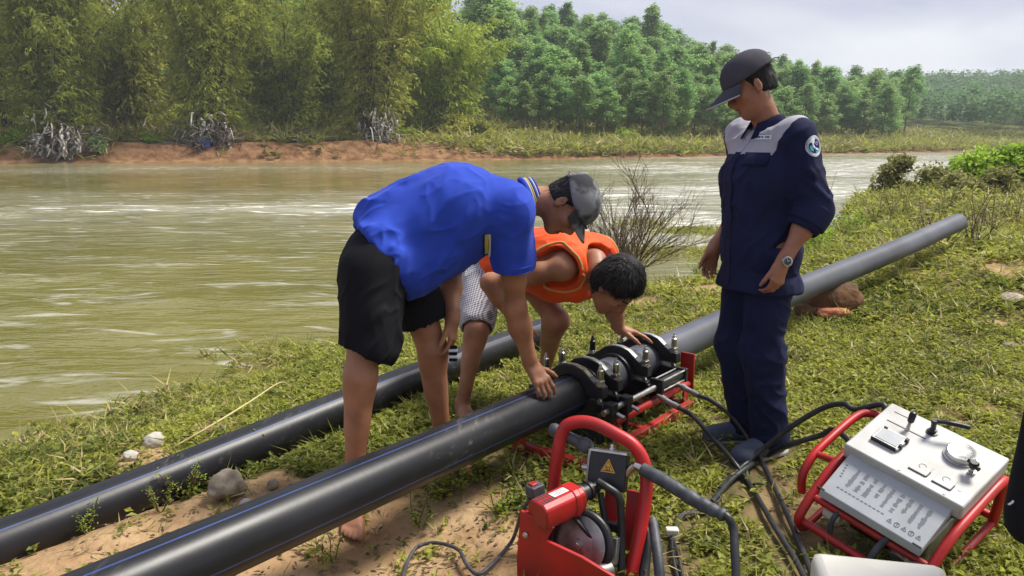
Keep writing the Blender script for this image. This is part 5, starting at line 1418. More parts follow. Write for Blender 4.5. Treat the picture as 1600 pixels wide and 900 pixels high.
def cap_mesh(name, c, R, s, m_cap, m_brim, parent, loc, brim_len=.075, droop=.02, tilt=0.0, button=True, gap=False):
    """baseball cap worn on the head frame"""
    Rt = R @ np.array(Matrix.Rotation(tilt, 3, 'Y')); p = lambda x, y, z: np.asarray(c)+Rt @ (v3(x, y, z)*s)
    rx, ry, rz = .110, .090, .097; base = .034; n = 48; rows = 14
    Vv, Ff = [], []
    for i in range(rows+1):
        ph = (i/rows)*pi/2
        for k in range(n):
            a = 2*pi*k/n; seam = 1-.010*abs(cos(3*a))**14*cos(ph)
            bulge = 1+.05*sin(ph)*cos(ph)
            Vv.append(p(-.008+rx*cos(a)*cos(ph)**.82*bulge*seam, ry*sin(a)*cos(ph)**.82*bulge*seam, base+rz*sin(ph)+(-.006*cos(a) if i == 0 else 0)))
    for i in range(rows):
        for k in range(n):
            l = (k+1) % n
            if gap and i < 4 and abs(((k+.5)/n*360+180) % 360-360) > 900: continue
            if gap and i < 4 and abs((k+.5)/n*360-180) < 26: continue
            Ff.append((i*n+k, i*n+l, (i+1)*n+l, (i+1)*n+k))
    me = np_mesh(name, np.array(Vv)-loc, np.array(Ff)); o = link('cap', me, [m_cap], parent)
    sm = o.modifiers.new('thick', 'SOLIDIFY'); sm.thickness = .0025; sm.offset = 1
    mb = MB(); pts = []
    na, nr = 24, 7
    for j in range(nr+1):
        for k in range(na+1):
            a = (k/na-.5)*radians(128); e = j/nr
            rr = 1+e*brim_len/rx*cos(a)**.7 if cos(a) > 0 else 1
            x = -.008+(rx*1.0)*cos(a)*rr; y = ry*sin(a)*(1+e*.10)
            z = base-.004+.006*cos(a)-e*droop*(1.0)-(y/ry)**2*.008*e-(.012*(1-cos(a)))
            pts.append(p(x, y, z))
    fs = [(j*(na+1)+k, j*(na+1)+k+1, (j+1)*(na+1)+k+1, (j+1)*(na+1)+k) for j in range(nr) for k in range(na)]
    b = link('brim', np_mesh('brim', np.array(pts)-loc, np.array(fs)), [m_brim], o)
    sm = b.modifiers.new('thick', 'SOLIDIFY'); sm.thickness = .005; sm.offset = 0
    if button:
        t = MB(); t.lathe(p(-.008, 0, base+rz-.001), Rt[:, 2], [(0, .009), (.004, .008), (.006, .003)], 12); t.build('button', m_cap, o, loc=loc).location = (0, 0, 0)
    return o, b, p
def strip(name, P, Nn, w, th, m, parent, loc):
    """flat band along points P lying on a surface with normals Nn"""
    P = [np.asarray(q, float) for q in P]; V, F = [], []
    for i, q in enumerate(P):
        d = nrm(P[min(i+1, len(P)-1)]-P[max(i-1, 0)]); n = nrm(Nn[i]); s_ = np.cross(d, n)
        for a, b in ((-1, 0), (1, 0), (1, 1), (-1, 1)): V.append(q+s_*a*w/2+n*b*th)
    for i in range(len(P)-1):
        for k in range(4): l = (k+1) % 4; F.append((i*4+k, i*4+l, (i+1)*4+l, (i+1)*4+k))
    t = MB(); t._add(V, F); o = t.build(name, m, parent, loc=loc); o.location = (0, 0, 0); return o
# ================================================================== PEOPLE
HB = .0055
def bounds(*P, m=.16):
    P = np.array(P); return P.min(0)-m, P.max(0)+m

# ------------------------------------------------ standing man in navy work clothes
def standing(o, fdir, J, skin, hb=HB):
    f = nrm(v3(fdir[0], fdir[1], 0)); l = v3(-f[1], f[0], 0); u = v3(0, 0, 1); B = np.stack([f, l, u], 1)
    return B, {k: o+B @ np.asarray(q, float) for k, q in J.items()}
so = v3(1.055, 3.235, 0); so[2] = float(ground_z(so[0:1], so[1:2])[0])
SB, S = standing(so, (-.95, -.30), dict(pel=(0, 0, .90), chest=(.005, 0, 1.20), neck=(-.005, 0, 1.44), head=(.092, .0, 1.575),
    hipL=(0, .085, .88), hipR=(0, -.085, .88), knL=(.025, .085, .47), knR=(.035, -.085, .47), anL=(-.045, .08, .085), anR=(-.055, -.085, .085),
    shL=(-.01, .172, 1.375), shR=(.0, -.172, 1.375), elL=(-.075, .226, 1.085), elR=(-.07, -.235, 1.09), wrL=(.055, .222, .875), wrR=(.09, -.215, .88)), None)
V = Vol(*bounds(*S.values(), S['head']+v3(0, 0, .1), m=.17), HB)
torso(V, S['pel'], S['chest'], S['neck'], SB, SB)
V.cap(S['neck']-v3(0, 0, .03), S['head']+SB @ v3(-.03, 0, -.05), .056, .054, .03)
hfS = SB @ v3(.78, -.40, -.52); HRs = hframe(hfS, (0, 0, 1)); head(V, S['head'], HRs, .93)
for k, b in (('L', 1), ('R', -1)):
    limb_leg(V, S['hip'+k], S['kn'+k], S['an'+k], 1, SB[:, 0]); limb_arm(V, S['sh'+k], S['el'+k], S['wr'+k], .92)
    foot(V, S['an'+k], SB @ v3(1, .25*b-.05, 0), b, .95)
hand(V, S['wrL'], SB @ v3(.22, -.03, -1), SB @ v3(.25, -1, 0), 1 if np.dot(np.cross(SB @ v3(.22, -.03, -1), SB @ v3(.25, -1, 0)), SB[:, 0]) > 0 else -1, (.55, .62, .66, .7), .03, (.28, .25), .95)
hand(V, S['wrR'], SB @ v3(.22, .0, -1), SB @ v3(.25, 1, 0), 1 if np.dot(np.cross(SB @ v3(.22, 0, -1), SB @ v3(.25, 1, 0)), SB[:, 0]) > 0 else -1, (.5, .55, .6, .6), .05, (.45, .25), .95)
v, fc = V.mesh()
sman = make('person', v, fc, [M['skin_dark'], M['lips'], M['hair']], None, skin_regions(v, fc, S['head'], HRs), so)
tag(sman, 'standing man in dark cap and navy work clothes with a wristwatch, looking down', 'person')
hv, hfc = hair(S['head'], HRs, .93, -.003, .03, -.043); make('hair', hv, hfc, M['hair'], sman, None, so)
cm_, br, cp = cap_mesh('cap', S['head'], HRs, 1.0, M['cap_navy'], M['cap_navy'], sman, so, .092, .030, radians(1), True, True)
t = MB(); t.tube([cp(-.008-.1125*cos(a), .0905*sin(a), .036) for a in np.linspace(-.62, .62, 12)], .0075, 6, flat=.3, up=HRs[:, 2]); t.build('strap', M['cap_navy'], cm_, loc=so).location = (0, 0, 0)
t = MB(); t.tube([cp(-.116, 0, .044), cp(-.132, -.010, .044), cp(-.146, -.014, .036)], .006, 6, flat=.35); t.build('strap_tail', M['cap_navy'], cm_, loc=so).location = (0, 0, 0)
bp_ = []
for k in range(25):
    a = (k/24-.5)*radians(126); rr = 1+.094/.110*max(cos(a), 0)**.7; y = .090*sin(a)*1.1
    bp_.append(cp(-.008+.110*cos(a)*rr, y,   .034-.004+.006*cos(a)-.030-(y/.090)**2*.008-.012*(1-cos(a))))
t = MB(); t.tube(bp_, .0034, 6); t.build('brim_edge', M['yoke'], br, loc=so).location = (0, 0, 0)
# shirt
V = Vol(*bounds(S['pel']-v3(0, 0, .2), S['neck'], S['shL'], S['shR'], S['elL'], S['elR'], m=.17), .0055)
torso(V, S['pel']+v3(0, 0, .02), S['chest']+SB[:, 0]*.01, S['neck']-v3(0, 0, .012), SB, SB, 1, .016)
V.cap(S['pel']-v3(0, 0, .16)-SB[:, 1]*.07, S['pel']-v3(0, 0, .16)+SB[:, 1]*.07, .138, None, .05)
V.cap(S['pel']-v3(0, 0, .16)+SB[:, 0]*.02, S['chest']+SB[:, 0]*.02, .124, .115, .05)
for k, b in (('L', 1), ('R', -1)):
    V.ell(S['sh'+k], np.eye(3), v3(.066, .066, .062), .05)
    V.cap(S['sh'+k], S['el'+k], .068, .073, .035); V.cap(S['el'+k], S['el'+k]+(S['wr'+k]-S['el'+k])*.22, .072, .070, .02)
    ax = nrm(S['wr'+k]-S['el'+k]); e1 = S['el'+k]+ax*.075
for k in ('L', 'R'):
    ax = nrm(S['wr'+k]-S['el'+k]); e1 = S['el'+k]+ax*.068
    V.cap(e1+ax*.005, e1+ax*.16, .052, .064, .004, sub=True)
V.cap(S['neck']+v3(0, 0, .025), S['neck']+SB[:, 0]*.06+v3(0, 0, .04), .058, .062, .01, sub=True)
V.cut(S['pel']-v3(0, 0, .165), v3(0, 0, -1))
v, fc = V.mesh()
wl = lambda *q: so+SB @ v3(*q)
fl = [(wl(.13, -.02, .80), wl(.06, .13, 1.05), .014, .010), (wl(.10, .09, .78), wl(.0, .15, 1.0), .016, .009), (wl(.14, .05, .95), wl(.03, .14, 1.15), .014, .008), (wl(-.06, .13, .8), wl(-.02, .15, 1.1), .014, .007),
      (wl(-.1, .30, 1.12), wl(.0, .27, 1.20), .012, .008), (wl(-.08, .31, 1.18), wl(.02, .25, 1.26), .012, .007), (wl(-.13, .25, 1.1), wl(-.08, .3, 1.2), .012, .006), (wl(.12, .06, 1.02), wl(.10, .12, 1.25), .012, .005), (wl(-.03, .31, 1.24), wl(.04, .22, 1.33), .014, .006)]
v = folds(v, fc, fl, .003, 8); v = crease(v, fc, SB @ v3(.5, .3, 1), 9, .006, 3.5, 2); v = crease(v, fc, SB @ v3(-.6, .2, .8), 13, .003, 3, 5)
q = (v[fc].mean(1)-so) @ SB
yk = (q[:, 2] > 1.292+.02*np.clip(q[:, 0]*3, -1, 1)) & (np.abs(q[:, 1]) < .158+.045*np.clip((q[:, 2]-1.30)/.1, -1, 1.1))
shirt = make('work_shirt', v, fc, [M['navy'], M['yoke']], sman, yk.astype(int), so)
# sleeve turn-ups
for k in ('L', 'R'):
    ax = nrm(S['wr'+k]-S['el'+k]); e1 = S['el'+k]+ax*.066; t = MB(); x, y, _ = frame(ax)
    t.lathe(e1-ax*.075, ax, [(0, .0755), (.003, .0800), (.04, .0795), (.076, .0765), (.079, .072), (.07, .069), (.01, .069)], 28)
    t.build('sleeve_cuff', M['navy'], shirt, loc=so).location = (0, 0, 0)
def on_cloth(vv, ff, target, direction):
    """first hit of a ray on a mesh: (point, normal)"""
    from mathutils.bvhtree import BVHTree
    key = id(vv)
    if key not in _bvh: _bvh[key] = (BVHTree.FromPolygons([tuple(p) for p in vv], [tuple(p) for p in ff]), vv)
    h_, n_, _, _ = _bvh[key][0].ray_cast(Vector(target), Vector(direction))
    return (np.array(h_), np.array(n_)) if h_ else (None, None)
_bvh = {}
def patch_grid(vv, ff, c, ex, ey, w, hh, nx, ny, off, shape=None):
    """sheet laid on cloth: grid points round c projected along -normal; returns verts, faces"""
    n = np.cross(ex, ey); V4, keep = [], []
    for j in range(ny+1):
        for i in range(nx+1):
            a, b = (i/nx-.5)*w, (j/ny-.5)*hh
            p0 = c+ex*a+ey*b+n*.08; hit, nn = on_cloth(vv, ff, p0, -n)
            V4.append((hit if hit is not None else c+ex*a+ey*b)+n*off)
    F4 = [(j*(nx+1)+i, j*(nx+1)+i+1, (j+1)*(nx+1)+i+1, (j+1)*(nx+1)+i) for j in range(ny) for i in range(nx)]
    return V4, F4
def disc_on(vv, ff, c, ex, ey, r, off, name, m, parent, loc, poly=None):
    """flat badge piece (polygon in badge coordinates) following the cloth"""
    n = np.cross(ex, ey); pts = poly if poly is not None else [(r*cos(a), r*sin(a)) for a in np.linspace(0, 2*pi, 33)[:-1]]
    cen = np.mean(pts, 0); ring = [cen]+list(pts); V4 = []
    for a, b in ring:
        p0 = c+ex*a+ey*b+n*.08; hit, nn = on_cloth(vv, ff, p0, -n); V4.append((hit if hit is not None else c+ex*a+ey*b)+n*off)
    t = MB(); t._add(V4, [(0, 1+i, 1+(i+1) % len(pts)) for i in range(len(pts))]); o = t.build(name, m, parent, loc=loc); o.location = (0, 0, 0); return o
M['badge_white'] = cloth('badge_white_thread', (.70, .72, .76), (.6, .62, .66)); M['badge_navy'] = cloth('badge_navy_thread', (.015, .025, .09), (.012, .02, .07))
M['badge_cyan'] = cloth('badge_cyan_thread', (.08, .36, .46), (.06, .28, .36)); M['badge_lilac'] = cloth('badge_lilac_thread', (.34, .27, .55), (.3, .22, .5))
# round emblem on the upper sleeve, facing the photographer's side
ec = W(1256, 229, 3.02)
en = nrm(v3(SB[0, 1], SB[1, 1], 0)*1.0+v3(0, -.35, .05)); eyv = nrm(ZV-en*en[2]); exv = np.cross(eyv, en)
hit, _n = on_cloth(v, fc, ec+en*.25, -en)
if hit is not None: ec = hit
sv_, sf_ = v, fc
R_ = .041
bd = disc_on(sv_, sf_, ec, exv, eyv, R_, .0016, 'sleeve_emblem', M['badge_white'], shirt, so)
disc_on(sv_, sf_, ec, exv, eyv, R_*.93, .0022, 'emblem_ring', M['badge_cyan'], bd, so); disc_on(sv_, sf_, ec, exv, eyv, R_*.90, .0028, 'emblem_band', M['badge_white'], bd, so)
disc_on(sv_, sf_, ec, exv, eyv, R_*.70, .0034, 'emblem_field', M['badge_navy'], bd, so)
def pp(*q): return [(a*R_, b*R_) for a, b in q]
disc_on(sv_, sf_, ec, exv, eyv, 0, .0040, 'emblem_drop', M['badge_cyan'], bd, so, pp((-.62, -.12), (-.5, -.42), (-.2, -.52), (-.05, -.25), (-.15, .05), (-.3, .42), (-.45, .15)))
disc_on(sv_, sf_, ec, exv, eyv, 0, .0046, 'emblem_swoosh', M['badge_white'], bd, so, pp((-.42, .5), (-.28, .2), (-.02, -.1), (.25, -.3), (.6, -.28), (.3, -.38), (-.02, -.34), (-.25, -.05)))
disc_on(sv_, sf_, ec, exv, eyv, 0, .0042, 'emblem_wave', M['badge_cyan'], bd, so, pp((-.1, -.58), (.15, -.42), (.5, -.36), (.62, -.2), (.66, -.36), (.45, -.52), (.1, -.66)))
disc_on(sv_, sf_, ec, exv, eyv, 0, .0044, 'emblem_wheel', M['badge_lilac'], bd, so, [(.22*R_+.2*R_*cos(a), .26*R_+.2*R_*sin(a)) for a in np.linspace(0, 2*pi, 13)[:-1]])
disc_on(sv_, sf_, ec, exv, eyv, 0, .0048, 'emblem_wheel_hub', M['badge_navy'], bd, so, [(.22*R_+.09*R_*cos(a), .26*R_+.09*R_*sin(a)) for a in np.linspace(0, 2*pi, 11)[:-1]])
for k in range(22):                                                       # ring lettering, too small to read in the photo
    a = radians(-40+260*k/21); disc_on(sv_, sf_, ec, exv, eyv, 0, .0034, 'emblem_letter', M['badge_navy'], bd, so, [(cos(a+da)*R_*rr, sin(a+da)*R_*rr) for da, rr in ((-.05, .76), (.05, .76), (.05, .85), (-.05, .85))])
# name tape, pocket flap, placket, collar
nx = nrm(SB[:, 0]*1.0+SB[:, 1]*.42); n_ex = nrm(np.cross(ZV, nx)); n_ey = np.cross(nx, n_ex)
c0, _ = on_cloth(sv_, sf_, W(1191, 215, 2.7), FWD*.97+v3((1191-800)/FPX, 0, 0)+UPV*(450-215)/FPX)
if c0 is not None:
    tx, ty = n_ex*-1, ZV; tn = nx
    def tape(c, w, hh, off, name, m, par, dx=0, dy=0):
        V4, F4 = patch_grid(sv_, sf_, c+n_ex*dx+ZV*dy, n_ex, nrm(ZV-nx*nx[2]), w, hh, 6, 2, off); t = MB(); t._add(V4, F4); o = t.build(name, m, par, loc=so); o.location = (0, 0, 0); return o
    tp_ = tape(c0, .105, .030, .0022, 'name_tape', M['badge_white'], shirt)
    tape(c0, .100, .003, .0030, 'tape_border', M['badge_navy'], tp_, 0, .0115); tape(c0, .100, .003, .0030, 'tape_border', M['badge_navy'], tp_, 0, -.0115)
    for k in range(9):
        if k == 5: continue
        tape(c0, .0065, .008 if k % 3 else .0065, .0032, 'tape_letter', M['badge_navy'], tp_, -.038+.0095*k, 0)
    fl_ = tape(c0, .115, .05, .006, 'pocket_flap', M['navy'], shirt, .0, -.085)
    fl_.modifiers.new('t', 'SOLIDIFY').thickness = .004
    tape(c0, .011, .011, .0092, 'button', M['badge_navy'], fl_, 0, -.098)
t = MB()
for z0 in np.linspace(.78, 1.36, 14):
    pass
P_, N_ = [], []
for z0 in np.linspace(.76, 1.37, 20):
    hit, n_ = on_cloth(sv_, sf_, wl(.5, .0, z0), -SB[:, 0])
    if hit is not None: P_.append(hit); N_.append(n_)
if len(P_) > 3:
    k = len([1 for p in P_ if p[2] < so[2]+1.29]); k = max(2, min(len(P_)-2, k))
    pl = strip('placket', P_[:k+1], N_[:k+1], .032, .0035, M['navy'], shirt, so); strip('placket', P_[k:], N_[k:], .032, .0035, M['yoke'], shirt, so)
# collar: a turned down band round the neck
t = MB(); prof = []
for i in range(33):
    a = radians(-158+316*i/32)
    ca, sa = cos(a+pi), sin(a+pi)
    top = wl(-.006+.066*ca+.012, .066*sa, 1.462-.036*max(0, ca)-.004); out = wl(-.006+.098*ca+.02*max(0, ca), .094*sa, 1.408-.05*max(0, ca)); inn = wl(-.006+.062*ca, .062*sa, 1.40-.03*max(0, ca))
    prof += [inn, top, out]
F4 = []
for i in range(32):
    for k in range(2): F4.append((i*3+k, i*3+k+1, (i+1)*3+k+1, (i+1)*3+k))
t._add(prof, F4); co = t.build('collar', M['navy'], shirt, loc=so); co.location = (0, 0, 0); co.modifiers.new('t', 'SOLIDIFY').thickness = .005
# trousers
V = Vol(*bounds(S['pel'], S['anL'], S['anR'], S['hipL'], S['hipR'], m=.17), .006)
V.cap(S['pel']-SB[:, 1]*.07, S['pel']+SB[:, 1]*.07, .122, None, .04)
for k in ('L', 'R'):
    V.cap(S['hip'+k], S['kn'+k], .104, .078, .04); V.cap(S['kn'+k], S['an'+k]+SB[:, 0]*.01-v3(0, 0, .0), .078, .062, .05)
    V.cap(S['kn'+k]-SB[:, 0]*.02-v3(0, 0, .02), S['an'+k]-SB[:, 0]*.015, .066, .068, .05)
V.cut(S['pel']+v3(0, 0, .03), v3(0, 0, 1)); V.cut(so+v3(0, 0, .045), v3(0, 0, -1))
v, fc = V.mesh()
fl = [(wl(.02+.0*k, .16, .80-.09*k), wl(.10, .11, .70-.09*k), .016, .006) for k in range(3)]+[(wl(-.08, .12, .50-.05*k), wl(.08, .16, .46-.06*k), .016, .009) for k in range(3)]+[(wl(.1, .10, .8), wl(.11, .08, .15), .010, .006), (wl(-.09, .1, .2), wl(.07, .15, .14), .014, .010), (wl(-.09, .1, .13), wl(.06, .15, .08), .013, .010), (wl(-.09, .12, .3), wl(.03, .17, .22), .013, .007)]
v = folds(v, fc, fl, .004, 6); v = crease(v, fc, SB @ v3(.5, .2, .9), 8, .007, 3, 7); v = crease(v, fc, SB @ v3(1, .5, .35), 11, .004, 3, 8)
make('trousers', v, fc, M['navy'], sman, None, so)
for k, b in (('L', 1), ('R', -1)):
    d = nrm(SB @ v3(1, .25*b-.05, 0)); lt = v3(-d[1], d[0], 0); o_ = v3(S['an'+k][0], S['an'+k][1], so[2]); V = Vol(o_-v3(.24, .24, .03), o_+v3(.24, .24, .16), .005)
    V.cap(o_-d*.05+ZV*.05, o_+d*.03+ZV*.055, .047, .046, .03); V.cap(o_+d*.03+ZV*.05, o_+d*.17+ZV*.034, .047, .036, .03); V.cap(o_+d*.1-lt*.012+ZV*.03, o_+d*.16+lt*.012+ZV*.03, .042, .04, .03)
    V.cut(o_+ZV*.012, -ZV); v, fc = V.mesh(); shoe = make('shoe', v, fc, M['shoe'], sman, None, so)
    t = MB(); t.prism([(x, y) for x, y in [(-.1, -.03), (-.07, -.044), (.1, -.05), (.19, -.036), (.212, 0), (.19, .036), (.1, .05), (-.07, .044), (-.1, .03)]], o_, d, lt, ZV, 0, .016); t.build('sole', M['sole'], shoe, .004, loc=so).location = (0, 0, 0)
# wristwatch on the left wrist
ax = nrm(S['wrL']-S['elL']); wc_ = S['wrL']-ax*.012
t = MB(); t.lathe(wc_-ax*.010, ax, [(0, .0275), (.001, .0300), (.019, .0300), (.020, .0275)], 28); watch = t.build('wristwatch', M['steel'], sman, loc=so); watch.location = (0, 0, 0)
fd = nrm((CAM-wc_)-ax*np.dot(CAM-wc_, ax)); fd = nrm(fd+.45*np.cross(fd, ax)*(1 if np.dot(np.cross(fd, ax), v3(1, 0, 0)) > 0 else -1))
t = MB(); t.lathe(wc_+fd*.026, fd, [(0, .019), (.004, .0215), (.010, .0205), (.0105, .0165)], 28); t.build('case', M['steel'], watch, loc=so).location = (0, 0, 0)
t = MB(); t.lathe(wc_+fd*.0362, fd, [(0, .0162), (.0005, .016)], 28); t.build('dial', M['ink'], watch, loc=so).location = (0, 0, 0)
t = MB()
for k in range(12):
    a = 2*pi*k/12; x, y, _ = frame(fd); t.tube([wc_+fd*.0372+(x*cos(a)+y*sin(a))*.0125, wc_+fd*.0372+(x*cos(a)+y*sin(a))*.015], .0007, 4)
t.tube([wc_+fd*.0374, wc_+fd*.0374+x*.009+y*.004], .0008, 4); t.tube([wc_+fd*.0374, wc_+fd*.0374-x*.003+y*.012], .0007, 4)
t.build('hands_and_marks', M['white_print'], watch, loc=so).location = (0, 0, 0)
# ------------------------------------------------ bent man in the blue polo shirt
def rframe(u, l):
    u = nrm(u); l = nrm(np.asarray(l)-u*np.dot(u, l)); f = np.cross(l, u); return np.stack([f, l, u], 1)
def side_for(d, pn, hint):
    d = nrm(d); pn = nrm(np.asarray(pn, float)-d*np.dot(pn, d)); return 1 if np.dot(np.cross(d, pn), hint) > 0 else -1
K = dict(hipR=Yp(585, 425, 2.80), hipL=Yp(634, 428, 3.02), knR=Yp(563, 588, 2.72), knL=Yp(676, 545, 3.04), anR=Yp(552, 765, 2.70), anL=Yp(693, 700, 3.10),
         chest=Yp(728, 318, 3.04), neck=Yp(820, 308, 3.08), head=Yp(889, 319, 3.06), shR=Yp(800, 332, 2.93), shL=Yp(758, 326, 3.28),
         elR=Yp(804, 480, 3.02), wrR=Yp(830, 570, 3.07), elL=Yp(702, 425, 3.2), wrL=Yp(707, 498, 3.02))
K['pel'] = (K['hipR']+K['hipL'])/2+v3(-.01, 0, .03)
bo = v3(K['pel'][0], K['pel'][1], 0)
R1 = rframe(K['neck']-K['pel'], K['shL']-K['shR']); R0 = rframe(K['neck']-K['pel']+v3(0, 0, .3), K['hipL']-K['hipR'])
V = Vol(*bounds(*K.values(), v3(K['anR'][0], K['anR'][1]-.22, -.06), m=.15), .005)
torso(V, K['pel'], K['chest'], K['neck'], R0, R1, 1.0)
V.cap(K['neck']-R1[:, 2]*.03, K['head']-nrm(K['head']-K['neck'])*.07, .060, .058, .03)
HRb = hframe(v3(.30, -.20, -.93), v3(.93, -.22, .32)); head(V, K['head'], HRb, .95)
limb_leg(V, K['hipR'], K['knR'], K['anR'], 1.0, v3(.25, -1, 0)); limb_leg(V, K['hipL'], K['knL'], K['anL'], 1.0, v3(.7, -.6, 0))
foot(V, K['anR'], v3(.16, -1, 0), -1, 1.0, gz(K['anR']+v3(0, -.1, 0))-.004); foot(V, K['anL'], v3(.7, -.7, 0), 1, 1.0, gz(K['anL'])-.004)
limb_arm(V, K['shR'], K['elR'], K['wrR'], 1.05); limb_arm(V, K['shL'], K['elL'], K['wrL'], 1.05)
dR, pR = v3(.52, -.50, -.70), v3(-.15, .62, -.75)
hand(V, K['wrR'], dR, pR, side_for(dR, pR, v3(-.4, .8, 0)), (.50, .62, .62, .55), .20, (1.05, .45), 1.06, .2)
dL, pL = v3(.0, -.15, -1), v3(-.8, .2, 0)
hand(V, K['wrL'], dL, pL, side_for(dL, pL, v3(0, -1, 0)), (.4, .45, .5, .5), .08, (.35, .2), 1.0)
v, fc = V.mesh()
mi = skin_regions(v, fc, K['head'], HRb, .95)
bman = make('person', v, fc, [M['skin'], M['lips'], M['hair']], None, mi, bo)
tag(bman, 'barefoot man in blue polo shirt and black shorts, bending with one hand on the pipe', 'person')
hv, hfc = hair(K['head'], HRb, .95, .0, .03, -.085, 700, 3); make('hair', hv, hfc, M['hair'], bman, None, bo)
cmb, brb, cpb = cap_mesh('cap', K['head'], HRb, .97, M['cap_grey'], M['cap_grey'], bman, bo, .07, .022, radians(2), True, True)
t = MB(); t.tube([cpb(-.008-.1125*cos(a), .0905*sin(a), .037) for a in np.linspace(-.62, .62, 12)], .0085, 6, flat=.3, up=HRb[:, 2]); t.build('strap', M['cap_grey'], cmb, loc=bo).location = (0, 0, 0)
t = MB(); t.box(cpb(-.105, -.05, .043), (.012, .02, .014), HRb); t.build('buckle', M['dull_steel'], cmb, .002, loc=bo).location = (0, 0, 0)
# polo shirt
ax = nrm(K['elR']-K['shR']); sR = K['shR']+ax*.205; axL = nrm(K['elL']-K['shL']); sL = K['shL']+axL*.2
V = Vol(*bounds(K['pel'], K['chest'], K['neck'], K['shR'], K['shL'], sR, sL, m=.26), .0055)
T = R1[:, 2]; dn = v3(0, 0, -1)
torso(V, K['pel']+v3(.0, 0, .015), K['chest']-v3(0, 0, .012), K['neck']-T*.015, R0, R1, 1, .020)
V.cap(K['pel']+T*.02+dn*.02, K['chest']+dn*.075-T*.02, .125, .135, .06); V.cap(K['pel']+T*.12+dn*.06-v3(0, .05, 0), K['chest']+dn*.10-v3(0, .04, 0), .09, .105, .07)
V.cap(K['chest']-T*.04-R1[:, 1]*.05+v3(0, 0, .0), K['chest']-T*.04+R1[:, 1]*.05, .138, None, .06)
V.cap(Yp(606, 352, 2.92), Yp(690, 322, 2.98), .118, .150, .07)
for sh, se in ((K['shR'], sR), (K['shL'], sL)):
    a_ = nrm(se-sh); V.ell(sh, np.eye(3), v3(.085, .085, .085), .05); V.cap(sh, se, .078, .082, .035); V.cut
    V.cap(se-a_*.09, se+a_*.15, .064, .085, .006, sub=True)
cl_ = K['neck']+T*.012
V.cap(cl_+T*.02, cl_+T*.12, .064, .10, .006, sub=True)
hem = Yp(577, 372, 2.8); nH = nrm(-T*1.0+v3(0, 0, -.12)); 
V.cut(hem, nH)
V.cap(K['pel']-T*.10, K['pel']+T*.055, .118, .112, .01, sub=True)
v, fc = V.mesh()
fl = []
g_ = random.Random(5)
for k in range(9):
    px0 = 600+k*21; fl.append((Yp(px0, 405+g_.uniform(-8, 8), 2.75), Yp(px0+g_.uniform(14, 44), 330+g_.uniform(-20, 20), 2.72), .013, g_.uniform(.004, .010)))
for k in range(5): fl.append((Yp(770-k*14, 330+k*12, 2.78), Yp(690-k*18, 352+k*10, 2.75), .014, .008))
for k in range(3): fl.append((Yp(776+k*8, 410, 2.83), Yp(792+k*9, 350, 2.83), .010, .006))
for k in range(3): fl.append((Yp(745, 300+k*14, 2.82), Yp(800, 318+k*10, 2.84), .012, -.006))
v = folds(v, fc, fl, .004, 7); v = crease(v, fc, v3(.25, .1, 1), 8.5, .015, 3.4, 3); v = crease(v, fc, v3(.9, .2, .5), 11, .007, 3, 6)
polo = make('polo_shirt', v, fc, M['polo_blue'], bman, None, bo)
for sh, se in ((K['shR'], sR), (K['shL'], sL)):
    a_ = nrm(se-sh); x_, y_, _ = frame(a_)
    for dd in (-.004, .018):
        t = MB(); t.tube([se+a_*dd+(x_*cos(q_)+y_*sin(q_))*.0832 for q_ in np.linspace(0, 2*pi, 41)[:-1]], .0022, 6, closed=True); t.build('sleeve_hem', M['polo_blue'], polo, loc=bo).location = (0, 0, 0)
M['rib_white'] = cloth('white_rib', (.66, .66, .66), (.55, .55, .56)); M['rib_yellow'] = cloth('yellow_rib', (.60, .50, .06), (.5, .4, .05))
nd = nrm(K['head']-K['neck']); cx_, cy_, _ = frame(T+nd*.3)
for j, (off, m_, w_) in enumerate(((-.004, 'polo_blue', .012), (.006, 'rib_white', .0045), (.012, 'rib_yellow', .0045), (.018, 'polo_blue', .0045), (.024, 'rib_white', .0045), (.030, 'polo_blue', .005))):
    t = MB(); r0 = .080-.0035*j*.5
    t.tube([cl_+(T+nd*.3)*off*1.0+(cx_*cos(a)+cy_*sin(a))*r0+dn*.008 for a in np.linspace(0, 2*pi, 37)[:-1]], w_*.75, 8, closed=True)
    if j == 0: col = t.build('collar', M[m_], polo, loc=bo)
    else: col = t.build('collar_stripe', M[m_], polo, loc=bo)
    col.location = (0, 0, 0)
for dx, m_, w_ in ((0, 'rib_yellow', .014), (5, 'rib_white', .008), (-4.5, 'badge_navy', .006)):
    P_, N_ = [], []
    for py in np.linspace(366, 413, 9):
        p0 = W(760+dx, py, 2.2); hit, n_ = on_cloth(v, fc, p0, nrm(p0-CAM))
        if hit is not None: P_.append(hit); N_.append(n_)
    if len(P_) > 2: strip('side_stripe', P_, N_, w_, .003, M[m_], polo, bo)
# shorts
V = Vol(*bounds(K['pel'], K['hipR'], K['hipL'], K['knR'], K['knL'], m=.2), .006)
torso_l = R0[:, 1]
V.cap(K['pel']-torso_l*.08, K['pel']+torso_l*.08, .122, None, .04); V.cap(K['pel']+v3(-.03, 0, .02), K['pel']+R0[:, 2]*.10, .125, .118, .05)
kR = K['hipR']+(K['knR']-K['hipR'])*.66; kL = K['hipL']+(K['knL']-K['hipL'])*.58
V.cap(K['hipR']-v3(.015, 0, 0), kR+v3(.010, 0, 0), .118, .112, .03); V.cap(K['hipL'], kL, .108, .100, .03)
V.cap(K['hipR']+v3(0, 0, -.04), kR+v3(.035, -.01, -.03), .10, .085, .03)
for kk, sg in ((kR, K['knR']-K['hipR']), (kL, K['knL']-K['hipL'])):
    a_ = nrm(sg); V.cap(kk-a_*.05, kk+a_*.2, .082, .12, .01, sub=True)
aR = nrm(K['knR']-K['hipR'])
sel = V.D
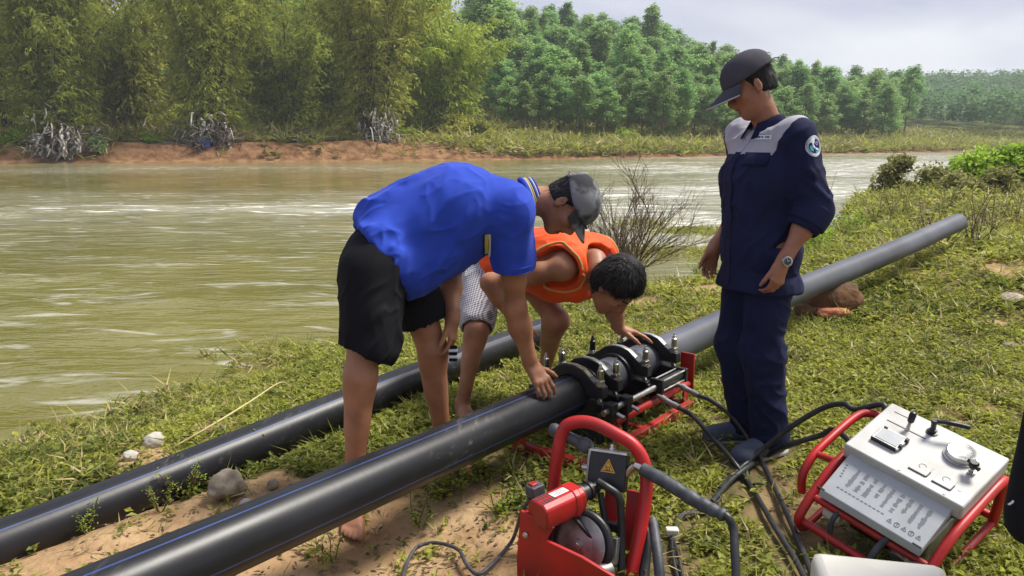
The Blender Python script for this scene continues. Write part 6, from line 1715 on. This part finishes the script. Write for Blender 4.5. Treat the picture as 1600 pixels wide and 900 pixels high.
def cut_local(V, c, n, ref, r):
    g = [(V.lo[i]+V.h*np.arange(V.n[i])) for i in range(3)]; X_, Y_, Z_ = np.meshgrid(*g, indexing='ij'); n = nrm(n)
    d = (X_-c[0])*n[0]+(Y_-c[1])*n[1]+(Z_-c[2])*n[2]; near = (X_-ref[0])**2+(Y_-ref[1])**2+(Z_-ref[2])**2 < r*r
    V.D = np.where(near, np.maximum(V.D, d), V.D).astype(np.float32)
cut_local(V, kR+aR*.05, aR*1.0+v3(-.25, 0, -.0), kR+aR*.12, .21); aL = nrm(K['knL']-K['hipL']); cut_local(V, kL+aL*.04, aL, kL+aL*.12, .19)
V.cut(K['pel']+R0[:, 2]*.135, R0[:, 2])
v, fc = V.mesh()
fl = [(Yp(535+k*20, 350+k*8, 2.65), Yp(548+k*22, 520, 2.6), .015, .009) for k in range(5)]+[(Yp(600, 440+k*22, 2.68), Yp(560, 470+k*26, 2.62), .014, .007) for k in range(3)]
v = folds(v, fc, fl, .004, 6); v = crease(v, fc, v3(.15, .1, 1), 8, .010, 3.5, 4); v = crease(v, fc, v3(.7, 0, .7), 12, .004, 3, 9)
make('shorts', v, fc, M['black_cloth'], bman, None, bo)
# small striped cloth in the left hand
t = MB(); c_ = Yp(708, 553, 2.98)
rag = empty('striped_cloth', c_, 'small black and white striped cloth hanging by the bent man\'s left knee', 'cloth')
for k in range(5):
    t = MB(); t.box(c_+v3(0, 0, .028-.013*k), (.034+.004*(k % 2), .018, .0125)); t.build('stripe', M['badge_white'] if k % 2 else M['black_cloth'], rag, .004, loc=c_).location = (0, 0, 0)

# ------------------------------------------------ crouching man in the orange vest
K = dict(pel=v3(-.06, 4.0, .73), hipR=v3(-.165, 3.93, .69), hipL=v3(.045, 4.07, .69), knR=Yp(745, 515, 3.64), anR=Yp(723, 628, 3.62), knL=Yp(870, 500, 3.76), anL=Yp(850, 580, 3.95),
         chest=v3(.23, 3.70, .775), neck=v3(.40, 3.54, .80), head=Yp(962, 446, 3.40), shL=v3(.47, 3.75, .79), shR=v3(.235, 3.49, .775),
         elR=Yp(766, 442, 3.52), wrR=v3(.02, 3.50, .52), elL=v3(.485, 3.62, .565), wrL=Yp(968, 513, 3.66))
oo = v3(K['pel'][0], K['pel'][1], 0)
R1 = rframe(K['neck']-K['pel'], K['shL']-K['shR']); R0 = rframe(K['neck']-K['pel']+v3(0, 0, .25), K['hipL']-K['hipR'])
V = Vol(*bounds(*K.values(), v3(.78, 3.75, .4), m=.15), .005)
torso(V, K['pel'], K['chest'], K['neck'], R0, R1, .97)
HRo = hframe(v3(.42, -.18, -.90), v3(.80, -.50, .42)); V.cap(K['neck']-R1[:, 2]*.02, K['head']-HRo[:, 2]*.07-HRo[:, 0]*.03, .058, .056, .03); head(V, K['head'], HRo, 1.04)
limb_leg(V, K['hipR'], K['knR'], K['anR'], .95, v3(.1, -1, 0)); limb_leg(V, K['hipL'], K['knL'], K['anL'], .98, v3(.9, -.5, 0))
foot(V, K['anR'], v3(.25, -1, 0), -1, .97, gz(K['anR'])-.004); foot(V, K['anL'], v3(.8, -.6, 0), 1, .97, gz(K['anL'])-.004)
limb_arm(V, K['shR'], K['elR'], K['wrR'], 1.0); limb_arm(V, K['shL'], K['elL'], K['wrL'], .92)
dL, pL = v3(.88, .02, -.26), v3(-.2, -.1, -1)
hand(V, K['wrL'], dL, pL, side_for(dL, pL, v3(0, -1, 0)), (.18, .2, .22, .25), .14, (.6, .25), 1.02)
dR, pR = v3(.35, -.1, -.9), v3(.2, .9, 0)
hand(V, K['wrR'], dR, pR, side_for(dR, pR, v3(1, 0, 0)), (.4, .4, .45, .45), .1, (.5, .2), 1.0)
v, fc = V.mesh()
oman = make('person', v, fc, [M['skin'], M['lips'], M['hair']], None, skin_regions(v, fc, K['head'], HRo, 1.04), oo)
tag(oman, 'crouching black haired man in orange life vest and checked shorts, hand on the clamps', 'person')
hv, hfc = hair(K['head'], HRo, 1.04, .012, .062, -.07, 2600, 5, .005); make('hair', hv, hfc, M['hair'], oman, None, oo)
# life vest
T = R1[:, 2]; l1 = R1[:, 1]; f1_ = R1[:, 0]
V = Vol(*bounds(K['pel'], K['chest'], K['neck'], K['shR'], K['shL'], m=.25), .0055)
c_ = K['chest']; w0 = K['pel']+(c_-K['pel'])*.25
V.cap(w0-l1*.05, w0+l1*.05, .150, None, .05); V.cap(w0, c_, .155, .165, .05); V.cap(c_-l1*.07, c_+l1*.07, .158, None, .05)
up_ = c_+(K['neck']-c_)*.62; V.cap(up_-l1*.10, up_+l1*.10, .108, None, .05)
V.cap(c_+f1_*.10-T*.05-l1*.05, c_+f1_*.13+T*.12-l1*.04, .085, .07, .04); V.cap(c_+f1_*.10-T*.05+l1*.05, c_+f1_*.12+T*.12+l1*.05, .085, .07, .04)
V.cap(K['neck']-T*.03, K['neck']+T*.12, .080, .115, .012, sub=True); V.cap(K['neck']+f1_*.03, K['neck']+f1_*.2+T*.05, .05, .06, .02, sub=True)
for sh, el, sg in ((K['shR'], K['elR'], -1), (K['shL'], K['elL'], 1)):
    V.cap(sh+l1*sg*.02-T*.02, sh+l1*sg*.16-T*.03, .100, .125, .012, sub=True); V.cap(sh, sh+(el-sh)*.9, .085, .09, .012, sub=True)
V.cut(w0-T*.10, -T)
v, fc = V.mesh()
fl = [(c_-l1*.12+f1_*(-.06+.05*k)-T*.1, c_-l1*.13+f1_*(-.04+.05*k)+T*.1, .013, .007) for k in range(4)]
v = folds(v, fc, fl, .004, 7); v = crease(v, fc, T+v3(0, 0, .5), 9, .006, 2.5, 11)
vest = make('life_vest', v, fc, M['orange'], oman, None, oo)
# piping round the armholes and the neck opening, following the cloth edge
from mathutils.bvhtree import BVHTree
bvh = BVHTree.FromPolygons([tuple(p) for p in v], [tuple(p) for p in fc])
def edge_loop(cen, axis, r, n=40, lift=.003, sq=1.0):
    x, y, a_ = frame(axis); out = []
    for k in range(n):
        t_ = 2*pi*k/n; p0 = cen+(x*cos(t_)+y*sin(t_)*sq)*r+a_*.25
        h_ = bvh.ray_cast(Vector(p0), Vector(-a_))
        if h_[0]: out.append(np.array(h_[0])+a_*lift)
    return out
for sh, sg in ((K['shR'], -1), (K['shL'], 1)):
    lp = edge_loop(sh+l1*sg*.03-T*.022, l1*sg, .118)
    lp = [p for p in lp if np.dot(p-sh, l1*sg) > -.09]
    if len(lp) > 12:
        t = MB(); t.tube(lp, .0055, 6); t.build('piping', M['piping'], vest, loc=oo).location = (0, 0, 0)
t = MB(); t.tube([K['neck']-T*.012+(l1*cos(a)*.102+f1_*sin(a)*.095) for a in np.linspace(-.4, pi+.4, 24)], .0055, 6); t.build('piping', M['piping'], vest, loc=oo).location = (0, 0, 0)
t = MB(); lo_ = Yp(905, 356, 3.5); t.tube([lo_+v3(-.03, 0, 0), lo_+v3(-.02, 0, .02), lo_+v3(.02, 0, .022), lo_+v3(.035, 0, -.005)], .006, 8); t.build('carry_loop', M['black_cloth'], vest, loc=oo).location = (0, 0, 0)
# checked shorts
V = Vol(*bounds(K['pel'], K['hipR'], K['hipL'], K['knR'], K['knL'], m=.17), .006)
V.cap(K['pel']-R0[:, 1]*.08, K['pel']+R0[:, 1]*.08, .122, None, .04); V.cap(K['pel'], K['pel']+T*.10, .118, .112, .04)
for k, fr in (('R', .86), ('L', .35)):
    e_ = K['hip'+k]+(K['kn'+k]-K['hip'+k])*fr; V.cap(K['hip'+k], e_, .108, .092, .04); a_ = nrm(K['kn'+k]-K['hip'+k]); V.cap(e_+a_*.02, e_+a_*.2, .068, .09, .008, sub=True); cut_local(V, e_+a_*.055, a_, e_+a_*.12, .16)
v, fc = V.mesh()
fl = [(Yp(715+k*4, 440+k*18, 3.6), Yp(765, 425+k*22, 3.55), .012, .009) for k in range(5)]
v = folds(v, fc, fl, .004, 8); v = crease(v, fc, v3(.8, .2, .4), 11, .007, 3, 12)
make('checked_shorts', v, fc, M['plaid'], oman, None, oo)

# ------------------------------------------------ onlooker at the right edge
po_ = v3(1.386, 1.66, 0); po_[2] = gz(po_)
PBm, Q = standing(po_, (-.35, .94), dict(pel=(0, 0, .93), chest=(.005, 0, 1.22), neck=(-.005, 0, 1.44), head=(.05, 0, 1.575),
    hipL=(0, .09, .90), hipR=(0, -.09, .90), knL=(.02, .11, .48), knR=(.02, -.11, .48), anL=(-.03, .115, .085), anR=(.0, -.12, .085),
    shL=(-.01, .185, 1.385), shR=(.0, -.185, 1.385), elL=(-.05, .240, 1.06), elR=(-.06, -.245, 1.1), wrL=(.03, .19, .84), wrR=(.10, -.23, .90)), None)
V = Vol(*bounds(*Q.values(), Q['head']+v3(0, 0, .1), m=.17), .007)
torso(V, Q['pel'], Q['chest'], Q['neck'], PBm, PBm); V.cap(Q['neck']-v3(0, 0, .03), Q['head']+PBm @ v3(-.03, 0, -.05), .056, .054, .03)
HRp = hframe(PBm @ v3(.93, 0, -.3), (0, 0, 1)); head(V, Q['head'], HRp, .93)
for k, b in (('L', 1), ('R', -1)):
    limb_leg(V, Q['hip'+k], Q['kn'+k], Q['an'+k], 1, PBm[:, 0]); limb_arm(V, Q['sh'+k], Q['el'+k], Q['wr'+k], .95); foot(V, Q['an'+k], PBm @ v3(1, .2*b, 0), b, .95)
    d_ = nrm(Q['wr'+k]-Q['el'+k]); pn_ = PBm @ v3(0, -b, -.2); hand(V, Q['wr'+k], d_, pn_, side_for(d_, pn_, PBm @ v3(.5, 0, .9)), (.4, .45, .5, .5), .06, (.4, .2), .95)
v, fc = V.mesh(); pman = make('person', v, fc, [M['skin'], M['lips'], M['hair']], None, skin_regions(v, fc, Q['head'], HRp), po_)
tag(pman, 'onlooker in black shorts at the right edge, mostly cut off by the picture', 'person')
hv, hfc = hair(Q['head'], HRp, .93, .004, .055, -.07, 0, 9, .006); make('hair', hv, hfc, M['hair'], pman, None, po_)
V = Vol(*bounds(Q['pel'], Q['hipL'], Q['hipR'], Q['knL'], Q['knR'], m=.2), .007)
V.cap(Q['pel']-PBm[:, 1]*.08, Q['pel']+PBm[:, 1]*.08, .120, None, .04); V.cap(Q['pel'], Q['pel']+v3(0, 0, .06), .125, .12, .04)
for k in ('L', 'R'):
    V.cap(Q['hip'+k], Q['kn'+k]+v3(0, 0, .03), .115, .118, .05); V.cap(Q['kn'+k]+v3(0, 0, .05), Q['kn'+k]-v3(0, 0, .15), .080, .12, .01, sub=True)
V.cut(Q['knL']-v3(0, 0, .02), -ZV); V.cut(Q['pel']+v3(0, 0, .12), ZV)
v, fc = V.mesh(); v = folds(v, fc, [], .006, 6); sh_ = make('shorts', v, fc, M['black_cloth'], pman, None, po_)
p0 = W(1583, 785, 1.2); hit, n_ = on_cloth(v, fc, p0, nrm(p0-CAM))
if hit is not None:
    strip('logo', [hit-v3(.008, 0, .006), hit, hit+v3(.008, 0, .010)], [n_]*3, .009, .003, M['white_print'], sh_, po_)
V = Vol(*bounds(Q['pel'], Q['neck'], Q['shL'], Q['shR'], m=.2), .007)
torso(V, Q['pel']+v3(0, 0, .06), Q['chest'], Q['neck']-v3(0, 0, .012), PBm, PBm, 1, .02)
for k in ('L', 'R'):
    a_ = nrm(Q['el'+k]-Q['sh'+k]); V.ell(Q['sh'+k], np.eye(3), v3(.07, .07, .068), .04); V.cap(Q['sh'+k], Q['sh'+k]+a_*.17, .068, .068, .03); V.cap(Q['sh'+k]+a_*.16, Q['sh'+k]+a_*.3, .054, .06, .004, sub=True)
V.cap(Q['neck']+v3(0, 0, .02), Q['neck']+v3(0, 0, .1), .06, .075, .006, sub=True); V.cut(Q['pel']+v3(0, 0, .06), -ZV)
v, fc = V.mesh(); v = folds(v, fc, [], .004, 7); make('shirt', v, fc, M['grey_shirt'], pman, None, po_)
# ================================================================== STONES, STICKS, SHRUBS NEAR THE WORK
M['stone'] = mat('river_stone', (.36, .30, .22), (.15, .12, .085), rough=.85, scale=14, bump=.5, bscale=40)
M['pale_stone'] = mat('pale_stone', (.52, .49, .43), (.36, .33, .28), rough=.85, scale=12, bump=.4, bscale=40)
M['brown_clod'] = mat('brown_clod', (.15, .068, .026), (.055, .03, .014), rough=.95, scale=9, bump=.8, bscale=30)
M['red_clay'] = mat('red_clay', (.42, .16, .075), (.3, .11, .05), rough=.95, scale=12, bump=.6)
def stone(px, py, w, hh, label, m='stone', seed=0, sink=.3, lump=.22, name='stone', cat='stone', dz=0):
    bm = bmesh.new(); bmesh.ops.create_icosphere(bm, subdivisions=4, radius=1)
    P = np.array([v.co[:] for v in bm.verts]); d = 1+lump*noise(P+seed*3.7, 1.3, 3)+.06*noise(P+seed, 5, 2); P = P*d[:, None]*v3(w/2, w*.38, hh/2)
    for v, p in zip(bm.verts, P): v.co = p
    me = bpy.data.meshes.new(name); bm.to_mesh(me); bm.free()
    for p in me.polygons: p.use_smooth = True
    o = link(name, me, M[m]); c = gp(px, py, 0); o.location = (c[0], c[1], c[2]+hh/2*(1-sink)+dz); o.rotation_euler = (0, 0, seed*1.3)
    return tag(o, label, cat)
stone(356, 775, .17, .12, 'largest brownish stone, lying between the two striped pipes', 'stone', 1, .3, .42)
stone(385, 793, .06, .04, 'small tan pebble tucked under the largest stone', 'pale_stone', 2)
stone(243, 697, .105, .075, 'rounded pale stone beside the foot end of the long straw stalk', 'pale_stone', 3)
stone(205, 717, .08, .045, 'flat whitish stone left of the rounded pale one', 'pale_stone', 4)
stone(345, 677, .07, .04, 'small grey stone half hidden in the grass behind the middle of the rear pipe', 'stone', 5)
stone(427, 762, .06, .04, 'dark pebble at the right of the largest stone', 'stone', 6)
stone(1465, 606, .09, .035, 'thin whitish chip lying in the grass above the power unit', 'pale_stone', 7)
stone(1577, 474, .26, .10, 'broad brownish rock at the right edge of the grass', 'stone', 8)
stone(1125, 640, .07, .05, 'grey stone in the grass left of the navy trouser leg', 'stone', 9)
stone(1222, 694, .06, .035, 'yellowish pebble right of the navy trouser hem', 'pale_stone', 10)
stone(1560, 400, .3, .06, 'flat pale slab in the dry grass at upper right', 'pale_stone', 12)
stone(1525, 372, .22, .07, 'pale stone near the open pipe end', 'pale_stone', 13)
stone(1510, 547, .05, .03, 'cream pebble in the grass right of the brown clod', 'pale_stone', 14)
stone(1440, 560, .06, .03, 'white chip left of the cream pebble', 'pale_stone', 15)
stone(1580, 545, .12, .05, 'tan stone among dead grass at the right edge', 'stone', 16)
# earth clod propping up the far pipe
e = empty('earth_clod', gp(1300, 497, 0), 'dark brown earth clod with a reddish face propping up the far pipe', 'clod')
for nm, m_, off, w, d_, hh, sd in (('clod_body', 'brown_clod', (.02, .1, .10), .44, .3, .30, 21), ('red_face', 'red_clay', (-.02, -.055, .05), .26, .14, .085, 22), ('tan_lump', 'brown_clod', (-.20, .0, .05), .17, .14, .12, 23)):
    bm = bmesh.new(); bmesh.ops.create_icosphere(bm, subdivisions=4, radius=1); P = np.array([v.co[:] for v in bm.verts]); P = P/np.maximum(np.abs(P).max(1, keepdims=True)**.45, .3)
    P = P*(1+.22*noise(P+sd, 1.6, 3)+.05*noise(P+sd, 6, 2))[:, None]*v3(w/2, d_/2, hh/2)
    for v, p in zip(bm.verts, P): v.co = p
    me = bpy.data.meshes.new(nm); bm.to_mesh(me); bm.free()
    for p in me.polygons: p.use_smooth = True
    o = link(nm, me, M[m_], e); o.location = off
# straw stalk and sticks
def stick(pts, r, label, m='straw_stalk', name='stalk', cat='stalk', taper=.6):
    P = spline(pts, 6); t = MB(); t.tube(P, [r*(1-taper*i/len(P)) for i in range(len(P))], 7); o = t.build(name, M[m], None, loc=P[0], angle=60); return tag(o, label, cat)
M['straw_stalk'] = mat('dry_stalk', (.55, .47, .22), (.42, .34, .14), rough=.8, scale=20)
stick([gp(268, 701, .02), gp(330, 665, .10), gp(390, 628, .12), gp(437, 598, .10), gp(455, 604, .06)], .006, 'long pale straw stalk leaning across the grass behind the rear pipe')
stick([gp(318, 720, .01), gp(305, 745, .10), gp(312, 735, .16)], .004, 'short forked stem standing in front of the rear pipe', 'twig', 'stem', 'stem')
# bare shrub by the water
def bare_shrub(px, y, z, hh, seed, label, n=9, spread=.55, r0=.012):
    rs = random.Random(seed); p = Yp(px, 380, y); base = v3(p[0], p[1], z)
    e = empty('bare_shrub', base, label, 'shrub'); t = MB()
    def br(a, d, L, r, dep):
        P = [a]
        for k in range(4): d = nrm(d+v3(rs.gauss(0, .12), rs.gauss(0, .12), rs.gauss(.03, .08))); P.append(P[-1]+d*L/4)
        t.tube(P, [r*(1-.13*k) for k in range(5)], 5)
        if dep > 0:
            for k in range(rs.randint(3, 5)):
                q = P[rs.randint(1, 4)]; br(q, nrm(d+v3(rs.gauss(0, .55), rs.gauss(0, .55), rs.gauss(.15, .3))), L*rs.uniform(.45, .75), r*.58, dep-1)
    for k in range(n):
        a = rs.uniform(0, 6.28); br(base, nrm(v3(cos(a)*spread, sin(a)*spread, 1)), hh*rs.uniform(.45, .7), r0*rs.uniform(.7, 1.1), 3)
    t.build('branches', M['twig'], e, loc=base).location = (0, 0, 0); return e
bare_shrub(978, 8.3, -.33, 1.45, 4, 'leafless dark twiggy shrub standing at the water behind the grey cap', 15, .5, .012)
def weedy(px, py, seed, hh, label, leaves, m='dull_bush_leaf', n=10, spread=.4):
    """tall wiry weed: thin stems with small leaves"""
    rs = random.Random(seed); c = gp(px, py, 0); base = v3(*c); e = empty('tall_weed', base, label, 'weed', 'tall weeds on the near bank'); t = MB(); B = []
    for k in range(n):
        a = rs.uniform(0, 6.28); P = [base+v3(cos(a), sin(a), 0)*rs.uniform(0, .12)*hh]; d = nrm(v3(cos(a)*spread, sin(a)*spread, 1)); L = hh*rs.uniform(.5, 1.05)
        for j in range(6):
            d = nrm(d+v3(rs.gauss(0, .13), rs.gauss(0, .13), rs.gauss(0, .05))); P.append(P[-1]+d*L/6)
            for _ in range(leaves): B.append(P[-1]+v3(rs.gauss(0, .05), rs.gauss(0, .05), rs.gauss(0, .05))*hh)
        t.tube(P, [.006*hh*(1-.12*i)+.0015 for i in range(7)], 5)
        if rs.random() < .7: q = P[rs.randint(2, 5)]; t.tube([q, q+v3(rs.gauss(0, .12), rs.gauss(0, .12), .15)*hh], [.003, .0015], 4)
    t.build('stems', M['twig'], e, loc=base).location = (0, 0, 0)
    if B:
        B = np.array(B); d = rdir(len(B), -.4, .8); V, F = leaf_quads(B, d, perp_normal(d, .8), rng.uniform(.05, .11, len(B))*hh, rng.uniform(.02, .045, len(B))*hh)
        o = link('leaves', np_mesh('leaves', V-base, F, False, {'tone': np.repeat(rng.random(len(B)), 4)}), M[m], e)
    return e
WEEDS = [(1437, 372, 1, .62, 'wiry weed left of the open pipe end', 3, 'dull_bush_leaf'), (1470, 392, 2, .60, 'bare wiry weed under the open pipe end', 1, 'dull_bush_leaf'),
         (1525, 390, 3, .85, 'tall reddish wiry weed right of the open pipe end', 2, 'dull_bush_leaf'), (1545, 372, 4, .7, 'thin weed farther right of the pipe end', 3, 'dull_bush_leaf'),
         (1370, 352, 5, .7, 'leafy weed on the shore behind the middle of the far pipe', 5, 'dull_bush_leaf'), (1400, 345, 6, .8, 'twiggy weed on the shore below the brown bush', 3, 'dull_bush_leaf'),
         (1300, 375, 7, .55, 'fresh green leafy weed just right of the rolled sleeve', 9, 'bush_leaf'), (1275, 400, 8, .45, 'low fresh green weed behind the wristwatch', 9, 'bush_leaf'), (1335, 372, 9, .5, 'fresh green weed over the dusty pipe', 8, 'bush_leaf'),
         (1115, 415, 10, .28, 'small green weed on the sandy shore left of the navy jacket', 8, 'bush_leaf'), (1090, 432, 11, .22, 'lower green weed on the sandy shore', 8, 'bush_leaf'),
         (1330, 300, 12, .8, 'grey twiggy weed standing in the water left of the brown bush', 4, 'dull_bush_leaf'), (1300, 330, 13, 1.3, 'tall thin pale grass stalk just behind the navy sleeve', 0, 'dull_bush_leaf'),
         (1480, 330, 14, .9, 'brown wiry weed below the bright green bushes', 3, 'dull_bush_leaf'), (1585, 350, 15, .7, 'dry weed at the right edge below the bushes', 3, 'dull_bush_leaf'), (1415, 318, 16, .8, 'dry stems at the foot of the brown bush', 2, 'dull_bush_leaf')]
for w_ in WEEDS: weedy(*w_[:5], w_[5], w_[6], 1 if 'stalk just' in w_[4] else 11)
def near_bush(px, py, seed, n, sx, sz, leaf, m, label, lumps=10):
    c = gp(px, py, 0); tb, V, F, T = bush_mesh(seed, n, sx, sz, leaf, lumps=lumps)
    e = empty('bush', c-v3(0, 0, .05), label, 'bush', 'bushes on the near bank'); link('foliage', np_mesh('foliage', V, F, False, {'tone': T}), M[m], e)
    o = bpy.data.objects.new('stems', mesh_of(tb, 'stems', M['twig'])); C.objects.link(o); o.parent = e; return e
near_bush(1399, 303, 31, 1900, .70, 1.25, (.14, .075), 'dull_bush_leaf', 'upright brownish green bush standing at the waterline', 14)
near_bush(1540, 302, 32, 4200, 1.35, 1.35, (.20, .10), 'bush_leaf', 'broad bright green bush, left of the two at the right edge', 18)
near_bush(1625, 302, 33, 4200, 1.5, 1.4, (.20, .10), 'bush_leaf', 'bright green bush cut off by the right edge', 18)
near_bush(1465, 303, 34, 900, .75, .95, (.14, .07), 'dull_bush_leaf', 'low brownish bush between the brown upright and bright green bushes')
near_bush(1570, 310, 35, 1300, .9, .8, (.13, .06), 'dull_bush_leaf', 'straw coloured low bush in front of the bright green pair')
near_bush(1500, 308, 36, 1100, .8, .75, (.13, .06), 'dull_bush_leaf', 'olive low bush in front of the broad bright green one')
near_bush(1275, 385, 37, 700, .42, .42, (.075, .04), 'bush_leaf', 'small leafy green bush behind the rolled sleeve and watch')
# leafy sprigs growing beside the pipes
SPR = [(135, 832, .15, 'small sprig in front of the rear pipe, far left'), (300, 775, .2, 'bent sprig leaning on the rear pipe left of the largest stone'), (395, 718, .22, 'leafy sprig in front of the rear pipe above the stone'),
       (480, 690, .2, 'leafy sprig beside the bent man\'s right shin'), (250, 800, .12, 'tiny seedling on the sand between the pipes'), (655, 822, .16, 'bushy weed on the sand right of the bare foot'), (520, 875, .14, 'small weed on the sand under the near pipe'), (700, 765, .2, 'dark bushy weed under the near pipe, left of the red trimmer'), (745, 720, .2, 'bushy weed beneath the near pipe beside the red base frame'), (690, 700, .16, 'weed growing just below the near pipe, right of the shins'), (780, 800, .14, 'low weed between the sand and the red motor'), (1262, 520, .16, 'grassy weed at the left foot of the brown clod'), (1330, 512, .14, 'grassy weed at the right foot of the brown clod')]
for k, (px, py, hh, lab) in enumerate(SPR): weedy(px, py, 60+k, hh, lab, 6, 'bush_leaf', 5, .5)

# dead leaves, chips and crumbs of soil lying on the sand and in the grass
lp = []
for px, py, z, r, k in SANDS[:10]+[(700, 800, 0, .5, 1), (1000, 800, 0, .5, 1), (1400, 560, 0, .8, 1), (1200, 860, 0, .4, 1)]:
    c = G(px, py, z); q = rng.normal(0, 1, (int(70+110*rng.random()), 2))*r*.9; lp.append(np.column_stack([c[0]+q[:, 0], c[1]+q[:, 1]]))
lp = np.concatenate(lp); lz = ground_z(lp[:, 0], lp[:, 1]); lp = np.column_stack([lp, lz+rng.uniform(.002, .012, len(lp))])[lz > WATER_Z+.08]
d = rdir(len(lp), -.12, .18); V, F = leaf_quads(lp, d, perp_normal(d, 2.0), rng.uniform(.008, .05, len(lp))*rng.uniform(.4, 1.2, len(lp)), rng.uniform(.003, .018, len(lp)))
M['litter'] = leafmat('dead_leaf_litter', (.07, .045, .022), (.34, .24, .12), transl=.05)
o = link('leaf_litter', np_mesh('leaf_litter', V, F, False, {'tone': np.repeat(rng.random(len(lp)), 4)}), M['litter'])
tag(o, 'dead leaves and crumbs scattered over the sand and grass', 'leaf litter', kind='stuff')
# ================================================================== AIR
hz = MB(); hz.box((50, 325, 34.0), (920, 720, 71.0))
hm = bpy.data.materials.new('thin_river_haze'); hm.use_nodes = True
hn = hm.node_tree.nodes; hn.remove(hn['Principled BSDF'])
pv = hn.new('ShaderNodeVolumePrincipled'); pv.inputs['Density'].default_value = .0006; pv.inputs['Color'].default_value = (.86, .91, .96, 1)
hm.node_tree.links.new(pv.outputs[0], hn['Material Output'].inputs['Volume'])
ho = hz.build('haze', hm); ho['kind'] = 'stuff'; ho['label'] = 'thin pale haze over the river valley'
